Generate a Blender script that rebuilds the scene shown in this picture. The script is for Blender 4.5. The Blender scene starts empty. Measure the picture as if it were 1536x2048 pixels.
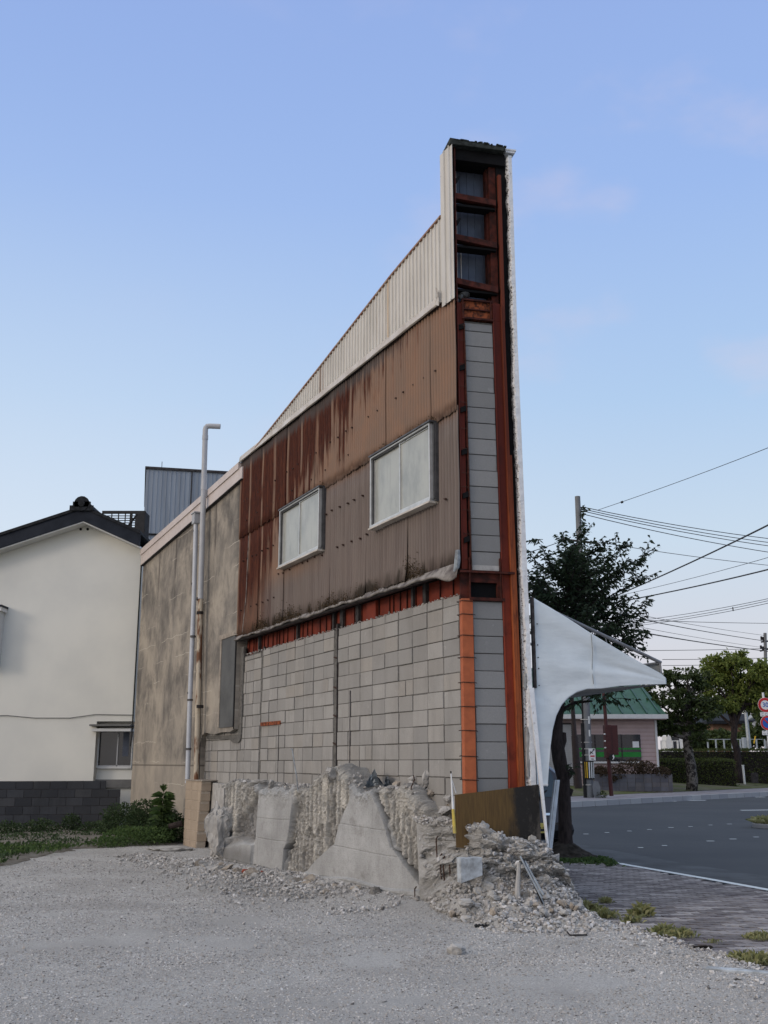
import bpy, bmesh, math, random
import numpy as np
from mathutils import Vector, Matrix
R = math.radians
random.seed(7); rng = np.random.default_rng(7)
SC = bpy.context.scene
COL = SC.collection

# ------------------------------------------------------------------ camera
FPX, CX, CY, EYE = 2080.0, 768.0, 1024.0, 1.6
PITCH = R(13.5426)
cam = bpy.data.cameras.new('camera'); camo = bpy.data.objects.new('camera', cam); COL.objects.link(camo)
cam.sensor_fit = 'VERTICAL'; cam.sensor_height = 24.0; cam.lens = 24.0 * FPX / 2048.0
cam.clip_start = 0.1; cam.clip_end = 3000
camo.location = (0, 0, EYE); camo.rotation_euler = (math.pi/2 + PITCH, 0, 0)
SC.camera = camo
# ------------------------------------------------------------------ world and light
SUN_EL, SUN_AZ = R(6.0), R(238)     # azimuth measured clockwise from +Y (behind and to the left of the camera)
w = bpy.data.worlds.new('World'); SC.world = w; w.use_nodes = True
nt = w.node_tree; nt.nodes.clear()
def wn(t, **k):
    n = nt.nodes.new(t)
    for a, b in k.items(): setattr(n, a, b)
    return n
sky = wn('ShaderNodeTexSky', sky_type='NISHITA', sun_disc=False, sun_elevation=SUN_EL, sun_rotation=SUN_AZ,
         altitude=0, air_density=1.0, dust_density=0.9, ozone_density=2.2)
bg = wn('ShaderNodeBackground'); out = wn('ShaderNodeOutputWorld')
bg.inputs['Strength'].default_value = 0.15
tc = wn('ShaderNodeTexCoord'); sep = wn('ShaderNodeSeparateXYZ'); nt.links.new(tc.outputs['Generated'], sep.inputs[0])
def wmath(op, a, b, clamp=False):
    n = wn('ShaderNodeMath', operation=op, use_clamp=clamp)
    for i, x in enumerate((a, b)):
        if hasattr(x, 'links'): nt.links.new(x, n.inputs[i])
        else: n.inputs[i].default_value = x
    return n.outputs[0]
def wmix(f, a, b, bt='MIX'):
    n = wn('ShaderNodeMix', data_type='RGBA', blend_type=bt)
    for i, x in ((0, f), (6, a), (7, b)):
        if hasattr(x, 'links'): nt.links.new(x, n.inputs[i])
        else: n.inputs[i].default_value = x
    return n.outputs[2]
SKY_GAIN = 1.0
# high thin haze: a pale veil towards the horizon and faint pink wisps of cloud over the Nishita sky
hz = wn('ShaderNodeMapRange', interpolation_type='SMOOTHSTEP'); nt.links.new(sep.outputs[2], hz.inputs[0])
hz.inputs[1].default_value = 0.0; hz.inputs[2].default_value = 0.62; hz.inputs[3].default_value = 1.0; hz.inputs[4].default_value = 0.0
cn = wn('ShaderNodeTexNoise'); cn.inputs['Scale'].default_value = 5.0; cn.inputs['Detail'].default_value = 5; cn.inputs['Roughness'].default_value = .5
mp = wn('ShaderNodeMapping'); nt.links.new(tc.outputs['Generated'], mp.inputs[0]); mp.inputs['Scale'].default_value = (1, 1, 1.8); mp.inputs['Location'].default_value = (1.1, .9, .6)
nt.links.new(mp.outputs[0], cn.inputs['Vector'])
cr = wn('ShaderNodeMapRange', interpolation_type='SMOOTHSTEP'); nt.links.new(cn.outputs[0], cr.inputs[0])
cr.inputs[1].default_value = .54; cr.inputs[2].default_value = .70
side = wn('ShaderNodeMapRange', interpolation_type='SMOOTHSTEP'); nt.links.new(sep.outputs[0], side.inputs[0])
side.inputs[1].default_value = -.35; side.inputs[2].default_value = .35
vr = wn('ShaderNodeValToRGB'); nt.links.new(sep.outputs[2], vr.inputs[0])
els = vr.color_ramp.elements
STOPS = [(0.0, (.67, .62, .66)), (.09, (.68, .665, .73)), (.20, (.60, .71, .84)), (.33, (.45, .62, .87)), (.50, (.345, .505, .87)), (.66, (.305, .44, .82)), (.85, (1.05, 1.10, 1.18)), (1.0, (1.6, 1.6, 1.62))]
els[0].position = 0; els[0].color = STOPS[0][1] + (1,)
els[1].position = 1; els[1].color = STOPS[-1][1] + (1,)
for p_, c_ in STOPS[1:-1]:
    e = els.new(p_); e.color = c_ + (1,)
# Nishita supplies the physical brightness variation round the dome; the ramp is the evening haze in front of it, its unseen zenith brightened to light the ground
nish = wmix(1.0, sky.outputs[0], (.30, .30, .30, 1), 'MULTIPLY')
base = wmix(0.93, nish, vr.outputs[0])
leftglow = wmath('MULTIPLY', wmath('SUBTRACT', 1.0, side.outputs[0]), hz.outputs[0])
base = wmix(wmath('MULTIPLY', leftglow, .60), base, (.76, .85, .97, 1))
cf = wmath('MULTIPLY', wmath('MULTIPLY', cr.outputs[0], side.outputs[0]), .30)
base = wmix(cf, base, (.72, .64, .74, 1))
gd = wn('ShaderNodeVectorMath', operation='DOT_PRODUCT'); nt.links.new(tc.outputs['Generated'], gd.inputs[0])
gd.inputs[1].default_value = (math.sin(SUN_AZ), math.cos(SUN_AZ), .12)
gl = wn('ShaderNodeMapRange', interpolation_type='SMOOTHSTEP'); nt.links.new(gd.outputs['Value'], gl.inputs[0]); gl.inputs[1].default_value = .35; gl.inputs[2].default_value = 1.0
base = wmix(gl.outputs[0], base, (1.25, 1.13, 1.03, 1))     # bright evening sky round the low sun, behind the camera
nt.links.new(base, bg.inputs[0]); nt.links.new(bg.outputs[0], out.inputs[0])
bg.inputs['Strength'].default_value = SKY_GAIN
sl = bpy.data.lights.new('sun', 'SUN'); sl.energy = 0.75; sl.angle = R(14); sl.color = (1.0, .86, .74)
so = bpy.data.objects.new('sun', sl); COL.objects.link(so)
sd = Vector((math.sin(SUN_AZ)*math.cos(R(16)), math.cos(SUN_AZ)*math.cos(R(16)), math.sin(R(16))))
so.rotation_euler = sd.to_track_quat('Z', 'Y').to_euler(); so.location = (-6, -8, 12)
SC.view_settings.view_transform = 'Standard'; SC.view_settings.look = 'None'
SC.view_settings.exposure = 0.0; SC.view_settings.gamma = 1.0

# ------------------------------------------------------------------ frames of the place (metres)
_c, _s = math.cos(PITCH), math.sin(PITCH)
A1, A2 = R(26), R(13)
DS = (-math.sin(A1), math.cos(A1))      # along the long side wall, away from the street corner
DE = (math.cos(A2), math.sin(A2))       # along the narrow cut end, towards the street
CRN = (0.906, 12.0)                     # corner between them
def SF(t, z, n=0.0): return (CRN[0]+DS[0]*t-DS[1]*n, CRN[1]+DS[1]*t+DS[0]*n, z)     # n: out of the side wall
def EF(s, z, n=0.0): return (CRN[0]+DE[0]*s+DE[1]*n, CRN[1]+DE[1]*s-DE[0]*n, z)     # n: out of the cut end
FO = EF(.80, 0)
def FF(l, z, n=0.0): return (FO[0]-DE[1]*l+DE[0]*n, FO[1]+DE[0]*l+DE[1]*n, z)       # street facade, l back from the cut end
def ray(u, v):
    a, b = (u-CX)/FPX, (CY-v)/FPX
    return a, _c-b*_s, _s+b*_c
def at(u, v, Y):                        # point of the place seen at photo pixel u,v at distance Y
    x, y, z = ray(u, v); k = Y/y; return (k*x, Y, EYE+k*z)
def onground(u, v, z=0.0):
    x, y, zz = ray(u, v); k = (z-EYE)/zz; return (k*x, k*y, z)
def _pl(u, v, P, d):
    x, y, z = ray(u, v); D = -x*d[1]+d[0]*y
    k = (-P[0]*d[1]+d[0]*P[1])/D; return (x*P[1]-y*P[0])/D, EYE+k*z
def onside(u, v, n=0.0): p = SF(0, 0, n); return _pl(u, v, p, DS)
def onend(u, v, n=0.0): p = EF(0, 0, n); return _pl(u, v, p, DE)

# ------------------------------------------------------------------ node helpers
class NT:
    def __init__(s, name, rough=.8, spec=.3, metal=0.0):
        s.m = bpy.data.materials.new(name); s.m.use_nodes = True; s.t = s.m.node_tree
        s.b = s.t.nodes['Principled BSDF']
        s.b.inputs['Roughness'].default_value = rough; s.b.inputs['Specular IOR Level'].default_value = spec
        s.b.inputs['Metallic'].default_value = metal
        s._tc = None; s._g = None
    def n(s, t, **k):
        x = s.t.nodes.new(t)
        for a, b in k.items(): setattr(x, a, b)
        return x
    def set(s, inp, v):
        if hasattr(v, 'links'): s.t.links.new(v, inp)
        elif isinstance(v, (tuple, list)) and len(v) == 3 and inp.type == 'RGBA': inp.default_value = (*v, 1)
        else: inp.default_value = v
    def ma(s, op, a, b=0.0, c=0.0, clamp=False):
        x = s.n('ShaderNodeMath', operation=op, use_clamp=clamp)
        for i, q in enumerate((a, b, c)): s.set(x.inputs[i], q)
        return x.outputs[0]
    @property
    def tc(s):
        if not s._tc: s._tc = s.n('ShaderNodeTexCoord')
        return s._tc
    def obj(s): return s.tc.outputs['Object']
    def uv(s): return s.tc.outputs['UV']
    def uvxy(s):
        x = s.n('ShaderNodeSeparateXYZ'); s.t.links.new(s.uv(), x.inputs[0]); return x.outputs[0], x.outputs[1]
    def isl(s):
        if not s._g: s._g = s.n('ShaderNodeNewGeometry')
        return s._g.outputs['Random Per Island']
    def mapv(s, vec, scale=(1, 1, 1), loc=(0, 0, 0)):
        x = s.n('ShaderNodeMapping'); s.t.links.new(vec, x.inputs[0]); x.inputs['Scale'].default_value = scale; x.inputs['Location'].default_value = loc
        return x.outputs[0]
    def noise(s, vec, scale=5., detail=4., rough=.55, dist=0.0, mp=None, loc=(0, 0, 0)):
        if mp or loc != (0, 0, 0): vec = s.mapv(vec, mp or (1, 1, 1), loc)
        x = s.n('ShaderNodeTexNoise'); s.t.links.new(vec, x.inputs['Vector'])
        x.inputs['Scale'].default_value = scale; x.inputs['Detail'].default_value = detail
        x.inputs['Roughness'].default_value = rough; x.inputs['Distortion'].default_value = dist
        return x.outputs[0]
    def vor(s, vec, scale, feature='F1', mp=None):
        if mp: vec = s.mapv(vec, mp)
        x = s.n('ShaderNodeTexVoronoi', feature=feature); s.t.links.new(vec, x.inputs['Vector']); x.inputs['Scale'].default_value = scale
        return x
    def ss(s, x, a, b, lo=0., hi=1.):
        q = s.n('ShaderNodeMapRange', interpolation_type='SMOOTHSTEP'); s.set(q.inputs[0], x)
        for i, v in enumerate((a, b, lo, hi)): q.inputs[i+1].default_value = v
        return q.outputs[0]
    def mix(s, f, a, b, bt='MIX'):
        q = s.n('ShaderNodeMix', data_type='RGBA', blend_type=bt)
        s.set(q.inputs[0], f); s.set(q.inputs[6], a); s.set(q.inputs[7], b); return q.outputs[2]
    def col(s, c): s.set(s.b.inputs['Base Color'], c); return s
    def rough(s, c): s.set(s.b.inputs['Roughness'], c); return s
    def bump(s, h, strength=.5, dist=.01):
        q = s.n('ShaderNodeBump'); q.inputs['Strength'].default_value = strength; q.inputs['Distance'].default_value = dist
        s.set(q.inputs['Height'], h)
        if s.b.inputs['Normal'].is_linked: s.t.links.new(s.b.inputs['Normal'].links[0].from_socket, q.inputs['Normal'])
        s.t.links.new(q.outputs[0], s.b.inputs['Normal']); return s
def simple(name, c, var=.12, scale=8., rough=.7, spec=.3, metal=0., bump=0., c2=None, fine=60.):
    s = NT(name, rough, spec, metal); o = s.obj()
    n1 = s.noise(o, scale, 5, .6); 
    d = c2 or tuple(q*(1-var*2.2) for q in c)
    s.col(s.mix(s.ss(n1, .3, .72), c, d))
    s.rough(s.ss(n1, .2, .8, rough*.85, min(1, rough*1.15)))
    if bump: s.bump(s.noise(o, fine, 4, .6), bump, .004)
    return s.m
MATS = {}
def M(k): return MATS[k]

# ------------------------------------------------------------------ mesh helpers
class MB:
    def __init__(s): s.v = []; s.f = []; s.uv = []; s.mi = []; s.cur = 0
    def add(s, vs, fs, uvs=None):
        o = len(s.v); s.v += [tuple(p) for p in vs]
        s.uv += list(uvs) if uvs else [(p[0], p[2]) for p in vs]
        for q in fs: s.f.append(tuple(i+o for i in q)); s.mi.append(s.cur)
        return s
    def hexa(s, P, uvs=None):   # 8 corners: bottom ring 0-3, top ring 4-7
        return s.add(P, [(0, 3, 2, 1), (4, 5, 6, 7), (0, 1, 5, 4), (1, 2, 6, 5), (2, 3, 7, 6), (3, 0, 4, 7)], uvs)
    def box(s, x0, x1, y0, y1, z0, z1):
        return s.hexa([(x0, y0, z0), (x1, y0, z0), (x1, y1, z0), (x0, y1, z0), (x0, y0, z1), (x1, y0, z1), (x1, y1, z1), (x0, y1, z1)])
    def fb(s, F, a0, a1, z0, z1, n0, n1):   # box in a wall frame
        c = [(a0, z0, n1), (a1, z0, n1), (a1, z0, n0), (a0, z0, n0), (a0, z1, n1), (a1, z1, n1), (a1, z1, n0), (a0, z1, n0)]
        return s.hexa([F(*q) for q in c], [(q[0]+q[2]*.5, q[1]) for q in c])
    def poly(s, F, pts, n0, n1):   # extruded polygon in a wall frame; pts (a,z) counter-clockwise
        k = len(pts)
        vs = [F(a, z, n1) for a, z in pts]+[F(a, z, n0) for a, z in pts]
        fs = [tuple(range(k)), tuple(range(2*k-1, k-1, -1))]+[(i, i+k, (i+1) % k+k, (i+1) % k) for i in range(k)]
        return s.add(vs, fs, [(a, z) for a, z in pts]*2)
    def tube(s, pts, r, k=10, caps=True):
        pts = [Vector(p) for p in pts]; rs = r if isinstance(r, (list, tuple)) else [r]*len(pts)
        o = []; up = None
        for i, p in enumerate(pts):
            d = (pts[min(i+1, len(pts)-1)]-pts[max(i-1, 0)]).normalized()
            if up is None: up = d.orthogonal().normalized()
            up = (up-d*up.dot(d))
            up = up.normalized() if up.length > 1e-6 else d.orthogonal().normalized()
            q = d.cross(up)
            o += [p+(up*math.cos(2*math.pi*j/k)+q*math.sin(2*math.pi*j/k))*rs[i] for j in range(k)]
        fs = [(i*k+j, i*k+(j+1) % k, (i+1)*k+(j+1) % k, (i+1)*k+j) for i in range(len(pts)-1) for j in range(k)]
        if caps: fs += [tuple(range(k-1, -1, -1)), tuple((len(pts)-1)*k+j for j in range(k))]
        return s.add(o, fs)
    def build(s, name, mat, parent=None, smooth=False, bevel=0., origin=None, ang=40):
        me = bpy.data.meshes.new(name)
        o = Vector(origin) if origin is not None else Vector((0, 0, 0))
        if parent is not None: o = wpos(parent)
        me.from_pydata([(p[0]-o.x, p[1]-o.y, p[2]-o.z) for p in s.v], [], s.f)
        uvl = me.uv_layers.new(name='UVMap')
        li = np.empty(len(me.loops), dtype=np.int32); me.loops.foreach_get('vertex_index', li)
        uvl.data.foreach_set('uv', np.array(s.uv, dtype=np.float32)[li].ravel())
        for m in (mat if isinstance(mat, (list, tuple)) else [mat]): me.materials.append(m)
        if any(s.mi): me.polygons.foreach_set('material_index', s.mi)
        if smooth:
            me.polygons.foreach_set('use_smooth', [True]*len(me.polygons))
            me.set_sharp_from_angle(angle=R(ang))
        me.update()
        ob = bpy.data.objects.new(name, me); COL.objects.link(ob)
        if parent is not None: ob.parent = parent
        else: ob.location = o
        if bevel:
            b = ob.modifiers.new('bevel', 'BEVEL'); b.width = bevel; b.segments = 2; b.limit_method = 'ANGLE'
        return ob
def wpos(o):
    p = Vector(o.location)
    while o.parent: o = o.parent; p += Vector(o.location)
    return p
def thing(name, label, cat, loc, group=None):
    o = bpy.data.objects.new(name, None); COL.objects.link(o); o.location = loc; o.empty_display_size = .3
    o['label'] = label; o['category'] = cat
    if group: o['group'] = group
    return o
def tag(o, label, cat, group=None):
    o['label'] = label; o['category'] = cat
    if group: o['group'] = group
    return o
def struct(o): o['kind'] = 'structure'; return o
def stuff(o, label, cat): o['kind'] = 'stuff'; o['label'] = label; o['category'] = cat; return o
def np_mesh(name, V, Fc, mat, parent=None, smooth=False, uv=None, col=None, origin=None, side=None):
    """V (n,3), Fc (m,k) int arrays"""
    me = bpy.data.meshes.new(name); k = Fc.shape[1]
    o = np.array(wpos(parent) if parent is not None else (origin or (0, 0, 0)), dtype=np.float64)
    me.vertices.add(len(V)); me.vertices.foreach_set('co', (V-o).astype(np.float32).ravel())
    me.loops.add(Fc.size); me.loops.foreach_set('vertex_index', Fc.astype(np.int32).ravel())
    me.polygons.add(len(Fc)); me.polygons.foreach_set('loop_start', np.arange(0, Fc.size, k, dtype=np.int32))
    try: me.polygons.foreach_set('loop_total', np.full(len(Fc), k, dtype=np.int32))
    except Exception: pass
    me.polygons.foreach_set('use_smooth', np.full(len(Fc), smooth))
    me.update(calc_edges=True)
    if uv is not None:
        l = me.uv_layers.new(name='UVMap'); l.data.foreach_set('uv', uv[Fc.ravel()].astype(np.float32).ravel())
    if col is not None:
        a = me.color_attributes.new('Col', 'FLOAT_COLOR', 'POINT'); a.data.foreach_set('color', col.astype(np.float32).ravel())
    me.materials.append(mat)
    ob = bpy.data.objects.new(name, me); COL.objects.link(ob)
    if parent is not None: ob.parent = parent
    else: ob.location = tuple(o)
    return ob
# value noise for geometry
_perm = rng.random((256, 256, 16))
def vnoise(x, y, z=0):
    x = np.asarray(x, float); y = np.asarray(y, float)
    xi = np.floor(x).astype(int); yi = np.floor(y).astype(int); fx = x-xi; fy = y-yi
    fx = fx*fx*(3-2*fx); fy = fy*fy*(3-2*fy); k = int(z) % 16
    g = lambda a, b: _perm[a % 256, b % 256, k]
    return (g(xi, yi)*(1-fx)+g(xi+1, yi)*fx)*(1-fy)+(g(xi, yi+1)*(1-fx)+g(xi+1, yi+1)*fx)*fy
def fbm(x, y, o=4, z=0, gain=.5):
    s = 0; a = 1; t = 0
    for i in range(o): s = s+a*vnoise(x*2**i+7.3*i, y*2**i+3.1*i, z+i); t += a; a *= gain
    return s/t
def sstep(a, b, x): t = np.clip((x-a)/(b-a), 0, 1); return t*t*(3-2*t)
# angular stone prototypes
def hull(seed, npts=11, sq=(1, 1, 1)):
    r = np.random.default_rng(seed); p = r.normal(size=(npts, 3)); p /= np.linalg.norm(p, axis=1)[:, None]
    p *= r.uniform(.75, 1.05, (npts, 1)); p *= np.array(sq)
    bm = bmesh.new(); vs = [bm.verts.new(q) for q in p]
    bmesh.ops.convex_hull(bm, input=vs)
    bmesh.ops.delete(bm, geom=[v for v in bm.verts if not v.link_faces], context='VERTS')
    bmesh.ops.triangulate(bm, faces=bm.faces)
    bm.verts.index_update(); V = np.array([v.co[:] for v in bm.verts]); F = np.array([[v.index for v in f.verts] for f in bm.faces]); bm.free()
    return V, F
PROTO = [hull(i, 9, (1, random.uniform(.6, .95), random.uniform(.4, .7))) for i in range(10)]
PROTOB = [hull(100+i, 18, (1, random.uniform(.6, .95), random.uniform(.5, .85))) for i in range(12)]
def rotm(n, tilt=1.0):
    a = rng.uniform(0, 2*np.pi, n); b = rng.normal(0, .5*tilt, n); c = rng.normal(0, .5*tilt, n)
    ca, sa, cb, sb, cc, sc_ = np.cos(a), np.sin(a), np.cos(b), np.sin(b), np.cos(c), np.sin(c)
    Z = np.zeros(n); O = np.ones(n)
    rz = np.stack([np.stack([ca, -sa, Z], 1), np.stack([sa, ca, Z], 1), np.stack([Z, Z, O], 1)], 1)
    rx = np.stack([np.stack([O, Z, Z], 1), np.stack([Z, cb, -sb], 1), np.stack([Z, sb, cb], 1)], 1)
    ry = np.stack([np.stack([cc, Z, sc_], 1), np.stack([Z, O, Z], 1), np.stack([-sc_, Z, cc], 1)], 1)
    return rz@rx@ry
def scatter(pos, size, protos, tilt=1.0):
    n = len(pos); Rm = rotm(n, tilt); pick = rng.integers(0, len(protos), n); VV = []; FFc = []; off = 0
    for k, (V, F) in enumerate(protos):
        i = np.where(pick == k)[0]
        if not len(i): continue
        P = np.einsum('nij,vj->nvi', Rm[i], V)*size[i][:, None, None]+pos[i][:, None, :]
        VV.append(P.reshape(-1, 3)); FFc.append((F[None]+(np.arange(len(i))*len(V))[:, None, None]+off).reshape(-1, 3)); off += len(i)*len(V)
    return np.concatenate(VV), np.concatenate(FFc)
# ------------------------------------------------------------------ materials
def m_block(name, c1, c2, warm, streak=.35, islands=True):
    s = NT(name, .92, .15); o = s.obj(); r = s.isl()
    c = s.mix(r, c1, c2)
    r2 = s.ma('FRACT', s.ma('MULTIPLY', r, 17.3))
    c = s.mix(s.ss(r2, .72, 1.0, 0, .55), c, warm)
    sm = s.noise(o, 2.6, 5, .62); c = s.mix(s.ss(sm, .5, .72, 0, .55), c, tuple(q*.72 for q in c1)); c = s.mix(s.ss(s.noise(o, 9, 5, .7), .6, .74, 0, .5), c, tuple(min(1, q*1.35) for q in c1))
    st = s.noise(o, 1.0, 5, .6, mp=(3.0, 3.0, .7)); c = s.mix(s.ma('MULTIPLY', s.ss(st, .42, .70), streak*1.7), c, tuple(q*.62 for q in c1))
    big = s.noise(o, .8, 3, .5); c = s.mix(s.ss(big, .4, .8, 0, .3), c, tuple(q*.75 for q in warm))
    fn = s.noise(o, 90, 3, .7); c = s.mix(s.ss(fn, .35, .75, 0, .4), c, tuple(q*.6 for q in c1))
    s.col(c); s.bump(s.noise(o, 130, 3, .7), .5, .003).bump(s.noise(o, 14, 3, .5), .25, .006)
    return s.m
MATS['block'] = m_block('grey_concrete_block', (.362, .352, .335), (.270, .265, .255), (.362, .332, .292))
MATS['block_end'] = m_block('clean_concrete_block', (.285, .285, .28), (.205, .21, .21), (.27, .262, .25), .15)
MATS['block_tan'] = m_block('tan_concrete_block', (.42, .34, .26), (.38, .31, .24), (.45, .37, .28), .25)
MATS['block_dark'] = m_block('sooty_concrete_block', (.07, .075, .085), (.035, .038, .045), (.11, .11, .11), .5)
MATS['block_planter'] = m_block('planter_block', (.16, .16, .18), (.10, .10, .12), (.20, .18, .17), .4)
MATS['mortar'] = simple('mortar', (.16, .155, .145), .2, 20, .95, .1, bump=.5)
MATS['tanmortar'] = simple('pale_mortar', (.52, .45, .37), .1, 20, .95, .1, bump=.4)

# corrugated sheets: UV = metres along the wall, height
s = NT('rusting_corrugated_sheet', .75, .25); x, z = s.uvxy(); uv = s.uv(); o = s.obj()
st = s.noise(uv, 1.0, 5, .62, mp=(9.0, .55, 1)); st2 = s.noise(uv, 1.0, 4, .6, mp=(2.2, .35, 1), loc=(4, 2, 0)); fine = s.noise(uv, 1.0, 4, .7, mp=(60, 6, 1))
blot = s.noise(uv, 2.2, 5, .6)
brown = s.mix(s.ss(blot, .3, .75), (.205, .135, .098), (.245, .145, .095))
greyp = s.mix(s.ss(st, .3, .75), (.165, .142, .130), (.105, .088, .084))
lowf = s.ma('MULTIPLY', s.ss(z, 5.9, 5.6), s.ss(x, 6.6, 3.6))                 # weathered grey lower right
greyf = s.ma('MAXIMUM', lowf, s.ma('MULTIPLY', s.ss(z, 4.9, 4.4), s.ss(x, 7.3, 6.7)))
c = s.mix(s.ma('MULTIPLY', greyf, .85), brown, greyp)
# orange running stain
orf = s.ma('MULTIPLY', s.ss(st, .5, .72), s.ss(s.ma('ADD', z, s.ma('MULTIPLY', x, .25)), 6.7, 7.9))
c = s.mix(s.ma('MULTIPLY', orf, .7), c, (.25, .085, .035))
# dark rust that starts under the flashing and grows towards the far end
drive = s.ma('ADD', s.ma('MULTIPLY', s.ma('SUBTRACT', z, 6.55), .60), s.ma('MULTIPLY', s.ma('SUBTRACT', x, 2.7), .28))
drive = s.ma('ADD', drive, s.ma('MULTIPLY', s.ma('SUBTRACT', st, .5), 2.6)); drive = s.ma('ADD', drive, s.ma('MULTIPLY', s.ma('SUBTRACT', st2, .5), 1.3))
dark = s.ss(drive, .0, .5)
far = s.ss(s.ma('ADD', x, s.ma('MULTIPLY', s.ma('SUBTRACT', st, .5), 2.2)), 6.0, 7.1)
far = s.ma('MULTIPLY', far, s.ss(s.ma('ADD', z, s.ma('MULTIPLY', x, .4)), 7.0, 8.0, .55, 1))
dark = s.ma('MAXIMUM', dark, far)
# paler unrusted strip along each side lap
lap = s.ma('FRACT', s.ma('DIVIDE', s.ma('ADD', x, .02), .65)); lapf = s.ma('MULTIPLY', s.ss(lap, .80, .86), s.ss(lap, .985, .94))
lapf = s.ma('MULTIPLY', lapf, s.ss(s.noise(uv, 1., 2, .5, mp=(1.6, 1.2, 1)), .30, .5))
dark = s.ma('MULTIPLY', dark, s.ma('SUBTRACT', 1.0, s.ma('MULTIPLY', lapf, .85)))
rust = s.mix(s.ss(fine, .3, .7), (.036, .012, .009), (.085, .023, .012))
rust = s.mix(s.ma('MULTIPLY', s.ss(st, .50, .36), .45), rust, (.15, .048, .024))
c = s.mix(dark, c, rust)
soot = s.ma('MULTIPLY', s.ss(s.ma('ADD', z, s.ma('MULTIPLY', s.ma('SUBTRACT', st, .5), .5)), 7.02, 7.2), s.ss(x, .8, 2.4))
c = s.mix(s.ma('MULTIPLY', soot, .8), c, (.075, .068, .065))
# moss and dirt at the foot, over the windows and along the lap of the two rows
def near(zz, lo, hi, nn, a, b):
    return s.ss(s.ma('ADD', z, s.ma('MULTIPLY', s.ma('SUBTRACT', nn, .5), zz)), a, b)
foot = s.ma('MULTIPLY', s.ss(s.ma('ADD', z, s.ma('MULTIPLY', s.ma('SUBTRACT', s.noise(uv, 1., 4, .6, mp=(5, 1.2, 1), loc=(9, 0, 0)), .5), .9)), 4.02, 3.88), s.ss(s.noise(uv, 1., 2, .5, mp=(1.3, .1, 1)), .36, .5))
c = s.mix(s.ma('MULTIPLY', foot, .85), c, (.035, .028, .02))
seamn = s.noise(uv, 1., 4, .6, mp=(6, 1.0, 1), loc=(1, 7, 0))
sf = s.ma('ADD', s.ma('SUBTRACT', z, 5.78), s.ma('MULTIPLY', s.ma('SUBTRACT', seamn, .55), .35)); sf = s.ma('MULTIPLY', s.ss(sf, -.01, .015), s.ss(sf, .12, .03))
c = s.mix(s.ma('MULTIPLY', sf, .3), c, (.05, .016, .01))
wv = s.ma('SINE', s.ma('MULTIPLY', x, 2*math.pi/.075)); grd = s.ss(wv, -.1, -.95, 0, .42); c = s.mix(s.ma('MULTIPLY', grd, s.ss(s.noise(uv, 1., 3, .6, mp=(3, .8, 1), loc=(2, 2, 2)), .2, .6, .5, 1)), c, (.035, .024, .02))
s.col(c).rough(s.ss(dark, 0, 1, .62, .9)); s.bump(fine, .35, .003)
MATS['corr'] = s.m

s = NT('painted_parapet_metal', .5, .4); uv = s.uv(); x, z = s.uvxy()
c = s.mix(s.ss(s.noise(uv, 1., 4, .6, mp=(3, .8, 1)), .35, .75), (.61, .59, .55), (.50, .48, .44))
c = s.mix(s.ss(s.noise(uv, 1., 4, .7, mp=(22, .5, 1)), .58, .78, 0, .5), c, (.36, .27, .18))
yl = s.ma('MULTIPLY', s.ss(x, 1.78, 1.80), s.ss(x, 1.87, 1.85)); c = s.mix(s.ma('MULTIPLY', yl, .8), c, (.50, .31, .12))
yl2 = s.ma('MULTIPLY', s.ss(x, 4.05, 4.2), s.ss(x, 4.5, 4.35)); c = s.mix(s.ma('MULTIPLY', s.ma('MULTIPLY', yl2, s.ss(s.noise(uv, 1., 3, .6, mp=(30, .3, 1)), .45, .6)), .7), c, (.20, .12, .08))
sp = s.noise(uv, 26, 2, .5); c = s.mix(s.ss(sp, .72, .78, 0, .7), c, (.14, .08, .05))
s.col(c); s.bump(s.noise(uv, 6, 3, .5), .12, .01); MATS['parapet'] = s.m
MATS['flash'] = simple('pale_metal_flashing', (.60, .56, .50), .08, 3, .45, .4, c2=(.42, .37, .31))
MATS['flashlow'] = simple('bent_drip_flashing', (.30, .275, .245), .2, 6, .6, .3, c2=(.07, .055, .05), bump=.3, fine=12)
MATS['rustcap'] = simple('rusted_edge_trim', (.20, .075, .04), .3, 12, .85, .2, c2=(.35, .28, .22))

# weathered stucco
s = NT('stained_stucco', .95, .12); x, z = s.uvxy(); uv = s.uv()
a = s.noise(uv, 1., 7, .68, dist=.4, mp=(1.1, .85, 1)); b = s.noise(uv, 1., 6, .66, dist=.5, mp=(3.0, 1.5, 1), loc=(3, 1, 0)); d = s.noise(uv, 7., 4, .65)
c = s.mix(s.ss(a, .30, .70), (.385, .345, .29), (.25, .23, .205))
stn = s.ma('ADD', s.ma('MULTIPLY', a, .5), s.ma('ADD', s.ma('MULTIPLY', b, .4), s.ma('MULTIPLY', d, .12)))
topd = s.ss(z, 4.5, 6.8, 0, .07)
band = s.ma('MULTIPLY', s.ss(z, 3.0, 3.35), s.ss(z, 3.95, 3.6)); 
stn = s.ma('ADD', stn, s.ma('ADD', topd, s.ma('MULTIPLY', band, .06)))
stn = s.ma('SUBTRACT', stn, s.ss(z, 1.75, 1.45, 0, .12))
c = s.mix(s.ss(stn, .44, .72, 0, .85), c, (.095, .09, .085))
# dark seams running down under the cap
vs_ = s.ma('FRACT', s.ma('DIVIDE', s.ma('ADD', x, s.ma('MULTIPLY', b, .15)), 1.55)); vsf = s.ma('MULTIPLY', s.ma('MULTIPLY', s.ss(vs_, .44, .5), s.ss(vs_, .58, .5)), s.ss(s.ma('ADD', z, s.ma('MULTIPLY', b, 2.2)), 6.0, 7.4))
c = s.mix(s.ma('MULTIPLY', vsf, .75), c, (.08, .07, .065))
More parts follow.
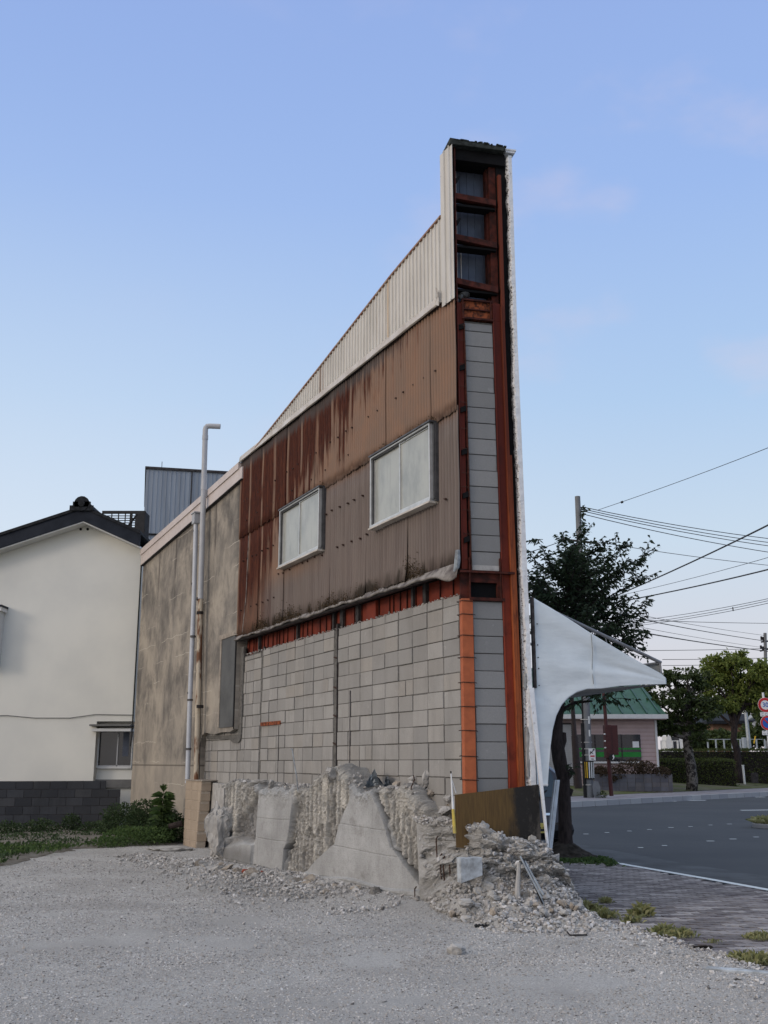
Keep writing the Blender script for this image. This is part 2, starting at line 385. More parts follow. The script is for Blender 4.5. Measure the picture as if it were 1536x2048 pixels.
# pale hairline repairs along the courses
wob = s.ma('MULTIPLY', s.ma('SUBTRACT', s.noise(uv, 2.6, 3, .6), .5), .16)
fr = s.ma('FRACT', s.ma('DIVIDE', s.ma('ADD', z, wob), .46)); hl = s.ma('MULTIPLY', s.ss(fr, .475, .495), s.ss(fr, .525, .505))
hl = s.ma('MULTIPLY', hl, s.ss(s.noise(uv, 1., 2, .5, mp=(.55, 1.3, 1), loc=(5, 5, 0)), .50, .58))
c = s.mix(s.ma('MULTIPLY', hl, .6), c, (.56, .52, .45))
j = s.ma('MULTIPLY', s.ss(z, 1.515, 1.535), s.ss(z, 1.565, 1.545)); c = s.mix(s.ma('MULTIPLY', j, .7), c, (.08, .07, .06))
s.col(c); s.bump(d, .35, .02).bump(s.noise(uv, 60, 3, .6), .3, .004); MATS['stucco'] = s.m

s = NT('red_oxide_steel', .75, .25); o = s.obj(); q = s.noise(o, 5, 5, .6); sx_ = s.n('ShaderNodeSeparateXYZ'); s.t.links.new(o, sx_.inputs[0])
c = s.mix(s.ss(s.ma('ADD', sx_.outputs[2], s.ma('MULTIPLY', q, 1.5)), 2.8, 5.6), (.27, .048, .022), (.105, .018, .011)); c = s.mix(s.ss(q, .5, .75, 0, .6), c, (.06, .014, .010)); s.col(c); s.bump(s.noise(o, 25, 4, .6), .3, .004); MATS['red'] = s.m
s = NT('orange_red_steel', .75, .25); o = s.obj(); q = s.noise(o, 1., 5, .65, mp=(14, 14, 3)); sx_ = s.n('ShaderNodeSeparateXYZ'); s.t.links.new(o, sx_.inputs[0])
c = s.mix(s.ss(s.ma('ADD', sx_.outputs[2], s.ma('MULTIPLY', q, 1.5)), 3.6, 6.4), (.38, .10, .032), (.13, .028, .013)); c = s.mix(s.ss(q, .48, .72, 0, .7), c, (.10, .026, .014)); s.col(c); s.bump(q, .3, .004); MATS['redlip'] = s.m
MATS['orange'] = simple('orange_primer_steel', (.43, .112, .036), .1, 9, .6, .4, c2=(.33, .085, .03))
MATS['darkred'] = simple('dark_rusted_steel', (.095, .022, .014), .4, 9, .85, .2, c2=(.022, .011, .010))
s = NT('flaking_rust_beam', .9, .2); o = s.obj(); q = s.noise(o, 22, 6, .7)
s.col(s.mix(s.ss(q, .42, .6), (.30, .085, .035), (.055, .022, .015))); s.bump(q, .9, .01); MATS['flake'] = s.m
MATS['rebar'] = simple('rusty_rebar', (.07, .035, .025), .3, 30, .8)
MATS['slot'] = simple('dark_steel_post', (.055, .050, .050), .3, 12, .7, .3, c2=(.02, .015, .015))
MATS['greypost'] = simple('grey_steel_channel', (.115, .112, .115), .3, 12, .6, .3, c2=(.05, .045, .045))
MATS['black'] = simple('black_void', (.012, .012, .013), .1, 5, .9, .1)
MATS['inner'] = simple('dark_inner_sheet', (.085, .105, .145), .15, 3, .5, .3, c2=(.05, .06, .085))
MATS['cap'] = simple('bitumen_cap', (.045, .052, .048), .3, 14, .9, .2, bump=.5)
s = NT('white_painted_plaster', .7, .3); o = s.obj(); q = s.noise(o, 10, 5, .65)
c = s.mix(s.ss(q, .35, .7), (.74, .76, .78), (.62, .64, .66)); cr_ = s.ss(s.noise(o, 34, 5, .7, mp=(1, 1, .5)), .60, .68)
s.col(s.mix(s.ma('MULTIPLY', cr_, .7), c, (.33, .30, .27))); s.bump(q, .4, .01); MATS['plaster'] = s.m
s = NT('broken_plaster_edge', .95, .1); o = s.obj(); q = s.noise(o, 30, 6, .75)
s.col(s.mix(s.ss(q, .42, .6), (.36, .345, .32), (.07, .055, .045))); s.bump(q, 1.0, .03); MATS['brokenplaster'] = s.m
MATS['darkgrey_panel'] = simple('dark_grey_sheet', (.085, .088, .088), .2, 2, .5, .4, c2=(.06, .062, .062))
MATS['alu'] = simple('weathered_aluminium', (.62, .62, .60), .1, 10, .35, .5, metal=.55)
MATS['aludark'] = simple('dark_window_rail', (.10, .10, .105), .2, 10, .45, .4, metal=.3)
s = NT('frosted_glass', .22, .6); o = s.obj(); q = s.noise(o, 1., 5, .65, mp=(2.2, 2.2, 1.2))
c = s.mix(s.ss(q, .35, .7), (.40, .41, .375), (.27, .285, .27)); c = s.mix(s.ss(s.noise(o, 1., 4, .6, mp=(16, 16, 1)), .55, .75, 0, .4), c, (.24, .24, .22)); s.col(c); s.bump(s.noise(o, 140, 2, .5), .15, .002); MATS['frosted'] = s.m
MATS['pvc'] = simple('grey_pvc_pipe', (.42, .43, .45), .06, 4, .45, .4)
MATS['pvcwhite'] = simple('pale_pvc_pipe', (.50, .53, .58), .06, 4, .4, .4)
s = NT('cream_rusty_pipe', .7, .3); o = s.obj(); q = s.noise(o, 1., 4, .6, mp=(5, 5, 1.4))
s.col(s.mix(s.ss(q, .46, .56), (.48, .42, .33), (.16, .075, .04))); MATS['creampipe'] = s.m
MATS['bracket'] = simple('black_pipe_bracket', (.03, .025, .025), .2, 20, .8)

# house, distant clad building
s = NT('white_house_render', .9, .2); o = s.obj()
s.col(s.mix(s.ss(s.noise(o, .7, 4, .55), .3, .75), (.735, .73, .67), (.655, .655, .61))); s.bump(s.noise(o, 45, 4, .6), .25, .006); MATS['render_white'] = s.m
MATS['roofnavy'] = simple('navy_roof_board', (.010, .015, .026), .15, 3, .65, .25)
MATS['rooftile'] = simple('dark_roof_tile', (.014, .017, .022), .3, 12, .7, .25, bump=.6, fine=8)
MATS['glassdark'] = simple('dark_window_glass', (.018, .021, .027), .2, 2, .08, .6)
MATS['winwhite'] = simple('white_window_frame', (.62, .63, .62), .05, 4, .4, .4)
MATS['winsilver'] = simple('silver_window_frame', (.40, .41, .42), .05, 4, .4, .4)
MATS['greyband'] = simple('grey_base_band', (.17, .17, .165), .1, 4, .8)
s = NT('grey_blue_cladding', .5, .4); o = s.obj()
s.col(s.mix(s.ss(s.noise(o, 1., 4, .6, mp=(4, 4, .4)), .35, .72), (.28, .32, .37), (.22, .25, .29))); MATS['greyclad'] = s.m
MATS['railing'] = simple('black_railing_metal', (.018, .018, .020), .2, 8, .5)

# ground
s = NT('crushed_stone_ground', .95, .12); o = s.obj()
f1 = s.noise(o, 260, 3, .75); f2 = s.noise(o, 60, 4, .7); f3 = s.noise(o, .9, 5, .55); v = s.vor(o, 75)
c = s.mix(s.ss(f2, .3, .7), (.58, .57, .55), (.37, .36, .345)); c = s.mix(s.ss(v.outputs['Distance'], .25, .75, 0, .45), c, (.24, .24, .235))
c = s.mix(s.ss(f3, .40, .62, 0, .7), c, (.335, .325, .31)); c = s.mix(s.ss(s.noise(o, 1., 4, .6, mp=(.9, .22, 1), loc=(3, 0, 0)), .52, .72, 0, .5), c, (.30, .295, .29)); c = s.mix(s.ss(f1, .6, .8, 0, .6), c, (.66, .66, .65)); c = s.mix(s.ss(f1, .4, .25, 0, .6), c, (.11, .11, .11))
s.col(c); s.bump(f2, .8, .02).bump(f1, .7, .006); MATS['gravel'] = s.m
s = NT('broken_stone', .95, .12); o = s.obj(); r = s.isl()
c = s.mix(r, (.30, .295, .285), (.66, .65, .64)); r2 = s.ma('FRACT', s.ma('MULTIPLY', r, 23.7))
c = s.mix(s.ss(r2, .93, .96, 0, .75), c, (.66, .66, .66)); c = s.mix(s.ss(r2, .10, .05, 0, .85), c, (.08, .075, .07)); c = s.mix(s.ss(r2, .50, .56, 0, .35), c, (.34, .29, .24))
c = s.mix(s.ss(s.noise(o, 70, 4, .7), .4, .75, 0, .45), c, (.20, .195, .19)); c = s.mix(s.ss(s.noise(o, .7, 5, .6), .42, .66, 0, .5), c, (.27, .26, .245)); s.col(c); s.bump(s.noise(o, 160, 3, .7), .5, .004); MATS['stone'] = s.m
MATS['soil'] = simple('dry_soil', (.115, .10, .082), .25, 4, .97, .1, c2=(.20, .19, .17), bump=1.0, fine=35)
s = NT('asphalt', .85, .25); o = s.obj(); a = s.noise(o, .25, 4, .6); b = s.noise(o, 160, 2, .7); e = s.noise(o, 1., 4, .6, mp=(.5, 2, 1))
c = s.mix(s.ss(a, .3, .7), (.040, .046, .054), (.052, .058, .066)); c = s.mix(s.ss(e, .55, .75, 0, .35), c, (.075, .08, .088)); c = s.mix(s.ss(b, .6, .8, 0, .3), c, (.12, .12, .12)); s.col(c); s.bump(b, .4, .005); MATS['asphalt'] = s.m
MATS['asphalt2'] = simple('worn_gutter_asphalt', (.072, .080, .090), .12, 1.5, .85, .2, bump=.3)
MATS['asphalt3'] = simple('dark_road_patch', (.030, .034, .040), .12, 1.5, .85, .2, bump=.3)
s = NT('road_paint', .7, .3); o = s.obj(); q = s.noise(o, 18, 5, .7)
s.col(s.mix(s.ss(q, .56, .68, 0, .8), (.58, .63, .65), (.10, .11, .12))); MATS['paint'] = s.m
s = NT('brick_paver', .9, .2); o = s.obj(); r = s.isl(); r2 = s.ma('FRACT', s.ma('MULTIPLY', r, 31.7)); big = s.noise(o, .45, 3, .6)
c = s.mix(r, (.125, .115, .118), (.24, .225, .23)); c = s.mix(s.ss(r2, .82, .92, 0, .65), c, (.38, .365, .365)); c = s.mix(s.ss(r2, .2, .1, 0, .7), c, (.09, .08, .09))
c = s.mix(s.ss(big, .52, .35, 0, .35), c, (.30, .285, .285)); c = s.mix(s.ss(s.noise(o, 5, 4, .65), .5, .75, 0, .55), c, (.075, .068, .07)); s.col(c); s.bump(s.noise(o, 60, 4, .6), .4, .005); MATS['paver'] = s.m
MATS['paverbase'] = simple('paver_joint_sand', (.07, .065, .062), .3, 6, .97, .1)
s = NT('kerb_concrete', .9, .2); o = s.obj(); s.col(s.mix(s.isl(), (.24, .25, .27), (.32, .33, .34))); s.bump(s.noise(o, 30, 4, .6), .3, .01); MATS['kerb'] = s.m
MATS['sidewalk'] = simple('far_sidewalk_paving', (.24, .235, .26), .15, 2, .9, .15, c2=(.17, .16, .17))
s = NT('rough_verge', .97, .1); o = s.obj(); a = s.noise(o, .5, 5, .65); s.col(s.mix(s.ss(a, .38, .62), (.12, .115, .085), (.085, .10, .04))); s.bump(s.noise(o, 8, 4, .7), .8, .05); MATS['verge'] = s.m
MATS['far'] = simple('far_ground_earth', (.07, .08, .05), .2, .2, .97, .1)

# broken concrete wall with point colour
s = NT('torn_concrete', .93, .15); o = s.obj(); at_ = s.n('ShaderNodeVertexColor', layer_name='Col'); base = at_.outputs[0]
c = s.mix(s.ss(s.noise(o, 5, 5, .65, mp=(1, 1, .6)), .35, .75, 0, .4), base, (.27, .265, .26)); c = s.mix(s.ss(s.noise(o, 45, 4, .7), .45, .7, 0, .35), c, (.17, .16, .15))
c = s.mix(s.ss(s.noise(o, 1., 4, .6, mp=(12, 12, 1.0)), .55, .75, 0, .35), c, (.20, .19, .175))
c = s.mix(s.ss(s.noise(o, 100, 2, .7), .62, .8, 0, .5), c, (.55, .54, .52)); s.col(c); vv = s.vor(o, 85); c = s.mix(s.ss(vv.outputs['Distance'], .18, .08, 0, .35), c, (.60, .59, .57)); c = s.mix(s.ss(s.noise(o, 2.2, 5, .7, loc=(4, 4, 1)), .54, .70, 0, .45), c, (.17, .16, .145)); s.col(c); s.bump(vv.outputs['Distance'], .6, .008).bump(s.noise(o, 70, 4, .75), .8, .010); MATS['torn'] = s.m
MATS['chunk'] = simple('pale_broken_concrete', (.44, .43, .41), .15, 7, .93, .12, c2=(.29, .28, .265), bump=.9, fine=45)
MATS['mound2'] = simple('dark_dirty_concrete', (.20, .19, .175), .2, 9, .95, .1, c2=(.10, .093, .085), bump=.9, fine=45)
MATS['chunktan'] = simple('tan_broken_concrete', (.36, .32, .27), .15, 7, .93, .12, c2=(.24, .21, .18), bump=.9, fine=45)
MATS['whiteslab'] = simple('white_painted_concrete', (.46, .50, .53), .1, 9, .8, .2, c2=(.22, .23, .235), bump=.4, fine=30)
s = NT('plywood_board', .75, .25); o = s.obj(); x, z = s.uvxy(); q = s.noise(s.uv(), 1., 5, .65, mp=(5, 2.2, 1)); g_ = s.noise(s.uv(), 1, 4, .6, mp=(60, 4, 1))
c = s.mix(s.ss(g_, .3, .7), (.125, .078, .028), (.085, .052, .022)); blk = s.ss(s.ma('ADD', s.ma('SUBTRACT', x, .42), s.ma('MULTIPLY', s.ma('SUBTRACT', q, .5), .45)), .0, .16)
c = s.mix(blk, c, (.022, .020, .018)); pal = s.ma('MULTIPLY', blk, s.ss(s.ma('ADD', s.ma('SUBTRACT', x, .80), s.ma('MULTIPLY', s.ma('SUBTRACT', q, .5), .9)), -.08, .14))
c = s.mix(s.ma('MULTIPLY', pal, .7), c, (.17, .145, .12)); c = s.mix(s.ma('MULTIPLY', s.ss(s.noise(s.uv(), 14, 5, .7), .55, .75), s.ma('MULTIPLY', blk, .3)), c, (.13, .12, .11)); s.col(c); s.bump(g_, .15, .003); MATS['ply'] = s.m
s = NT('awning_vinyl', .45, .4); o = s.obj(); s.col(s.mix(s.ss(s.noise(o, 3, 4, .6), .35, .75), (.66, .72, .75), (.58, .64, .67))); s.bump(s.noise(o, 2.2, 3, .5, mp=(1, 1, 3)), .35, .03); MATS['vinyl'] = s.m
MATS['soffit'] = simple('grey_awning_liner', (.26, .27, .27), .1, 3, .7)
MATS['steelpipe'] = simple('galvanised_tube', (.20, .205, .215), .15, 8, .5, .4, metal=.3)
MATS['galv'] = simple('galvanised_post', (.42, .46, .49), .1, 8, .5, .4, metal=.3)
# vegetation
def m_leaf(name, a, b, t=.25):
    s = NT(name, .6, .25); r = s.isl(); s.col(s.mix(r, a, b)); o = s.t.nodes['Material Output']
    tr = s.n('ShaderNodeBsdfTranslucent'); s.set(tr.inputs[0], s.mix(r, tuple(q*1.3 for q in a), tuple(q*1.3 for q in b)))
    mx = s.n('ShaderNodeMixShader'); mx.inputs[0].default_value = t; s.t.links.new(s.b.outputs[0], mx.inputs[1]); s.t.links.new(tr.outputs[0], mx.inputs[2]); s.t.links.new(mx.outputs[0], o.inputs[0]); return s.m
MATS['cherry'] = m_leaf('dark_cherry_leaf', (.022, .038, .020), (.040, .060, .026), .12)
MATS['leafdark'] = m_leaf('dark_leaf', (.028, .045, .014), (.060, .085, .024), .15)
MATS['leaflight'] = m_leaf('light_leaf', (.10, .14, .03), (.20, .235, .06), .35)
MATS['leafhedge'] = m_leaf('hedge_leaf', (.045, .06, .016), (.10, .125, .03), .15)
MATS['weed'] = m_leaf('weed_leaf', (.045, .085, .028), (.095, .15, .045), .25)
MATS['weeddark'] = m_leaf('dark_weed_leaf', (.028, .05, .022), (.06, .095, .038), .2)
MATS['grass'] = m_leaf('grass_blade', (.17, .19, .075), (.34, .33, .17), .25)
MATS['azalea'] = m_leaf('reddish_shrub_leaf', (.045, .03, .02), (.085, .06, .035), .15)
s = NT('dark_bark', .95, .1); o = s.obj(); q = s.noise(o, 1., 5, .7, mp=(14, 14, 4)); s.col(s.mix(s.ss(q, .35, .7), (.055, .043, .040), (.022, .018, .018))); s.bump(q, .9, .03); MATS['bark'] = s.m
s = NT('mottled_bark', .95, .1); o = s.obj(); q = s.noise(o, 6, 5, .65); s.col(s.mix(s.ss(q, .45, .55), (.15, .14, .125), (.03, .027, .025))); s.bump(q, .6, .03); MATS['bark2'] = s.m
# street things
MATS['pole'] = simple('concrete_utility_pole', (.19, .20, .21), .1, 3, .85)
MATS['brownpole'] = simple('dark_brown_pole', (.045, .032, .030), .1, 5, .6)
MATS['redpole'] = simple('maroon_painted_metal', (.065, .018, .018), .15, 4, .5)
MATS['wire'] = simple('cable_sheath', (.025, .027, .03), .1, 5, .6)
MATS['yellow'] = simple('yellow_reflective', (.62, .40, .03), .05, 5, .5)
MATS['stripewhite'] = simple('white_reflective', (.70, .72, .70), .05, 5, .5)
MATS['blk'] = simple('black_rubber', (.015, .015, .016), .1, 5, .7)
MATS['pink'] = simple('pink_board_siding', (.50, .385, .37), .06, 2, .8, bump=.2, fine=4)
MATS['siding'] = simple('pale_roller_shutter', (.42, .42, .42), .06, 2, .7)
MATS['greenroof'] = simple('green_metal_roof', (.020, .092, .052), .1, 1, .55, .4)
MATS['greenroofseam'] = simple('green_roof_seam', (.02, .08, .06), .1, 1, .5, .4)
MATS['white'] = simple('white_trim_paint', (.66, .66, .65), .05, 4, .6)
MATS['greenband'] = simple('green_window_film', (.02, .22, .035), .05, 3, .5)
MATS['car'] = simple('dark_plum_car_paint', (.055, .046, .058), .05, 2, .25, .6)
MATS['cardark'] = simple('black_car_plastic', (.012, .012, .014), .1, 5, .5)
MATS['carglass'] = simple('tinted_car_glass', (.035, .055, .075), .1, 2, .08, .7)
MATS['chrome'] = simple('chrome_trim', (.75, .76, .78), .03, 5, .18, .6, metal=.9)
MATS['plate'] = simple('yellow_number_plate', (.72, .58, .14), .03, 5, .5)
MATS['lamp'] = simple('red_lamp_lens', (.18, .012, .012), .05, 5, .2, .6)
MATS['signred'] = simple('sign_red', (.50, .03, .035), .04, 5, .45)
MATS['signblue'] = simple('sign_blue', (.02, .12, .48), .04, 5, .45)
MATS['signwhite'] = simple('sign_white', (.75, .76, .76), .03, 5, .45)
MATS['signtext'] = simple('sign_black_ink', (.02, .02, .025), .03, 5, .5)
MATS['brownhouse'] = simple('brown_far_wall', (.22, .13, .09), .1, 1, .9)
MATS['stake'] = simple('white_plastic_stake', (.75, .76, .76), .05, 6, .5)
MATS['stakeyellow'] = simple('yellow_plastic_stake', (.66, .50, .08), .15, 6, .5, c2=(.40, .33, .12))
MATS['crumple'] = simple('crumpled_blue_grey_metal', (.16, .19, .22), .3, 9, .35, .5, metal=.4)
MATS['conduit'] = simple('grey_conduit', (.36, .41, .45), .12, 9, .5, c2=(.14, .15, .16))
MATS['redbrick'] = simple('broken_red_brick', (.32, .075, .045), .2, 12, .9, bump=.6)
MATS['moss'] = simple('dry_moss', (.05, .038, .024), .3, 20, 1.0, .05, c2=(.11, .075, .045), bump=1., fine=40)

MATS['fasc'] = simple('pale_pink_fascia', (.60, .53, .50), .06, 1.5, .55, .35, c2=(.50, .44, .42))
# ================================================================== THE THIN BUILDING
B = thing('building', 'tall thin slice of a half demolished building with rusty corrugated side and bare steel columns', 'building', (CRN[0], CRN[1], 0))
# hidden core so the building is a solid body seen from elsewhere
P = [SF(.35, 0, -.40), EF(.70, 0, -.34), FF(16.2, 0, -.12), SF(16.3, 0, -.24)]
zt = [8.2, 8.2, 7.0, 6.5]
m = MB(); m.hexa([(p[0], p[1], .1) for p in P]+[(p[0], p[1], q-.25) for p, q in zip(P, [8.2, 8.2, 7.0, 6.7])]); m.build('core_and_roof', M('mortar'), B)

# --- corrugated sheets: two rows of sheets with side laps, real waves
WIN = [(.53, 2.27, 4.74, 5.75), (4.13, 5.89, 4.79, 5.77)]
def corr_sheet(t0, t1, z0, z1, n0, tilt=0., flare=0., cut=0.):
    pitch = .075; amp = .013; k = 6; step = pitch/k; N = int((t1-t0)/step)+1
    rows = [0, .12, .5, .8, 1.0]; vs = []; uv = []
    for r in rows:
        for i in range(N+1):
            t = t0+(t1-t0)*i/N; n = n0+amp*math.sin(2*math.pi*t/pitch)+tilt*(1-r)+(flare*max(0, .14-r)/.14)+.004*math.sin(t*5+r*9)
            zz = z0+(z1-z0)*r
            if r == 0: zz += .012*math.sin(t*23)+.01*math.sin(t*61)
            vs.append(SF(t, zz, n)); uv.append((t, zz))
    W = N+1
    fs = [(j*W+i, j*W+i+1, (j+1)*W+i+1, (j+1)*W+i) for j in range(len(rows)-1) for i in range(N)]
    m = MB(); m.add(vs, [f[::-1] for f in fs], uv)
    ob = m.build('corrugated_sheet', M('corr'), B, smooth=True, ang=80)
    so_ = ob.modifiers.new('thick', 'SOLIDIFY'); so_.thickness = .004; so_.offset = 0
    return ob
ts = [0.0]+[.65*i for i in range(1, 13)]+[8.32]
for i in range(len(ts)-1):
    a, b = ts[i], min(ts[i+1]+.045, 8.36); e = .010*(i % 2)
    corr_sheet(a, b, 5.76+.012*math.sin(i*2.1), 7.36, .022+e, tilt=.01*(i % 3 == 1))
    fl = [.01, .0, .06, .0, .045, .005, .03, 0, .01, .02, .0, .03, .0][i % 13]
    corr_sheet(a+.01*math.sin(i*3), b, 3.86, 5.83, .004+e, tilt=fl*.5, flare=fl*.6)
# hook bolts in rows
for zr, t0, t1 in ((6.45, .5, 8.1), (6.05, 3.2, 8.0), (5.33, 2.7, 4.3), (4.72, .3, 6.3), (5.28, 6.4, 8.2), (4.35, 6.3, 8.2)):
    t = t0
    while t < t1:
        z = zr+random.uniform(-.015, .015)
        if not any(a-.06 < t < b+.06 and c-.05 < z < d+.05 for a, b, c, d in WIN):
            m = MB(); m.fb(SF, t-.018, t+.018, z-.005, z+.005, .02, .050); m.fb(SF, t-.020, t-.012, z-.022, z-.005, .02, .050); m.build('hook_bolt', M('rebar'), B)
        t += random.choice((.22, .30, .30, .58))
# loose bent strip hanging at the far end of the sheets
m = MB(); pts = [SF(7.72+.02*math.sin(z*3), z, .05+.09*max(0, (4.6-z))) for z in np.linspace(3.9, 5.7, 12)]
m.tube(pts, .007, 6); m.build('loose_edge_strip', M('flashlow'), B, smooth=True)
# --- moss clumps along the foot of the sheets and over the window heads
mp_, ms_ = [], []
for t in np.arange(0.2, 8.2, .012):
    g_ = fbm(t*1.7, 3.3, 3)
    if g_ > .5:
        for _ in range(int(4+30*(g_-.5))): mp_.append(SF(t+random.uniform(-.02, .02), 3.84+abs(random.gauss(0, .055+.35*(g_-.5))), .03+random.uniform(-.01, .03))); ms_.append(random.uniform(.007, .017))
for a, b, c_, d in WIN:
    for t in np.arange(a-.02, b+.03, .006): mp_.append(SF(t, d+.03+abs(random.gauss(0, .035)), .03+random.uniform(0, .035))); ms_.append(random.uniform(.007, .016))
V, Fc = scatter(np.array(mp_), np.array(ms_), PROTO); o = np_mesh('moss_growth', V, Fc, M('moss'), B); o['kind'] = 'stuff'
# --- drip flashing under the sheets, bent and sagging near the corner
def strip(F, name, mat, prof, ts_, smooth=True, parent=B, th=.003):
    """prof(t)-> list of (z,n) ; swept along t"""
    vs = []; uv = []; k = len(prof(ts_[0]))
    for t in ts_:
        for z, n in prof(t): vs.append(F(t, z, n)); uv.append((t, z))
    fs = [(i*k+j, i*k+j+1, (i+1)*k+j+1, (i+1)*k+j) for i in range(len(ts_)-1) for j in range(k-1)]
    m = MB(); m.add(vs, fs, uv); ob = m.build(name, mat, parent, smooth=smooth, ang=35)
    if th: q = ob.modifiers.new('thick', 'SOLIDIFY'); q.thickness = th; q.offset = 0
    return ob
def pf(t):
    sag = .13*math.exp(-((t-.1)/.35)**2)+.05*math.exp(-((t-1.3)/.6)**2)+.012*math.sin(t*3.1)+.008*math.sin(t*11)
    lip = .015+.05*math.exp(-((t-1.0)/.9)**2)
    return [(3.885, .030), (3.87, .034), (3.855-sag*.5, .045+lip*.5), (3.832-sag, .05+lip), (3.815-sag, .045+lip)]
strip(SF, 'drip_flashing', M('flashlow'), pf, list(np.linspace(-.02, 8.34, 160)))
strip(SF, 'soffit_strip', M('slot'), lambda t: [(3.81, .055), (3.80, -.02), (3.82, -.13)], [0, 2, 4, 6, 8.34])
m = MB(); m.tube([SF(-.01, 4.02, .05), SF(-.02, 3.92, .06), SF(0.0, 3.83, .06), SF(.05, 3.78, .06)], [.028, .036, .034, .02], 8); m.build('bent_corner_trim', M('conduit'), B, smooth=True)

# --- white ribbed parapet above the sheets
TOPL = [(.27, 8.47), (1.71, 8.28), (4.45, 7.80), (7.49, 7.31)]
def topz(t):
    for (a, za), (b, zb) in zip(TOPL, TOPL[1:]):
        if t <= b: return za+(zb-za)*(t-a)/(b-a)
    return TOPL[-1][1]
def rib_sheet(F, name, t0, t1, zb, zt, n0, pitch=.105, w=.010, d=.020, mat=None, parent=B):
    ts_ = [t0]; t = t0+pitch*.5
    ns = [n0]
    while t+w < t1:
        ts_ += [t-w, t-w*.5, t+w*.5, t+w]; ns += [n0, n0+d, n0+d, n0]; t += pitch
    ts_.append(t1); ns.append(n0); vs = []; uv = []
    for t, n in zip(ts_, ns):
        for z in (zb(t), zt(t)): vs.append(F(t, z, n)); uv.append((t, z))
    fs = [(2*i, 2*i+1, 2*i+3, 2*i+2) for i in range(len(ts_)-1)]
    m = MB(); m.add(vs, fs, uv); ob = m.build(name, mat or M('parapet'), parent)
    q = ob.modifiers.new('thick', 'SOLIDIFY'); q.thickness = .006; q.offset = 0
    return ob
rib_sheet(SF, 'parapet_cladding', .27, 7.52, lambda t: 7.30, lambda t: max(7.34, topz(t)), .045)
m = MB()
for (a, za), (b, zb) in zip(TOPL, TOPL[1:]):
    k = 1
    m.add([SF(a, za, .075), SF(b, zb, .075), SF(b, zb, -.10), SF(a, za, -.10), SF(a, za+.035, .07), SF(b, zb+.035, .07), SF(b, zb+.035, -.1), SF(a, za+.035, -.1)],
          [(0, 3, 2, 1), (4, 5, 6, 7), (0, 1, 5, 4), (1, 2, 6, 5), (2, 3, 7, 6), (3, 0, 4, 7)])
m.build('parapet_edge_trim', M('rustcap'), B)
strip(SF, 'parapet_flashing', M('flash'), lambda t: [(7.40, .058), (7.375, .066), (7.30, .075), (7.285+.004*math.sin(t*7), .088), (7.27, .07)], list(np.linspace(.36, 8.36, 60)))
m = MB(); m.poly(SF, [(.27, 7.42), (.40, 7.32), (.40, 7.30), (.30, 7.24), (.29, 7.45)], .085, .09); m.tube([SF(.30, 7.36, .1), SF(.29, 7.47, .13)], .012, 6); m.build('loose_flashing_end', M('flash'), B)

# --- tower (false front stub)
rib_sheet(SF, 'tower_cladding', -.045, .27, lambda t: 7.215+.15*max(0, t-.1)*0, lambda t: 9.37, .055, pitch=.13)
m = MB(); m.fb(SF, .262, .285, 7.24, 9.37, -.18, .05); m.build('tower_corner_trim', M('parapet'), B)
rib_sheet(EF, 'tower_inner_sheet', .02, .70, lambda t: 7.15, lambda t: 9.37, -.30, pitch=.098, w=.006, d=.008, mat=M('inner'))
m = MB(); m.fb(EF, .155, .166, 7.55, 8.12, -.292, -.288); m.build('light_gap', M('flash'), B)
for z, dz in ((8.66, .0), (8.08, .02), (7.475, .035)):
    m = MB()
    m.add([EF(.0, z-.02, -.02), EF(.56, z-.06-dz, -.02), EF(.56, z-.06-dz, -.13), EF(.0, z-.02, -.13), EF(.0, z+.055, -.02), EF(.56, z+.02-dz, -.02), EF(.56, z+.02-dz, -.13), EF(.0, z+.055, -.13)],
          [(0, 3, 2, 1), (4, 5, 6, 7), (0, 1, 5, 4), (1, 2, 6, 5), (2, 3, 7, 6), (3, 0, 4, 7)])
    m.build('tower_crossbar', M('darkred'), B)
    m = MB(); m.fb(EF, .0, .56, z-.11, z-.08, -.20, -.05); m.build('crossbar_shade', M('black'), B)  # black strip standing in for the shadow below the crossbar
for z in (8.86, 8.26):
    m = MB(); m.poly(EF, [(.0, z-.05), (.05, z+.02), (.09, z+.1), (.065, z+.11), (.0, z+.04)], -.06, -.03); m.build('torn_bracket', M('black'), B)
m = MB(); m.fb(EF, .0, .018, 7.2, 9.36, -.3, -.0); m.build('cladding_backing', M('darkred'), B)
m = MB(); m.fb(EF, .0, .70, 9.20, 9.36, -.30, -.03); m.build('tower_head_beam', M('black'), B)
# cap
m = MB(); m.poly(EF, [(-.07, 9.36), (.68, 9.36), (.68, 9.42), (.3, 9.435), (-.07, 9.45)], -.42, .06)
m.build('tower_cap', M('cap'), B, bevel=.006)
m = MB(); m.fb(EF, .70, .825, 9.365, 9.395, -.30, .03); m.fb(EF, .69, .84, 9.395, 9.415, -.30, .04); m.build('facade_cap_trim', M('plaster'), B)
m = MB(); 
for i in range(40):
    s_ = random.uniform(-.05, .68); m.fb(EF, s_, s_+random.uniform(.01, .05), 9.41+.03*(1-s_)*.6, 9.43+random.uniform(.0, .02), .0, .065)
m.build('cap_torn_felt', M('cap'), B)

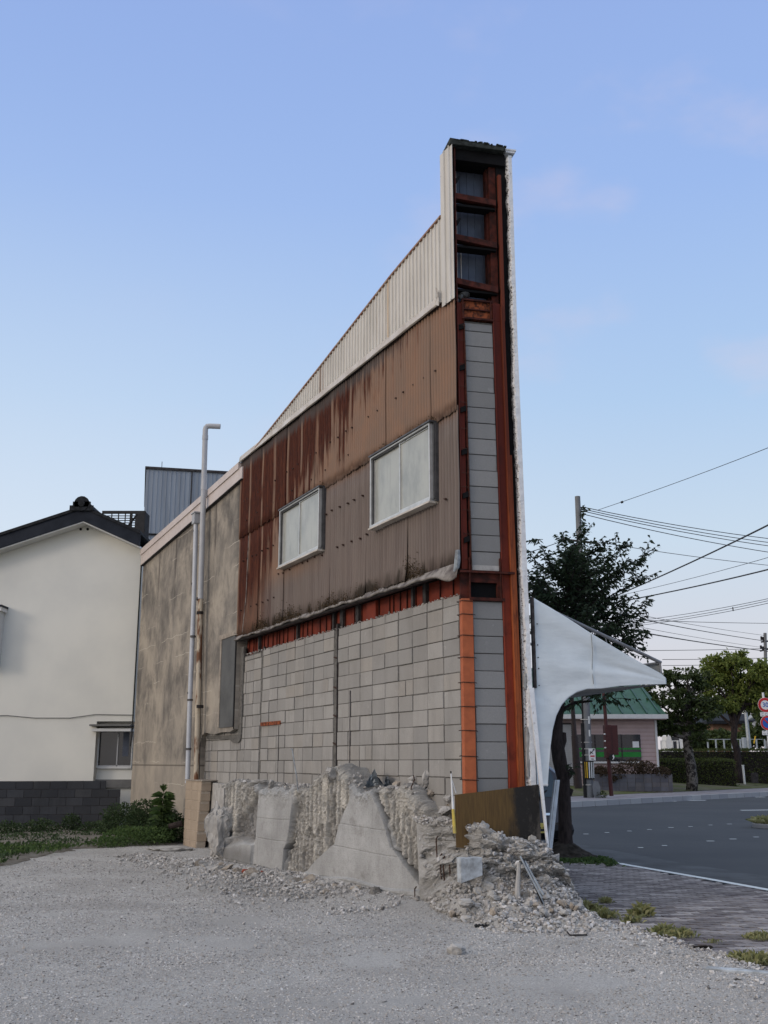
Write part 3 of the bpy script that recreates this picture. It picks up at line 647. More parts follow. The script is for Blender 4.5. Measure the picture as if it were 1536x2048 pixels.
# --- steel frame of the cut end (leans a little towards the street at its foot)
def EL(s_, z, n=0.0): return EF(s_+.052*min(1, max(0, (6.7-z)/5.2)), z, n)
m = MB(); m.fb(EF, .475, .56, 7.1, 9.2, -.26, -.16); m.fb(EF, .50, .59, 7.1, 9.2, -.20, -.10); m.build('rear_column', M('darkred'), B)
m = MB(); m.fb(EF, .595, .640, 7.0, 9.05, -.06, -.01); m.build('tower_flat_bar', M('redlip'), B, bevel=.006)
m = MB(); m.fb(EL, .490, .585, .9, 7.0, -.12, -.045); m.fb(EF, .490, .585, 7.0, 7.24, -.12, -.045); m.fb(EL, .474, .488, .9, 7.22, -.10, -.012); m.build('right_column', M('red'), B, bevel=.003)
m = MB(); m.fb(EL, .585, .628, .9, 7.2, -.10, -.005); m.fb(EL, .628, .668, .9, 5.25, -.10, -.035); m.fb(EL, .583, .591, .9, 7.2, -.02, .010); m.build('column_flange', M('redlip'), B, bevel=.003)
m = MB(); m.fb(EF, .02, .090, 3.80, 7.20, -.10, -.035); m.fb(EF, .012, .020, 3.8, 7.2, -.1, -.005); m.build('left_upper_column', M('red'), B)
m = MB(); m.fb(EL, .090, .096, 3.8, 7.15, -.08, -.004); m.build('column_edge_flange', M('darkred'), B)
for z in np.arange(4.12, 7.1, .54):
    m = MB(); m.poly(EL, [(.02, z), (.094, z+.03), (.094, z+.10), (.02, z+.065)], -.035, -.008); m.build('column_cleat', M('black'), B)
m = MB()
for z in np.arange(3.95, 7.1, .27):
    zz = z+random.uniform(-.05, .05); m.tube([EL(.012, zz, -.003), EL(.075, zz-.004, .002), EL(.105, zz-.02, .0)], .0035, 5)
m.tube([EL(.100, z, .004+.006*math.sin(z*9)) for z in np.arange(3.8, 7.0, .1)], .005, 5)
m.build('tie_rods', M('rebar'), B)
# flaking panel beam at the head
m = MB(); m.fb(EF, .075, .475, 6.985, 7.24, -.10, -.035); m.build('flaking_beam', M('flake'), B)
m = MB(); m.fb(EF, .075, .475, 7.225, 7.245, -.03, .004); m.fb(EF, .075, .475, 6.975, 7.0, -.03, .004); m.fb(EF, .075, .09, 7.0, 7.225, -.03, .002); m.fb(EF, .44, .455, 7.0, 7.225, -.03, .002); m.fb(EF, .09, .44, 7.105, 7.12, -.033, -.008)
m.build('beam_rim', M('darkred'), B)
# crumpled pale lump on the beam
V, Fc = scatter(np.array([EF(.11, 7.33, -.09), EF(.17, 7.36, -.10), EF(.08, 7.29, -.07)]), np.array([.085, .07, .06]), PROTOB); np_mesh('torn_insulation', V, Fc, M('darkgrey_panel'), B)
# middle floor beam
m = MB(); m.fb(EF, -.02, .655, 3.765, 3.79, -.10, .02); m.fb(EF, .10, .53, 3.44, 3.475, -.10, .004); m.fb(EF, .0, .10, 3.455, 3.765, -.08, -.04); m.fb(EF, .10, .53, 3.66, 3.765, -.08, -.035)
m.fb(EF, .095, .108, 3.45, 3.95, -.05, .01); m.fb(EF, .475, .487, 3.45, 3.95, -.05, .01); m.fb(EF, .487, .655, 3.455, 3.765, -.08, -.05); m.fb(EF, .45, .478, 3.475, 3.66, -.08, -.03)
m.build('floor_beam', M('darkred'), B)
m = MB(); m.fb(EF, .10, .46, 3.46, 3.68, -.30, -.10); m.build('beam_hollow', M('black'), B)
# lower left orange column with tie bands
m = MB(); m.fb(EF, .0, .135, .9, 3.46, -.105, -.002); ob = m.build('corner_column', M('orange'), B, bevel=.004)
for z in (1.42, 1.67, 1.96, 2.22, 2.50, 2.77, 3.03, 3.27, 3.43):
    z += random.uniform(-.01, .01); m = MB(); m.tube([SF(.24, z+.01, -.10), SF(.12, z, -.001), SF(-.004, z, .002), EF(.14, z-.004, .004), EF(.16, z-.01, -.0)], .0048, 5); m.build('column_tie', M('rebar'), B, smooth=True)
m = MB(); m.fb(SF, .10, .24, .9, 3.55, -.26, -.16); m.fb(SF, .20, .215, .9, 3.55, -.16, -.11); m.build('joint_channel', M('slot'), B)
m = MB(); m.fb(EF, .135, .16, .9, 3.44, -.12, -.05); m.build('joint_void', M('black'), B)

# --- cut end infill of single hollow blocks, one per course
m = MB()
for z in np.arange(1.03, 6.95, .2):
    if 3.42 < z+.1 < 3.80:
        if m.v: m.build('end_block_infill', M('block_end'), B, bevel=.006); m = MB()
        continue
    a, b = .104, .468
    z1 = z+.192
    if z1 > 6.96: z1 = 6.93
    if z < 3.4 < z1: z1 = 3.43
    if z > 3.6 and z < 3.84: z = 3.83
    e = random.uniform(-.006, .006); m.fb(EL, a+random.uniform(-.004, .004), b+random.uniform(-.005, .005), z, z1, -.16, -.028+e)
m.build('end_block_infill', M('block_end'), B, bevel=.006)
for z0_, z1_ in ((.9, 3.44), (3.79, 6.96)): m = MB(); m.fb(EL, .10, .475, z0_, z1_, -.2, -.045); m.build('end_mortar', M('mortar'), B)
m = MB(); m.fb(EF, .13, .47, 3.80, 3.86, -.06, -.01); m.build('ledge_stone', M('chunk'), B)

# --- white plaster facade seen on edge with a ragged broken margin
m = MB(); m.fb(FF, .05, 16.2, 0.0, 9.36, -.06, -.015); m.fb(FF, .05, .6, 0.0, 3.6, -.03, .03); m.build('street_facade', M('plaster'), B)
zz = np.arange(1.0, 9.34, .022); k = len(zz); r2 = random.Random(3)
inner = []
jag = 0
for z in zz:
    jag = jag*.72+r2.gauss(0, .0042); base_ = .716+.014*sstep(6.0, 7.5, z)
    inner.append(base_+jag+.014*(fbm(z*1.3, 5, 3)-.5)*2)
vs = []; uv = []
for z, i_ in zip(zz, inner):
    for s_, n_ in ((i_, -.10), (i_-.004+.006*r2.random(), -.02), (i_+.012, .008+.004*r2.random()), (.785, .012), (.79, -.01)): vs.append(EL(s_, z, n_)); uv.append((s_, z))
fs = [(i*5+j, i*5+j+1, (i+1)*5+j+1, (i+1)*5+j) for i in range(k-1) for j in range(4)]
m = MB(); m.add(vs, fs, uv); m.build('facade_edge', M('plaster'), B)
# crumbling render between column and facade
ps, sz = [], []
for z in np.arange(1.35, 9.25, .016):
    i_ = np.interp(z, zz, inner); wd = .012 if z > 3.4 else .028
    for _ in range(2): ps.append(EL(i_-random.uniform(-.012, wd), z+random.uniform(-.01, .01), random.uniform(-.06, .0))); sz.append(random.uniform(.004, .019)**1.0)
V, Fc = scatter(np.array(ps), np.array(sz), PROTO); np_mesh('crumbling_render', V, Fc, M('brokenplaster'), B)['kind'] = 'stuff'
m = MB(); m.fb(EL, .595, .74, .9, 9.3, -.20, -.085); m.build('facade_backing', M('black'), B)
for z0, z1, w_ in ((1.45, 1.80, .045), (1.55, 2.0, .03), (2.45, 2.62, .03)):
    m = MB(); m.poly(EL, [(.68, z0), (.705, z0-.03), (.725, z1-.1), (.71, z1), (.69, z1-.06)], -.03, .006); m.build('loose_render_piece', M('chunk'), B, bevel=.004)
# flat white trim at the street edge below the awning
m = MB(); m.add([EF(.872, 0.50, .24), EF(.888, .50, .24), EF(.888, .50, .21), EF(.872, .50, .21), EF(.780, 2.44, .03), EF(.842, 2.44, .03), EF(.842, 2.44, .0), EF(.78, 2.44, 0)],
  [(0, 3, 2, 1), (4, 5, 6, 7), (0, 1, 5, 4), (1, 2, 6, 5), (2, 3, 7, 6), (3, 0, 4, 7)]); m.build('edge_trim_board', M('plaster'), B)

# --- long block side wall (stack bond)
def blocks(t0, t1, z0, z1, lines, off):
    m = MB(); t = off
    rows = []
    z = lines
    while z > z0: z -= .2
    while z < z1:
        a, b = max(z, z0)+.0055, min(z+.2, z1)-.0055
        if b-a > .02: rows.append((a, b))
        z += .2
    for a, b in rows:
        t = off
        while t < t1:
            p, q = max(t, t0)+.006, min(t+.4, t1)-.006
            if q-p > .02:
                # some courses are laid from half blocks
                parts = [(p, q)] if (q-p < .25 or random.random() > .05) else [(p, (p+q)/2-.003), ((p+q)/2+.003, q)]
                for g, h in parts:
                    e = random.uniform(-.009, .007); dz = random.uniform(-.004, .004); m.fb(SF, g+random.uniform(0, .006), h-random.uniform(0, .004), a+dz, b+dz, -.2, -.10+e)
            t += .4
    return m
m = blocks(.245, 3.83, 1.0, 3.545, 1.63, .245)
o1 = m.build('block_panel', M('block'), B, bevel=.005)
m = blocks(3.98, 7.15, 1.0, 3.54, 1.63, 3.98)
for q in (blocks(7.24, 8.25, 1.0, 3.50, 1.62, 7.24), blocks(8.25, 10.50, 1.0, 2.20, 1.62, 8.04)): 
    n0 = len(m.v); m.v += q.v; m.uv += q.uv; m.f += [tuple(i+n0 for i in f) for f in q.f]; m.mi += q.mi
m.build('block_panel', M('block'), B, bevel=.005)
m = MB(); m.fb(SF, .25, 10.6, .8, 3.52, -.22, -.112); m.build('block_joints', M('mortar'), B)
m = MB(); m.fb(SF, 3.835, 3.975, .9, 3.62, -.16, -.13); m.fb(SF, 3.835, 3.85, .9, 3.62, -.13, -.09); m.build('dark_post', M('slot'), B)
for z in (1.85, 2.25, 2.66, 3.1):
    m = MB(); m.tube([SF(3.84, z, -.10), SF(3.9, z+.02, -.085), SF(3.97, z+.03, -.10)], .012, 5); m.build('rebar_tie', M('rebar'), B)
m = MB(); m.fb(SF, 7.155, 7.235, .9, 3.6, -.16, -.125); m.build('dark_post', M('slot'), B)
m = MB(); m.tube([SF(3.36, z, -.096) for z in (1.2, 1.7, 2.2, 2.6)], .012, 5); m.tube([SF(6.25, z, -.096) for z in (1.2, 1.6, 2.2)], .010, 5); m.build('conduit_stub', M('greypost'), B)
m = MB(); m.fb(SF, 6.16, 7.12, 2.215, 2.275, -.12, -.075); m.build('rusty_angle_lintel', M('flake'), B)
# mortar smears between blocks: thin vertical pipe chases
# red steel beam above the blocks
m = MB(); m.fb(SF, .13, 8.3, 3.50, 3.82, -.26, -.19); m.build('red_beam', M('red'), B)
t = .5
while t < 8.2:
    m = MB(); m.fb(SF, t, t+.012, 3.5, 3.82, -.19, -.17); m.build('beam_stiffener', M('darkred'), B); t += random.choice((.12, .25, .33, .2))
for t in (1.15, 1.5, 3.2, 3.75, 4.1, 5.6, 7.5): m = MB(); m.fb(SF, t, t+random.uniform(.05, .12), 3.5, 3.83, -.19, -.14); m.build('beam_hanger', M('slot'), B)
m = MB(); m.fb(SF, 2.6, 2.9, 3.50, 3.80, -.18, -.13); m.build('red_bracket', M('red'), B)
# broken mortar cap along the top course
ps, sz = [], []
for t in np.arange(.3, 8.2, .02):
    ps.append(SF(t, 3.55+random.uniform(-.012, .012), -.13+random.uniform(-.03, .02))); sz.append(random.uniform(.01, .028))
V, Fc = scatter(np.array(ps), np.array(sz), PROTO); np_mesh('broken_mortar_cap', V, Fc, M('stone'), B)['kind'] = 'stuff'

# --- stucco wall of the rear half
def stucco():
    pts_main = [(8.34, 2.20), (8.34, 4.0), (8.34, 6.98), (16.42, 6.70), (16.42, 0.0), (10.52, 0.0), (10.52, 1.9), (10.42, 2.12), (10.2, 2.18), (9.6, 2.13), (9.1, 2.16), (8.6, 2.15)]
    m = MB(); m.poly(SF, pts_main[::-1], -.25, .0); return m
m = stucco(); ob = m.build('stucco_wall', M('stucco'), B)
# rounded mortar margin round the opening
m = MB(); m.fb(SF, 8.16, 8.34, 2.1, 3.70, -.11, -.075); m.poly(SF, [(8.16, 2.1), (8.34, 2.1), (9.2, 2.1), (10.3, 2.12), (10.3, 2.06), (9.7, 2.05), (9.2, 2.02), (8.9, 2.03), (8.6, 1.96), (8.3, 1.95), (8.2, 2.0)][::-1], -.11, -.07)
m.build('mortar_margin', M('mortar'), B)
m = MB(); m.fb(SF, 8.40, 9.22, 2.24, 3.93, .0, .018); m.build('dark_closing_panel', M('darkgrey_panel'), B, bevel=.002)
m = MB(); m.fb(SF, 8.345, 8.40, 2.2, 3.95, .0, .006); m.build('panel_reveal', M('black'), B)
m = MB(); m.fb(SF, 9.22, 9.30, 2.26, 3.97, .0, .03); m.poly(SF, [(9.3, 3.92), (9.42, 3.96), (9.36, 4.02), (8.5, 4.0), (8.3, 3.92), (8.5, 3.93)], .0, .035); m.build('opening_edge_render', M('chunktan'), B)
# fascia
def slope(t, a, b): return a+(b-a)*(t-8.2)/(16.44-8.2)
for nm, zl, zh, n1 in (('fascia_lower_board', (6.93, 6.60), (7.17, 6.88), .06), ('fascia_cap', (7.17, 6.88), (7.30, 7.04), .085)):
    m = MB()
    for a, b in (((8.20, 10.75), (10.79, 16.46)) if 'lower' in nm else ((8.37, 16.48),)):
        c = [(a, slope(a, *zl), n1), (b, slope(b, *zl), n1), (b, slope(b, *zl), -.2), (a, slope(a, *zl), -.2), (a, slope(a, *zh), n1), (b, slope(b, *zh), n1), (b, slope(b, *zh), -.2), (a, slope(a, *zh), -.2)]
        m.hexa([SF(*q) for q in c], [(q[0], q[1]) for q in c])
    m.build(nm, M('fasc'), B)
m = MB(); c = [(8.22, 6.915, .075), (16.44, 6.585, .075), (16.44, 6.585, -.05), (8.22, 6.915, -.05), (8.22, 6.935, .07), (16.44, 6.605, .07), (16.44, 6.605, -.05), (8.22, 6.935, -.05)]
m.hexa([SF(*q) for q in c]); m.build('fascia_drip_edge', M('slot'), B)
# --- sliding windows
for (a, b, c_, d) in WIN:
    w_ = MB(); w_.fb(SF, b-.022, b, c_, d, .0, .12); w_.fb(SF, a, a+.022, c_+.01, d, .0, .12); w_.fb(SF, a, b, d-.022, d, .0, .12); w_.fb(SF, a, b, c_-.005, c_+.028, .0, .125)
    W = w_.build('window', M('alu'), B, bevel=.002)
    q = MB(); q.fb(SF, b-.04, b-.022, c_+.02, d-.02, -.02, .095); q.fb(SF, a+.02, b-.02, d-.04, d-.022, -.02, .095); q.build('dark_reveal', M('aludark'), W)
    q = MB(); q.fb(SF, a-.035, a-.004, c_+.03, d+.02, .0, .075); q.fb(SF, a-.05, a-.035, c_-.01, d, .0, .06); q.build('side_channel', M('aludark'), W)
    q = MB(); q.fb(SF, a-.04, b+.01, d+.002, d+.022, .0, .14); q.build('head_hood', M('aludark'), W)
    q = MB(); q.fb(SF, a-.01, b+.015, c_-.028, c_-.007, .0, .14); q.build('sill', M('flash'), W)
    mid = (a+b)/2
    q = MB(); q.fb(SF, mid-.015, b-.04, c_+.05, d-.04, .052, .058); q.build('glass_pane', M('frosted'), W)
    q = MB(); q.fb(SF, a+.03, mid+.015, c_+.05, d-.04, .072, .080); q.build('glass_pane', M('frosted'), W)
    q = MB(); q.fb(SF, b-.055, b-.040, c_+.03, d-.03, .05, .07); q.fb(SF, mid-.014, mid+.010, c_+.03, d-.03, .07, .098); q.fb(SF, a+.022, mid+.012, c_+.03, c_+.065, .07, .10); q.fb(SF, mid, b-.04, c_+.03, c_+.06, .05, .075); q.fb(SF, a+.022, mid, d-.045, d-.022, .07, .095)
    q.build('sash_bars', M('alu'), W)
# ================================================================== GROUND
m = MB(); m.add([(-900, -60, -.12), (900, -60, -.12), (900, 1800, -.12), (-900, 1800, -.12)], [(0, 1, 2, 3)]); struct(m.build('ground', M('far')))
# far side of the road: land that rises gently beyond the kerb
K0 = Vector((6.8, 39.5)); KD = Vector((.668, .744)).normalized(); KN = Vector((-KD.y, KD.x))
def kq(x, y): return (Vector((x, y))-K0).dot(KN)
def gz(x, y):
    q = kq(x, y)
    return 0.0 if q < 0 else .19+.36*float(sstep(3.4, 9.5, q))
def kp(a, q): v = K0+KD*a+KN*q; return v.x, v.y
m = MB()
QS = [(.16, .13), (3.4, .13)]
for a0, a1 in ((-9, 90),):
    m.add([(*kp(a0, .16), .19), (*kp(a1, .16), .19), (*kp(a1, 3.4), .19), (*kp(a0, 3.4), .19)], [(0, 1, 2, 3)])
struct(m.build('sidewalk', M('sidewalk')))
vs, fs = [], []
qs = [3.4, 4.4, 5.4, 6.4, 7.4, 8.4, 9.5, 20, 60, 160]; aa = list(range(-10, 160, 5))
for q in qs:
    for a in aa: x, y = kp(a, q); vs.append((x, y, .186+.36*float(sstep(3.4, 9.5, q))+.03*fbm(x*.5, y*.5)))
W = len(aa); fs = [(j*W+i, j*W+i+1, (j+1)*W+i+1, (j+1)*W+i) for j in range(len(qs)-1) for i in range(W-1)]
m = MB(); m.add(vs, fs); struct(m.build('verge', M('verge'), smooth=True))
m = MB()
for i in range(-10, 110): 
    a0, a1 = i*.9+.012, i*.9+.888
    m.hexa([(*kp(a0, 0), -.02), (*kp(a1, 0), -.02), (*kp(a1, .18), -.02), (*kp(a0, .18), -.02), (*kp(a0, .02), .205), (*kp(a1, .02), .205), (*kp(a1, .18), .205), (*kp(a0, .18), .205)])
struct(m.build('kerb', M('kerb'), bevel=.01))
m = MB(); m.fb(lambda a, z, n: (*kp(a, n), z), -9, 100, -.02, .16, .03, .16); struct(m.build('kerb_joint', M('mortar')))
# near edge of the road
EDGE = [(8.2, -4.0), (7.0, 4.0), (5.95, 9.5), (4.90, 14.03), (4.46, 15.5), (3.79, 17.56), (3.43, 19.11), (2.6, 22.5), (1.6, 27.5), (.9, 31)]
far = [(*kp(-8.8, .05),), (*kp(95, .05),)]
m = MB(); pts = EDGE+[far[0], far[1], (120, 60), (60, -6)]
m.add([(x, y, -.004) for x, y in pts], [tuple(range(len(pts)))[::-1]]); struct(m.build('road', M('asphalt')))
def offs(P, d):
    o = []
    for i, p in enumerate(P):
        a = Vector(P[max(i-1, 0)]); b = Vector(P[min(i+1, len(P)-1)]); t = (b-a).normalized(); o.append((p[0]+t.y*d, p[1]-t.x*d))
    return o
def ribbon(P, d0, d1, z, name, mat, uv=None):
    a, b = offs(P, d0), offs(P, d1); n = len(P); m = MB(); m.add([(*p, z) for p in a]+[(*p, z) for p in b], [(i, i+1, n+i+1, n+i) for i in range(n-1)]); return m.build(name, mat)
def dense(P, k=6):
    o = []
    for (a, b), (c, d) in zip(P, P[1:]): o += [(a+(c-a)*i/k, b+(d-b)*i/k) for i in range(k)]
    return o+[P[-1]]
DE_ = dense(EDGE[:8])
struct(ribbon(DE_, .06, 1.15, .0, 'gutter_strip', M('asphalt2')))
struct(ribbon([p for p in DE_ if p[1] < 17.9], .04, .17, .004, 'road_line', M('paint')))
m = MB()
for i in range(9):
    x, y = 3.75-.045*i+random.uniform(-.03, .03), 17.9+.16*i; m.add([(x, y, .004), (x+.10, y+.01, .004), (x+.09, y+.09, .004), (x+.0, y+.08, .004)], [(0, 1, 2, 3)])
struct(m.build('worn_road_line', M('paint')))
m = MB()
for u, v in [(1172, 1668), (1214, 1665), (1259, 1662), (1299, 1659), (1342, 1655), (1381, 1653), (1421, 1650), (1459, 1648), (1281, 1695), (1329, 1691), (1421, 1682), (1466, 1678), (1512, 1674), (1535, 1643)]:
    x, y, _ = onground(u, v); w_ = random.uniform(.05, .09); m.add([(x-w_, y-.05, .001), (x+w_, y-.05, .001), (x+w_, y+.05, .001), (x-w_, y+.05, .001)], [(0, 1, 2, 3)])
for u, v, w_ in [(1325, 1603, .6), (1385, 1601, .6), (1232, 1607, .4), (1520, 1594, .3), (1518, 1620, .7)]:
    x, y, _ = onground(u, v); m.add([(x-w_, y-.35, .001), (x+w_, y-.05, .001), (x+w_, y+.25, .001), (x-w_, y-.05, .001)], [(0, 1, 2, 3)])
struct(m.build('road_markings', M('paint')))
# low round planter island at the right edge of the road
x, y, _ = onground(1566, 1655)
m = MB(); 
k = 24; m.tube([(x, y, -.01), (x, y, .10)], .75, k); struct(m.build('traffic_island', M('kerb'), bevel=.02))
ISL = (x, y)

# brick pavement: interlocking zigzag pavers, each one a real block
PL = [(1.2, 26), (1.9, 18), (1.86, 12.3), (1.87, 11.74), (2.19, 11.22), (2.43, 10.17), (2.72, 9.3), (2.87, 8.39), (3.2, 6.9), (3.7, 3)]   # gravel side
def lim(P, y):
    for (a, b), (c, d) in zip(P, P[1:]):
        if min(b, d) <= y <= max(b, d): return a+(c-a)*(y-b)/(d-b)
    return P[0][0] if y > P[0][1] else P[-1][0]
m = MB(); L_ = [(lim(PL, y)-.5, y) for y in np.arange(3, 25, 1.0)]; R_ = [(lim(EDGE[::-1], y)+.05, y) for y in np.arange(3, 25, 1.0)]
m.add([(x, y, -.02) for x, y in L_]+[(x, y, -.02) for x, y in R_], [(i, len(L_)+i, len(L_)+i+1, i+1) for i in range(len(L_)-1)]); struct(m.build('pavement_bed', M('paverbase')))
m = MB(); pa = R(6); ca, sa = math.cos(pa), math.sin(pa)
pw, ph = .13, .26; g = .006
def zig(i, j):
    # a paver with kinked long sides, laid in running rows across the path
    x0 = i*ph+(j % 2)*ph*.5; y0 = j*pw; K = .028; xs = [0, .25, .5, .75, 1.0]; off = [0, K, 0, -K, 0]
    lo = [(x0+g+(ph-2*g)*a, y0+g+o) for a, o in zip(xs, off)]; hi = [(x0+g+(ph-2*g)*a, y0+pw-g+o) for a, o in zip(xs, off)]
    return lo, hi
for j in range(-10, 220):
    for i in range(-20, 60):
        cx, cy = (i+.5)*ph, (j+.5)*pw; X, Y_ = ca*cx-sa*cy+1.5, sa*cx+ca*cy+3.5
        if not (3.2 < Y_ < 24): continue
        if not (lim(PL, Y_)-.35 < X < lim(EDGE[::-1], Y_)-.03): continue
        lo, hi = zig(i, j); z = .0+.006*(fbm(X*1.5, Y_*1.5)-.5)+random.uniform(-.0025, .0025); tx, ty = random.uniform(-.008, .008), random.uniform(-.008, .008)
        T = lambda p, dz: (ca*p[0]-sa*p[1]+1.5, sa*p[0]+ca*p[1]+3.5, z+dz+(p[0]-cx)*tx+(p[1]-cy)*ty)
        top = [T(p, 0) for p in lo]+[T(p, 0) for p in hi[::-1]]; bot = [T(p, -.02) for p in lo]+[T(p, -.02) for p in hi[::-1]]
        k = len(top); m.add(top+bot, [tuple(range(k))]+[(a, a+k, (a+1) % k+k, (a+1) % k) for a in range(k)])
struct(m.build('brick_pavement', M('paver')))
# smooth concrete edging between gravel and pavers
m = MB(); eb = [(1.80, 12.6), (1.98, 11.74), (2.32, 11.22), (2.60, 10.17), (2.92, 9.3), (3.12, 8.39), (3.5, 6.9), (4.0, 3)]; a = offs(eb, 0); b = offs(eb, .32)
struct(ribbon(eb, .0, .34, .006, 'pavement_edging', M('sidewalk')))

# gravel lot: displaced sheet
def lotz(x, y):
    h = .035*(fbm(x*.55, y*.55, 4)-.45)+.018*(fbm(x*3, y*3, 3)-.5)
    # spoil banked up against the broken wall
    dx, dy = x+2.53, y-17.15; al = dx*.5368-dy*.8437; ac = dx*.8437+dy*.5368     # along, across (positive away from the camera)
    h = h+.10*np.exp(-(np.minimum(ac, 0)/.55)**2)*sstep(-1.5, .0, al)*(1-sstep(5.3, 6.6, al))
    h = h+.05*sstep(.0, -.5, x-np.vectorize(lambda q: lim(PL, q))(y))*0
    return h
ys = np.concatenate([np.arange(3.0, 13.0, .05), np.arange(13.0, 33.0, .09)]); nx = 230
lx = np.array([lim(PL, y)+.12 for y in ys]); X = np.zeros((len(ys), nx)); Yg = np.repeat(ys[:, None], nx, 1)
for i, y in enumerate(ys): X[i] = lx[i]-(np.linspace(0, 1, nx)**1.25)*(lx[i]+max(5.5, .46*y)+1)
jit = (rng.random(X.shape)-.5)*.03; X[:, 1:] += jit[:, 1:]; Z = lotz(X, Yg)+.012
edge = (fbm(ys*3, ys*0+2, 3)-.5)*.28; X[:, 0] += edge; Z[:, 0] = -.03; X[:, 1] = np.minimum(X[:, 1], X[:, 0]-.02); Z[:, 1] = .0
V = np.stack([X, Yg, Z], -1).reshape(-1, 3); n = len(ys)
I = np.arange(n-1)[:, None]*nx+np.arange(nx-1)[None]; Fq = np.stack([I, I+1, I+nx+1, I+nx], -1).reshape(-1, 4)[:, ::-1]
struct(np_mesh('gravel_lot', V, Fq, M('gravel'), smooth=True))
m = MB(); m.box(-16, lim(PL, 3)-.1, -6, 3.02, -.1, 0.0); struct(m.build('gravel_lot_near', M('gravel')))
# bare soil patch in the far left corner
def soilz(x, y): return .03+.05*fbm(x*1.5, y*1.5, 3)
SP = [(-14, 15.2), (-7.2, 15.9), (-6.05, 16.6), (-5.9, 18.2), (-5.75, 20.4), (-4.7, 21.0), (-3.9, 21.9), (-4.6, 23), (-8, 29), (-16, 30)]
gx, gy = np.meshgrid(np.arange(-16, -3.6, .12), np.arange(15, 30, .12))
def inpoly(x, y, P):
    c = np.zeros(np.shape(x), bool); j = len(P)-1
    for i in range(len(P)):
        xi, yi = P[i]; xj, yj = P[j]
        if yi != yj: c ^= ((yi > y) != (yj > y)) & (x < (xj-xi)*(y-yi)/(yj-yi)+xi)
        j = i
    return c
def dpoly(x, y, P):
    d = np.full(np.shape(x), 1e9)
    for (a, b), (c, e) in zip(P, P[1:]+P[:1]):
        t = np.clip(((x-a)*(c-a)+(y-b)*(e-b))/((c-a)**2+(e-b)**2), 0, 1); d = np.minimum(d, np.hypot(x-a-t*(c-a), y-b-t*(e-b)))
    return d
ins = inpoly(gx, gy, SP); dd = dpoly(gx, gy, SP)*np.where(ins, 1, -1)+.5*(fbm(gx*1.6, gy*1.6, 3)-.5)
zz_ = np.where(dd > 0, .035+.05*sstep(0, .8, dd)+.05*(fbm(gx*2.5, gy*2.5, 4)-.5), -.08)
V = np.stack([gx, gy, zz_], -1).reshape(-1, 3); ny, nx2 = gx.shape; I = np.arange(ny-1)[:, None]*nx2+np.arange(nx2-1)[None]
struct(np_mesh('soil_patch', V, np.stack([I, I+1, I+nx2+1, I+nx2], -1).reshape(-1, 4), M('soil'), smooth=True))

# loose stones on the lot
def lotpts(n, y0, y1, pw_=1.0):
    y = y0+(y1-y0)*rng.random(n)**pw_; l = np.interp(y, ys, lx); x = l+.06-rng.random(n)*(l+.40*y+.6); return x, y
XS, YS, SZ = [], [], []
for n, y0, y1, a, b in ((75000, 6.3, 9.5, .004, .014), (60000, 9, 13.5, .005, .017), (30000, 13, 18, .007, .019), (8000, 17.5, 23, .010, .018), (1500, 6.3, 18, .012, .022), (110, 6.5, 18, .02, .035)):
    x, y = lotpts(n, y0, y1); sz_ = a+(b-a)*rng.random(n)**1.6
    if n > 5000: keep = fbm(x*1.3, y*1.3, 3) > .38+.14*rng.random(n)-.12; x, y, sz_ = x[keep], y[keep], sz_[keep]
    XS.append(x); YS.append(y); SZ.append(sz_)
# coarser stones swept to the pavement edge and below the wall
n = 2600; y = 5+8.3*rng.random(n); l = np.interp(y, ys, lx); x = l+.16-np.abs(rng.normal(0, .35, n)); XS.append(x); YS.append(y); SZ.append(.010+.026*rng.random(n)**2.2)
x, y, sz_ = map(np.concatenate, (XS, YS, SZ)); ok = ~(inpoly(x, y, SP) & (rng.random(len(x)) < .93)); x, y, sz_ = x[ok], y[ok], sz_[ok]
P_ = np.stack([x, y, lotz(x, y)+.010+sz_*.22], 1); V, Fc = scatter(P_, sz_, PROTO, .6)
stuff(np_mesh('gravel', V, Fc, M('stone')), 'loose crushed grey stones covering the demolition lot', 'gravel')

# ================================================================== BROKEN CONCRETE WALL
WP = np.array([-2.72, 17.44]); WD = np.array([.5368, -.8437]); WN = np.array([-.8437, -.5368])
def WF(b, z, n=0.): return (WP[0]+WD[0]*b+WN[0]*n, WP[1]+WD[1]*b+WN[1]*n, z)
def onwall(u, v): return _pl(u, v, WP, WD)
BL = 6.15
nb, nz_ = 760, 170
b = np.linspace(0, BL, nb)[:, None]*np.ones((1, nz_)); 
topc = [(435, 1572), (470, 1565), (490, 1570), (520, 1578), (560, 1580), (600, 1578), (625, 1562), (640, 1545), (655, 1533), (672, 1540), (690, 1572), (715, 1580), (745, 1578), (775, 1572), (800, 1580), (820, 1600), (845, 1640), (870, 1655), (900, 1690)]
TB = np.array([onwall(u, v) for u, v in topc]); print('TB', TB.round(2).tolist())
top = np.interp(b[:, 0], TB[:, 0], TB[:, 1])+.11*(fbm(b[:, 0]*5, b[:, 0]*0+1, 5, 0, .62)-.5)*2+.05*(fbm(b[:, 0]*34, b[:, 0]*0+3, 3)-.5)
w01 = np.linspace(0, 1, nz_)[None, :]; z = -.1+(top[:, None]+.1)*w01
def reg(P): Q = [onwall(*p) for p in P]; return Q
R1 = reg([(508, 1560), (580, 1560), (585, 1600), (578, 1665), (570, 1700), (566, 1760), (505, 1735), (505, 1650)])
R2 = reg([(697, 1500), (748, 1500), (747, 1590), (770, 1640), (785, 1690), (800, 1715), (832, 1765), (870, 1830), (600, 1810), (612, 1742), (628, 1722), (650, 1702), (668, 1685), (676, 1650), (698, 1600)])
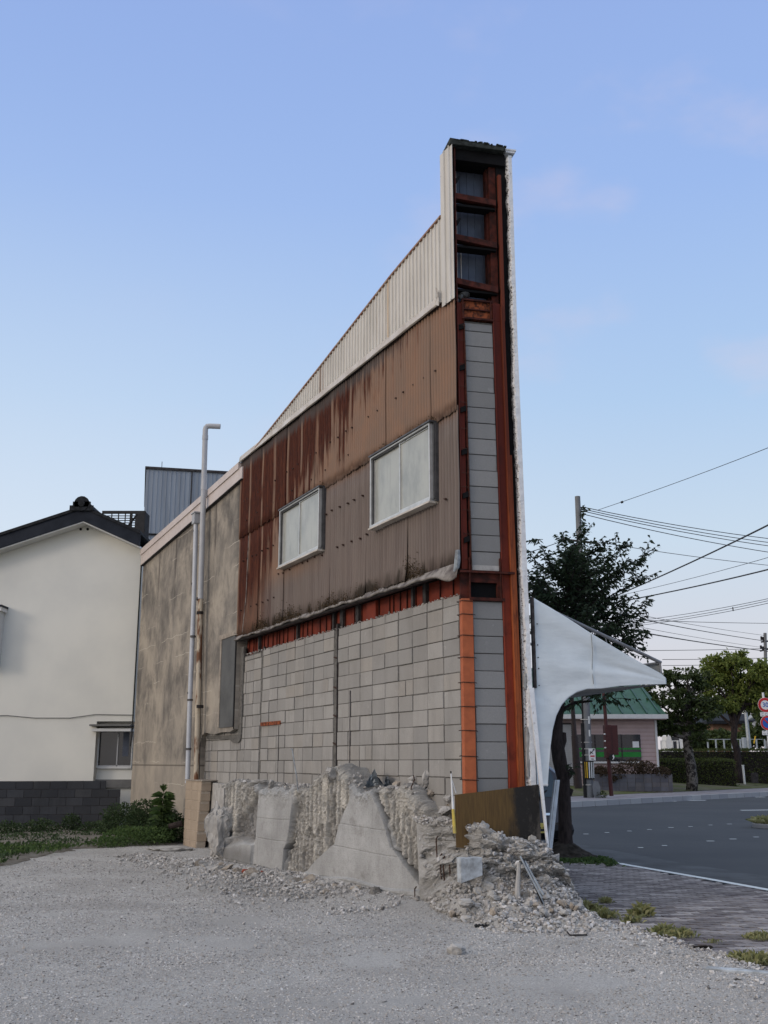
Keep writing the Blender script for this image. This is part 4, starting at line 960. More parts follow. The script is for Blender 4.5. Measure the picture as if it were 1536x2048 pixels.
R3 = reg([(443, 1672), (475, 1676), (508, 1690), (505, 1740), (440, 1740)])
R4 = reg([(455, 1690), (470, 1640), (500, 1600), (515, 1580), (508, 1680)])   # crushed hollow mass
def soft(P, w_=.02): i = inpoly(b, z, P); d = dpoly(b, z, P)*np.where(i, 1, -1)+.03*(fbm(b*7, z*7, 3)-.5); return sstep(-w_, w_, d)
s1, s2, s3, s4 = soft(R1), soft(R2, .012), soft(R3), soft(R4, .05)
smooth_ = np.clip(s1+s2+s3, 0, 1); grv = 1-smooth_
# excavator tooth gouges: ridges along z with wandering spacing
tw = .42*(fbm(b*1.2, b*0+4, 2) )+.42; bnd = sstep(tw-.02, tw+.02, z); ph_ = b*9.5+.75*fbm(b*2.6, z*1.0, 3)+bnd*.43+1.3*fbm(b*1.1, b*0, 2); cell = np.floor(ph_).astype(int); fr0 = ph_-cell; rw = _perm[cell % 256, 7, 3]; rd = _perm[cell % 256, 9, 4]; frg = fr0+.10*(fbm(b*30, z*9, 3)-.5)*2; gm = sstep(.5-.34*rw-.10, .5-.34*rw+.02, frg)*(1-sstep(.86, .97, frg))*sstep(.30+.25*rd, .42+.25*rd, fbm(cell*3.7, z*1.7, 3)+.18); gro = 1-gm; gdepth = .050*sstep(.34, .66, fbm(b*2.6, z*2.2, 3))+.008
d = grv*(-.05+.022*(fbm(b*22, z*14, 4, 7)-.5)-(.018+.032*rd)*gm+gm*.045*(fbm(b*40, z*26, 4, 8)-.5)+.012*(fbm(b*12, z*4, 4)-.5)+.012*(fbm(b*50, z*30, 2)-.5))
d += smooth_*(.010*(fbm(b*3, z*6, 4)-.5))
pit = sstep(.54, .62, fbm(b*6.5, z*3.2, 5, 5)); d -= grv*pit*.045*(.5+fbm(b*30, z*30, 3, 2))
d -= s4*(.05+.09*fbm(b*9, z*9, 5)); d += s3*.05
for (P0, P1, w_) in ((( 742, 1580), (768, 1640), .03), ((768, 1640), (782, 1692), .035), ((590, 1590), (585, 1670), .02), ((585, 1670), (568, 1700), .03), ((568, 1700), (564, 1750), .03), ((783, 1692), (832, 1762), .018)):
    a0, a1 = onwall(*P0), onwall(*P1); crk_shade = 0 if P0 == (742, 1580) else crk_shade; t = np.clip(((b-a0[0])*(a1[0]-a0[0])+(z-a0[1])*(a1[1]-a0[1]))/((a1[0]-a0[0])**2+(a1[1]-a0[1])**2), 0, 1)
    dd_ = np.hypot(b-a0[0]-t*(a1[0]-a0[0]), z-a0[1]-t*(a1[1]-a0[1]))+.015*(fbm(b*14, z*14, 3)-.5); d -= .10*(1-sstep(0, w_, dd_)); crk_shade = np.maximum(crk_shade, 1-sstep(w_*.2, w_*.9, dd_))
d -= grv*.012*np.exp(-((z-tw)/.015)**2)
for zz0 in (.16, .56, .85):     # formwork lines
    wob = .02*np.sin(b*2+zz0); d -= smooth_*.007*(1-sstep(.0, .010, np.abs(z-zz0-wob+.03)))
d += .05*sstep(.17, .15, z+.02*np.sin(b*4))*s2                   # footing lip
d -= .05*sstep(.96, 1.0, w01)**2                                  # rounded top
d += grv*.035*(fbm(b*55, z*45, 2, 10)-.5); d -= .35*sstep(5.5, 6.15, b)*sstep(0, 1, w01)*(.3+1.4*fbm(b*6, z*6, 5, 6, .65)); d += .08*sstep(.86, .98, w01)*(fbm(b*26, z*20, 4, 2, .65)-.5)
c_s = np.array([.42, .425, .42]); c_g = np.array([.56, .535, .48]); c_p = np.array([.25, .24, .225])
cc = c_s*smooth_[..., None]+c_g*grv[..., None]; cc = cc*(1-.6*(grv*np.clip(1-gro*1.3, 0, 1))[..., None])+c_p*(.6*(grv*np.clip(1-gro*1.3, 0, 1)))[..., None]
cc = cc*(1-(pit*grv)[..., None]*.5)+c_p*(pit*grv)[..., None]*.5; cc = cc*(1-s4[..., None])+np.array([.30, .295, .285])*s4[..., None]
bt = fbm(b*2.2, z*2.2, 5, 9, .62)[..., None]; cc = cc*(.66+.64*bt); cc = cc*(1-.62*crk_shade[..., None]); wk = (s3*sstep(.45, .2, z))[..., None]; cc = cc*(1-wk*.5)  # shadow of the cracks is darkened into the point colour
PX = np.stack([WP[0]+WD[0]*b+WN[0]*d, WP[1]+WD[1]*b+WN[1]*d, z], -1)
# top and back surfaces continue as extra columns
back = []
for dn, dz in ((.06, .01), (.16, .0), (.30, -.02), (.55, -.04)):
    q = PX[:, -1].copy(); q[:, 0] -= WN[0]*dn; q[:, 1] -= WN[1]*dn; q[:, 2] = q[:, 2]+dz+.05*(fbm(b[:, 0]*10, dn*10+b[:, 0]*0, 4)-.5)*2; back.append(q)
PX = np.concatenate([PX, np.stack(back, 1)], 1); cc = np.concatenate([cc, np.repeat(np.array([[[.36, .355, .34]]]), nb, 0).repeat(4, 1)], 1); nz2 = nz_+4
I = np.arange(nb-1)[:, None]*nz2+np.arange(nz2-1)[None]; Fq = np.stack([I, I+nz2, I+nz2+1, I+1], -1).reshape(-1, 4)
BW = thing('broken_wall', 'broken grey concrete foundation wall with gouged and smooth patches below the block wall', 'wall', (*WF(3, 0)[:2], 0))
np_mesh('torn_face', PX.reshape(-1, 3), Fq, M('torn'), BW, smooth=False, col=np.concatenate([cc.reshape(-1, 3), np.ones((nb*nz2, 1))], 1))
# left end of the wall
m = MB(); m.fb(WF, -.02, .22, -.1, 1.2, -.5, -.04); m.build('wall_end', M('chunk'), BW)
# fill behind it, up to the side wall
m = MB()
fill = [WF(.1, 0, -.3), WF(2, 0, -.3), WF(4, 0, -.3), WF(5.6, 0, -.3), SF(.9, 0, -.12), SF(4, 0, -.12), SF(7, 0, -.12), SF(10.2, 0, -.12)]; zf = [1.22, 1.24, 1.24, 1.0, 1.15, 1.22, 1.24, 1.22]
m.add([(p[0], p[1], q) for p, q in zip(fill, zf)]+[(p[0], p[1], -.1) for p in fill], [tuple(range(8)), tuple(range(15, 7, -1))]+[(i, i+8, (i+1) % 8+8, (i+1) % 8) for i in range(8)]); m.build('slab_fill', M('chunk'), BW)
# rebar
m = MB()
rb = onwall(590, 1570); m.tube([WF(rb[0], 1.2, -.05), WF(rb[0]-.05, 1.4, -.05), WF(rb[0]-.16, 1.62, -.06), WF(rb[0]-.2, 1.78, -.05), WF(rb[0]-.24, 1.79, -.05)], .009, 6); m.build('bent_rebar', M('conduit'), BW)
for k, (u, v) in enumerate([(886, 1735), (892, 1740), (835, 1800), (878, 1700), (905, 1750)]):
    m = MB(); q = onwall(u, v); m.tube([WF(q[0], q[1]-.14, .02), WF(q[0]+.01, q[1], .04), WF(q[0]-.01, q[1]+.12, .03), WF(q[0]+.05, q[1]+.15, .05)], .008, 6); m.build('bent_rebar', M('rebar'), BW)
q = onwall(790, 1580); m = MB(); m.tube([WF(q[0], 1.22, -.2), WF(q[0]+.12, 1.24, -.15), WF(q[0]+.2, 1.31, -.1), WF(q[0]+.24, 1.40, -.12), WF(q[0]+.22, 1.45, -.12)], .007, 6); m.build('bent_rebar', M('rebar'), BW)
# tan block return wall at the far end
TBk = thing('low_block_wall', 'low tan concrete block wall stub left of the broken grey wall', 'wall', (*at(390, 1690, 20.6)[:2], 0))
aL, aR = Vector(onground(366, 1692)), Vector(onground(424, 1706)); aR = aL+(aR-aL).normalized()*1.15
ax = (aR-aL).normalized(); an_ = Vector((ax.y, -ax.x, 0))
def TF(a, z, n=0.): p = aL+ax*a+an_*n; return (p.x, p.y, z)
m = MB()
for r_ in range(7):
    for c_ in range(3):
        a, b_ = c_*.4+.006, min((c_+1)*.4, 1.04-.035*(6-r_))-.006
        if b_-a > .03: m.fb(TF, a, b_, r_*.186-.05+.006, (r_+1)*.186-.05-.006, -.2, 0)
m.build('blocks', M('block_tan'), TBk, bevel=.005)
m = MB(); m.poly(TF, [(.004, -.05), (.80, -.05), (1.04, 1.24), (.004, 1.24)], -.19, -.012); m.build('mortar_joints', M('tanmortar'), TBk)
m = MB(); m.fb(TF, -.02, 1.10, 1.25, 1.275, -.9, .01); m.build('coping_render', M('chunktan'), TBk)
p0 = SF(10.6, 0, 0)
m = MB(); m.hexa([TF(0, -.05, -.02), TF(.02, -.05, -.2), (p0[0], p0[1], -.05), SF(11.4, -.05, 0), TF(0, 1.24, -.02), TF(.02, 1.24, -.2), (p0[0], p0[1], 1.24), SF(11.4, 1.24, 0)]); m.build('side_return', M('block_tan'), TBk)

# ================================================================== RUBBLE HEAP AT THE CUT END
gs = np.linspace(-.62, 1.32, 240)[:, None]*np.ones((1, 200)); gn = np.linspace(-.10, 1.9, 200)[None, :]*np.ones((240, 1))
def h_crest(q): return np.interp(q, [-.40, -.2, .05, .3, .6, .85, 1.0, 1.12, 1.32], [.98, .97, .94, .85, .79, .75, .56, .25, .0])
def h_front(q): return np.interp(q, [-.40, -.30, -.15, .1, .5, .8, 1.32], [-.60, -.34, .02, .28, .38, .34, .06])+.18*(fbm(q*3.3, q*0+2, 3)-.5)
def h_foot(q): return .34*sstep(-.50, -.1, q)*sstep(1.32, .9, q)
NW = 330
hs = np.linspace(-.40, 1.32, 300)[:, None]*np.ones((1, NW)); hw = np.linspace(0, 1, NW)[None, :]*np.ones((300, 1))
cz_, cf_, ft_ = h_crest(hs), h_front(hs), h_foot(hs)
w1, w2 = .24, .60
u1, u2, u3 = np.clip(hw/w1, 0, 1), np.clip((hw-w1)/(w2-w1), 0, 1), np.clip((hw-w2)/(1-w2), 0, 1)
n0_ = np.minimum(-.12, cf_-.22); hn = n0_+(cf_-n0_)*u1+.14*u2+(1.45+.3*np.minimum(cf_, .2)-.0)*u3**1.15
hz_ = np.where(hw < w1, cz_-.05*u1, np.where(hw < w2, (cz_-.05)+(ft_-cz_+.05)*u2, ft_*(1-u3)**2.2-.02))
arc = hw*3.2; q1 = fbm(hs*5.5+3, arc*5.5, 5, 11)-.5; q2 = fbm(hs*7+9, arc*7, 4, 13)-.5; q3 = fbm(hs*24, arc*24, 3, 4)-.5
face = np.clip(1-np.abs(hw-(w1+w2)/2)/.26, 0, 1)**.5; fade = sstep(-.40, -.34, hs)*sstep(1.32, 1.2, hs)*sstep(1.0, .85, hw)
hn2 = hn+fade*face*(.42*q1+.10*q3); hs2 = hs+fade*.16*q2; hz2 = hz_+fade*((1-face)*.14*q1+.05*q3+.05*q2)
hz2 = np.where(hw > .93, hz2-.12*sstep(.93, 1, hw), hz2)
E_ = np.array(EF(0, 0, 0)[:2]); HP = np.stack([E_[0]+DE[0]*hs2+DE[1]*hn2, E_[1]+DE[1]*hs2-DE[0]*hn2, hz2], -1)
I = np.arange(299)[:, None]*NW+np.arange(NW-1)[None]
ch = np.repeat((.36+.16*(fbm(hs*4, arc*4, 4)-.5)+.38*q1*face)[..., None], 3, -1)*np.array([1.02, 1.0, .95])
stuff(np_mesh('rubble_heap', HP.reshape(-1, 3), np.stack([I, I+1, I+NW+1, I+NW], -1).reshape(-1, 4)[:, ::-1], M('torn'), smooth=False, col=np.concatenate([ch.reshape(-1, 3), np.ones((300*NW, 1))], 1)), 'heap of crumbled concrete and mortar at the foot of the cut end', 'rubble')
cr2 = h_crest(gs); H = np.maximum((1-sstep(0, .14, gn-h_front(gs)))*cr2, h_foot(gs)*np.clip(1-(gn-h_front(gs)-.1)/1.4, 0, 1)**2)
def heapz(s_, n_):
    i = np.clip(((np.asarray(s_)+.62)/1.94*239).astype(int), 0, 239); j = np.clip(((np.asarray(n_)+.1)/2.0*199).astype(int), 0, 199); return H[i, j]
n = 15000; i_ = rng.integers(3, 296, n); w_ = rng.random(n); w_ = np.where(w_ < .22, rng.random(n)*w1, np.where(w_ < .30, w1+rng.random(n)*(w2-w1), w2+rng.random(n)**1.3*(1-w2)*.93)); j_ = (w_*(NW-1)).astype(int)
sz_ = .005+.036*rng.random(n)**5; P1 = HP[i_, j_]+np.stack([0*sz_, 0*sz_, sz_*.3], 1)+rng.normal(0, .006, (n, 3)); S1 = sz_
# bank of rubble along the foot of the broken wall
n = 15000; b_ = rng.uniform(-2.4, 6.0, n); n_ = np.abs(rng.normal(.05, .75, n)); ok = (n_ < 2.4) & (rng.random(n) < .12+.75*(fbm(b_*1.1, n_*1.5, 3) > .53))
px = WP[0]+WD[0]*b_+WN[0]*n_; py = WP[1]+WD[1]*b_+WN[1]*n_; sz_ = .006+.032*rng.random(n)**5
P2 = np.stack([px, py, lotz(px, py)+.02+sz_*.3], 1)[ok]; S2 = sz_[ok]
# crumbs along the top of the wall and on the fill
n = 1500; b_ = rng.uniform(.2, 5.6, n); n_ = rng.uniform(-.75, -.05, n); zt_ = np.interp(b_, b[:, 0], top)
P3 = np.stack([WP[0]+WD[0]*b_+WN[0]*n_, WP[1]+WD[1]*b_+WN[1]*n_, np.where(n_ > -.35, zt_+.0, 1.26)+.02*rng.random(n)], 1); S3 = .008+.035*rng.random(n)**3.5
V, Fc = scatter(np.concatenate([P1, P2, P3]), np.concatenate([S1, S2, S3]), PROTOB)
stuff(np_mesh('rubble', V, Fc, M('stone')), 'broken grey stones and concrete crumbs along the wall foot', 'rubble')

# individual big lumps
def lump(name, label, pos, dims, seed, mat='chunk', rot=(0, 0, 0), group=None, sub=26):
    V, Fc = hull(seed, sub); bm = bmesh.new(); vs = [bm.verts.new(q) for q in V]; [bm.faces.new([vs[i] for i in f]) for f in Fc]
    bmesh.ops.triangulate(bm, faces=bm.faces); r_ = random.Random(seed)
    for it, am in ((0, .05), (1, .03), (2, .016)):
        bmesh.ops.subdivide_edges(bm, edges=bm.edges, cuts=1, use_grid_fill=True)
        if it == 2 and max(dims) < .15: break
        for v in bm.verts: v.co += Vector((r_.gauss(0, am), r_.gauss(0, am), r_.gauss(0, am)))
    if max(dims) > .12:
        for v in bm.verts:
            th_, ph2 = math.atan2(v.co.y, v.co.x), v.co.z; v.co *= 1+.42*(float(fbm(th_*1.8+seed, ph2*2.6+seed, 5))-.5)+.10*(float(fbm(th_*7+seed, ph2*8, 2))-.5)
    for v in bm.verts: v.co = Vector((v.co.x*dims[0], v.co.y*dims[1], v.co.z*dims[2]))
    me = bpy.data.meshes.new(name); bm.to_mesh(me); bm.free(); me.materials.append(M(mat)); ob = bpy.data.objects.new(name, me); COL.objects.link(ob); ob.location = pos; ob.rotation_euler = rot
    return tag(ob, label, 'concrete lump', group)
def eh(s_, n_, dz=0.): p = EF(s_, 0, n_); return (p[0], p[1], float(heapz(s_, n_))+dz)
def wt(u, v, n=-.25, dz=0.): q = onwall(u, v); return WF(q[0], q[1]+dz, n)
G_ = 'big lumps of broken concrete'
for k in range(30):
    s_, n_ = random.uniform(-.3, 1.15), random.uniform(.25, 1.1); sc_ = random.uniform(.045, .12)*(1.1-.5*n_*.6)
    lump('rubble_lump', 'rough grey lump of concrete lying loose in the rubble heap', eh(s_, n_, -.01), (sc_, sc_*random.uniform(.6, .95), sc_*random.uniform(.5, .8)), 200+k, random.choice(('chunk', 'chunk', 'chunktan')), (random.uniform(-.6, .6), random.uniform(-.6, .6), random.uniform(0, 3)), 'loose lumps in the rubble heap', 16)
for k, (u, v) in enumerate(((812, 1578), (826, 1584), (836, 1596), (850, 1592), (844, 1610), (828, 1606), (868, 1612), (872, 1632), (815, 1592), (786, 1566), (760, 1566), (856, 1628))):
    sc_ = random.uniform(.055, .10); q_ = onwall(u, v); lump('rubble_lump', 'dark grey lump piled between the broken wall and the block wall', WF(q_[0]-.1, q_[1]-.02, -.30-.1*random.random()), (sc_, sc_*.8, sc_*.65), 400+k, random.choice(('chunk', 'chunktan', 'mound2')), (random.uniform(-.6, .6), random.uniform(-.6, .6), random.uniform(0, 3)), 'dark lumps piled behind the broken wall', 14)
for k, u in enumerate((455, 478, 503, 540, 575, 600, 622, 668, 712, 748)):
    x_, y_, _ = onground(u, 1745+(u-455)*.18+6); sc_ = random.uniform(.07, .13); lump('rubble_lump', 'brown grey footing fragment wedged under the broken wall', (x_, y_, .08), (sc_*1.3, sc_*.8, sc_*.7), 440+k, random.choice(('chunktan', 'mound2', 'chunk')), (random.uniform(-.3, .3), random.uniform(-.3, .3), random.uniform(0, 3)), 'footing fragments under the broken wall', 14)
for k in range(16):
    b__ = random.uniform(-.6, 5.3); n_ = random.uniform(.1, .55); sc_ = random.uniform(.05, .12); p_ = WF(b__, float(lotz(np.array([WF(b__, 0, n_)[0]]), np.array([WF(b__, 0, n_)[1]]))[0])+.02, n_)
    lump('rubble_lump', 'rough concrete lump lying at the foot of the broken wall', p_, (sc_, sc_*random.uniform(.6, .95), sc_*random.uniform(.5, .8)), 300+k, random.choice(('chunk', 'chunk', 'chunktan')), (random.uniform(-.4, .4), random.uniform(-.4, .4), random.uniform(0, 3)), 'loose lumps along the broken wall', 16)
lump('concrete_lump', 'tall rounded pale lump standing upright at the right end of the heap', (*at(1096, 1752, 11.9)[:2], at(1096, 1752, 11.9)[2]), (.085, .09, .19), 3, rot=(0, .1, .3), group=G_)
lump('concrete_lump', 'long slanting grey lump leaning beside the bundled conduits', at(1056, 1735, 11.95), (.08, .09, .22), 5, rot=(.1, -.42, .4), group=G_)
lump('concrete_lump', 'brownish slab lump wedged under the right foot of the plywood board', at(1055, 1697, 12.05), (.20, .12, .10), 8, 'chunktan', rot=(.2, .15, .1), group=G_)
lump('concrete_lump', 'square pale concrete corner post stump beside the brick pavement', at(1106, 1800, 11.85), (.075, .10, .24), 11, rot=(0, .03, .2), group=G_)
lump('concrete_lump', 'pale oval stone lying low on the rubble left of the buried grate', (*at(930, 1806, 11.35)[:2], at(930, 1806, 11.35)[2]), (.10, .08, .055), 13, group=G_)
lump('concrete_lump', 'upright narrow lump on top of the broken wall near its right end', wt(803, 1558, -.35), (.065, .06, .12), 17, rot=(.1, .15, .2), group=G_)
lump('concrete_lump', 'largest rounded lump against the block wall left of the plywood board', wt(885, 1606, -.45), (.17, .12, .16), 19, rot=(0, .3, .2), group=G_)
lump('concrete_lump', 'pointed lump with a chalky top leaning on the block wall', wt(877, 1594, -.5), (.09, .08, .13), 23, rot=(.2, .1, 0), group=G_)
lump('concrete_lump', 'square cut stone half way down the slope behind the wall end', wt(858, 1600, -.3), (.10, .07, .055), 29, rot=(.3, .3, .6), group=G_)
lump('concrete_lump', 'rough grey lump below the square cut stone', wt(862, 1622, -.2), (.10, .08, .06), 31, group=G_)
lump('concrete_lump', 'flat pale stone just left of the yellow stake foot', wt(882, 1640, -.05), (.10, .07, .05), 37, group=G_)
lump('concrete_lump', 'round dark stone on the slope nearest the block joint', wt(843, 1588, -.4), (.07, .06, .05), 41, group=G_)
lump('concrete_lump', 'grey stone with a hollow at the crest behind the wall', wt(775, 1560, -.4), (.09, .07, .05), 43, group=G_)
lump('concrete_lump', 'jagged peak of mortar topping the broken wall below the dark post', wt(658, 1548, -.08), (.17, .10, .12), 47, rot=(0, .1, .6), group=G_)
lump('concrete_lump', 'low rubble lump at the left crest of the broken wall', wt(505, 1566, -.1), (.20, .10, .06), 53, group=G_)
lump('concrete_lump', 'small angular stone at the left crest with a black hollow beside it', wt(527, 1567, -.12), (.06, .06, .07), 59, group=G_)
lump('concrete_lump', 'large tilted crushed mass at the left end of the broken wall', WF(.35, .55, .08), (.26, .20, .50), 61, rot=(.1, .18, -.5), group=G_)
lump('concrete_lump', 'sloping torn edge mass under the tan block stub', WF(-.22, .42, -.25), (.14, .16, .52), 67, rot=(.0, .38, -.5), group=G_)
lump('concrete_lump', 'flat weathered footing slab lying before the tan block stub', (*onground(345, 1702)[:2], .03), (.55, .35, .07), 71, group=G_)
lump('concrete_lump', 'smooth grey boulder half buried in the open gravel', (*onground(915, 1909)[:2], .03), (.11, .08, .07), 73, group=G_)
lump('concrete_lump', 'block shaped stone under the gouged middle of the broken wall', (*onground(650, 1785)[:2], .07), (.13, .10, .09), 79, group=G_)
lump('concrete_lump', 'rounded stone beside the block shaped one under the wall', (*onground(690, 1792)[:2], .05), (.11, .09, .07), 83, group=G_)
lump('brick_fragment', 'broken red brick piece under the smooth left part of the wall', (*onground(490, 1757)[:2], .09), (.06, .05, .05), 89, 'redbrick')['category'] = 'brick'
lump('brick_fragment', 'small red brick corner right of the larger broken brick', (*onground(524, 1759)[:2], .08), (.04, .03, .05), 97, 'redbrick')['category'] = 'brick'
# white painted slab in the heap
m = MB(); c0 = [onend(u, v, .60) for u, v in ((924, 1718), (968, 1716), (969, 1752), (926, 1768))]
m.poly(lambda a, z, n: EF(a, z, n), [(c0[3][0], c0[3][1]), (c0[2][0], c0[2][1]), (c0[1][0], c0[1][1]), (c0[0][0], c0[0][1])], .40, .54)
tag(m.build('painted_slab', M('whiteslab'), origin=EF(.1, .4, .35), bevel=.004), 'pale blue white painted concrete slab set in the rubble heap', 'slab')
# vertical broken post in the heap
m = MB(); a0, a1 = onend(1038, 1725, .62), onend(1034, 1825, .68); m.tube([EF(a1[0], a1[1], .68), EF((a0[0]+a1[0])/2-.005, (a0[1]+a1[1])/2, .65), EF(a0[0], a0[1], .62)], [.035, .028, .02], 7)
tag(m.build('broken_stud', M('chunk'), origin=EF(a1[0], 0, .42)), 'thin upright mortar crusted stud in the heap left of the conduits', 'post')
# conduits bundle
def conduit(u0, v0, u1, v1, r_, lab, mt='conduit', n=.66):
    a, b_ = onend(u0, v0, n), onend(u1, v1, n+.14); m = MB(); m.tube([EF(a[0], a[1], n), EF((a[0]*.5+b_[0]*.5)+.004, (a[1]+b_[1])/2-.01, n+.07), EF(b_[0], b_[1], n+.14)], r_, 8)
    tag(m.build('conduit_pipe', M(mt), origin=EF(b_[0], b_[1], n+.14), smooth=True), lab, 'pipe', 'bundled conduits leaning on the heap')
conduit(1040, 1712, 1084, 1797, .010, 'pale grey conduit at the left of the bundle leaning down the heap')
conduit(1045, 1716, 1091, 1822, .008, 'thin dark conduit reaching lowest of the bundle', 'blk')
conduit(1049, 1722, 1087, 1790, .012, 'thickest pale conduit on the right of the bundle')
conduit(1052, 1735, 1097, 1827, .007, 'long thin grey conduit on the outer right of the bundle')
# metal grate strip and cable scrap
x, y, _ = onground(1000, 1857); m = MB(); m.box(x-.25, x+.20, y-.04, y+.05, -.02, .03)
for i in range(14): m.box(x-.24+i*.031, x-.222+i*.031, y-.042, y+.052, .03, .038)
tag(m.build('drain_grate', M('blk'), origin=(x, y, 0)), 'black grate strip half buried in rubble before the heap', 'grate')
x, y, _ = onground(1155, 1876); m = MB(); m.tube([(x-.09, y+.03, .05), (x-.07, y, .025), (x, y-.03, .03), (x+.09, y-.02, .03)], .008, 6)
tag(m.build('cable_scrap', M('blk'), origin=(x, y, 0)), 'short curved black hose scrap on the gravel near the pavement', 'hose')
# crumpled sheet metal on the wall
c_ = wt(709, 1556, -.3)
def sheet(cx, cy, cz, w_, h_, seed, name, label):
    r_ = random.Random(seed); N = 9; vs = []
    for j in range(N):
        for i in range(N):
            a, q = i/(N-1)-.5, j/(N-1); f_ = math.sin(a*5+q*3)*.5
            vs.append((cx+a*w_*(1-.5*q)+r_.gauss(0, .006), cy+.10*math.cos(a*6+q*2)*(.4+q)+r_.gauss(0, .006), cz+q*h_*(1-abs(a))+.03*f_+r_.gauss(0, .006)))
    m = MB(); m.add(vs, [(j*N+i, j*N+i+1, (j+1)*N+i+1, (j+1)*N+i) for j in range(N-1) for i in range(N-1)]); ob = m.build(name, M('crumple'), origin=(cx, cy, cz)); q = ob.modifiers.new('t', 'SOLIDIFY'); q.thickness = .004
    return tag(ob, label, 'scrap metal')
sheet(c_[0], c_[1], c_[2]-.10, .26, .20, 2, 'crumpled_sheet', 'crumpled dark blue grey metal sheet on top of the broken wall')
sheet(c_[0]+.17, c_[1]-.1, c_[2]-.10, .10, .13, 5, 'crumpled_sheet', 'smaller torn metal scrap right of the crumpled sheet')
# plywood board, slightly bowed
vs, uv = [], []; N = 24
for j in range(7):
    for i in range(N+1):
        a = i/N; zb = .82-.02*math.sin(a*3); zt2 = 1.255+.105*a+.0*math.sin(a*3); s__ = -.145+.985*a; z = (zb-.12)+(zt2-zb+.12)*j/6; nn = .10+.05*math.sin(a*math.pi)-.02*(j/6)
        vs.append(EF(s__, z, nn)); uv.append((s__, z))
m = MB(); m.add(vs, [(j*(N+1)+i, j*(N+1)+i+1, (j+1)*(N+1)+i+1, (j+1)*(N+1)+i) for j in range(6) for i in range(N)], uv)
ob = m.build('plywood_board', M('ply'), origin=EF(.35, .8, .12)); q = ob.modifiers.new('t', 'SOLIDIFY'); q.thickness = .014
tag(ob, 'brown plywood board with black scorched right half across the foot of the cut end', 'board')
# stake: white top, yellow foot
a, b_ = onend(902, 1545, .17), onend(909, 1655, .17); mm = onend(906, 1618, .17)
ST = thing('marker_stake', 'thin white stake with a yellow foot at the left edge of the board', 'stake', EF(b_[0], b_[1], .17))
m = MB(); m.tube([EF(a[0], a[1], .17), EF(mm[0], mm[1], .17)], [.006, .014], 6); m.tube([EF(a[0]+.01, a[1]-.08, .17), EF(a[0]+.06, a[1]-.22, .15)], [.003, .006], 5); m.build('stake_top', M('stake'), ST)
m = MB(); m.tube([EF(mm[0], mm[1], .17), EF(b_[0], b_[1]-.06, .17)], [.016, .019], 6); m.build('stake_foot', M('stakeyellow'), ST)
m = MB(); m.tube([EF(a[0]-.004, a[1]+.015, .17), EF(a[0], a[1]-.01, .17)], .008, 6); m.build('stake_tip', M('blk'), ST)
# galvanised channel post
a, b_ = onend(1115, 1560, -.2), onend(1098, 1712, .1)
m = MB(); m.add([EF(b_[0]-.03, b_[1]-.1, .06), EF(b_[0]+.03, b_[1]-.1, .06), EF(b_[0]+.03, b_[1]-.1, .02), EF(b_[0]-.03, b_[1]-.1, .02), EF(a[0]-.03, a[1], -.2), EF(a[0]+.03, a[1], -.2), EF(a[0]+.03, a[1], -.24), EF(a[0]-.03, a[1], -.24)], [(0, 3, 2, 1), (4, 5, 6, 7), (0, 1, 5, 4), (1, 2, 6, 5), (2, 3, 7, 6), (3, 0, 4, 7)])
m.add([EF(b_[0]-.012, b_[1]-.1, .072), EF(b_[0]+.0, b_[1]-.1, .072), EF(b_[0]+.0, b_[1]-.1, .06), EF(b_[0]-.012, b_[1]-.1, .06), EF(a[0]-.012, a[1], -.188), EF(a[0]+.0, a[1], -.188), EF(a[0]+.0, a[1], -.2), EF(a[0]-.012, a[1], -.2)], [(0, 3, 2, 1), (4, 5, 6, 7), (0, 1, 5, 4), (1, 2, 6, 5), (2, 3, 7, 6), (3, 0, 4, 7)])
tag(m.build('channel_post', M('galv'), origin=EF(b_[0], b_[1]-.1, .06)), 'leaning galvanised channel post below the awning leg', 'post')

# ================================================================== PIPES on the stucco wall
def sp(u, v, n=.16): t, z = onside(u, v, n); return SF(t, z, n)
V1 = thing('vent_pipe', 'tall vent pipe with an elbow at its top and a rusty cream lower half', 'pipe', (*sp(392, 1562)[:2], 1.25))
top_ = Vector(sp(411, 853)); mid_ = Vector(sp(401, 1198)); low_ = Vector(sp(392, 1566))
m = MB(); m.tube([mid_, mid_*.5+top_*.5, top_-Vector((0, 0, .08)), top_-Vector((-.01, 0, .03)), top_+Vector((.035, 0, .005)), top_+Vector((.10, 0, .01)), top_+Vector((.32, 0, .0))], .058, 14); m.build('upper_pipe', M('pvc'), V1, smooth=True)
for f_ in (.0, .30): q = mid_*(1-.62-f_)+top_*(.62+f_); m = MB(); m.tube([q, q+Vector((0, 0, .1))], .064, 14); m.build('pipe_coupling', M('pvc'), V1, smooth=True)
m = MB(); m.tube([low_, low_*.5+mid_*.5, mid_], .052, 12); m.build('lower_pipe', M('creampipe'), V1, smooth=True)
for v in (1198, 1226, 1413): q = Vector(sp(400, v)); m = MB(); m.tube([q-Vector((0, 0, .03)), q+Vector((0, 0, .03))], .070, 12); m.build('pipe_bracket', M('bracket'), V1)
m = MB(); m.tube([sp(404, 1204, .05), sp(400, 1410, .05), sp(396, 1566, .05)], .03, 8); m.build('side_cable_pipe', M('greypost'), V1, smooth=True)
V2 = thing('downpipe', 'pale grey rainwater downpipe with a square hopper left of the vent pipe', 'pipe', (*sp(375, 1562)[:2], 1.25))
m = MB(); m.tube([sp(392, 1048), sp(388, 1200), sp(380, 1400), sp(375, 1566)], .050, 12); m.build('pipe', M('pvcwhite'), V2, smooth=True)
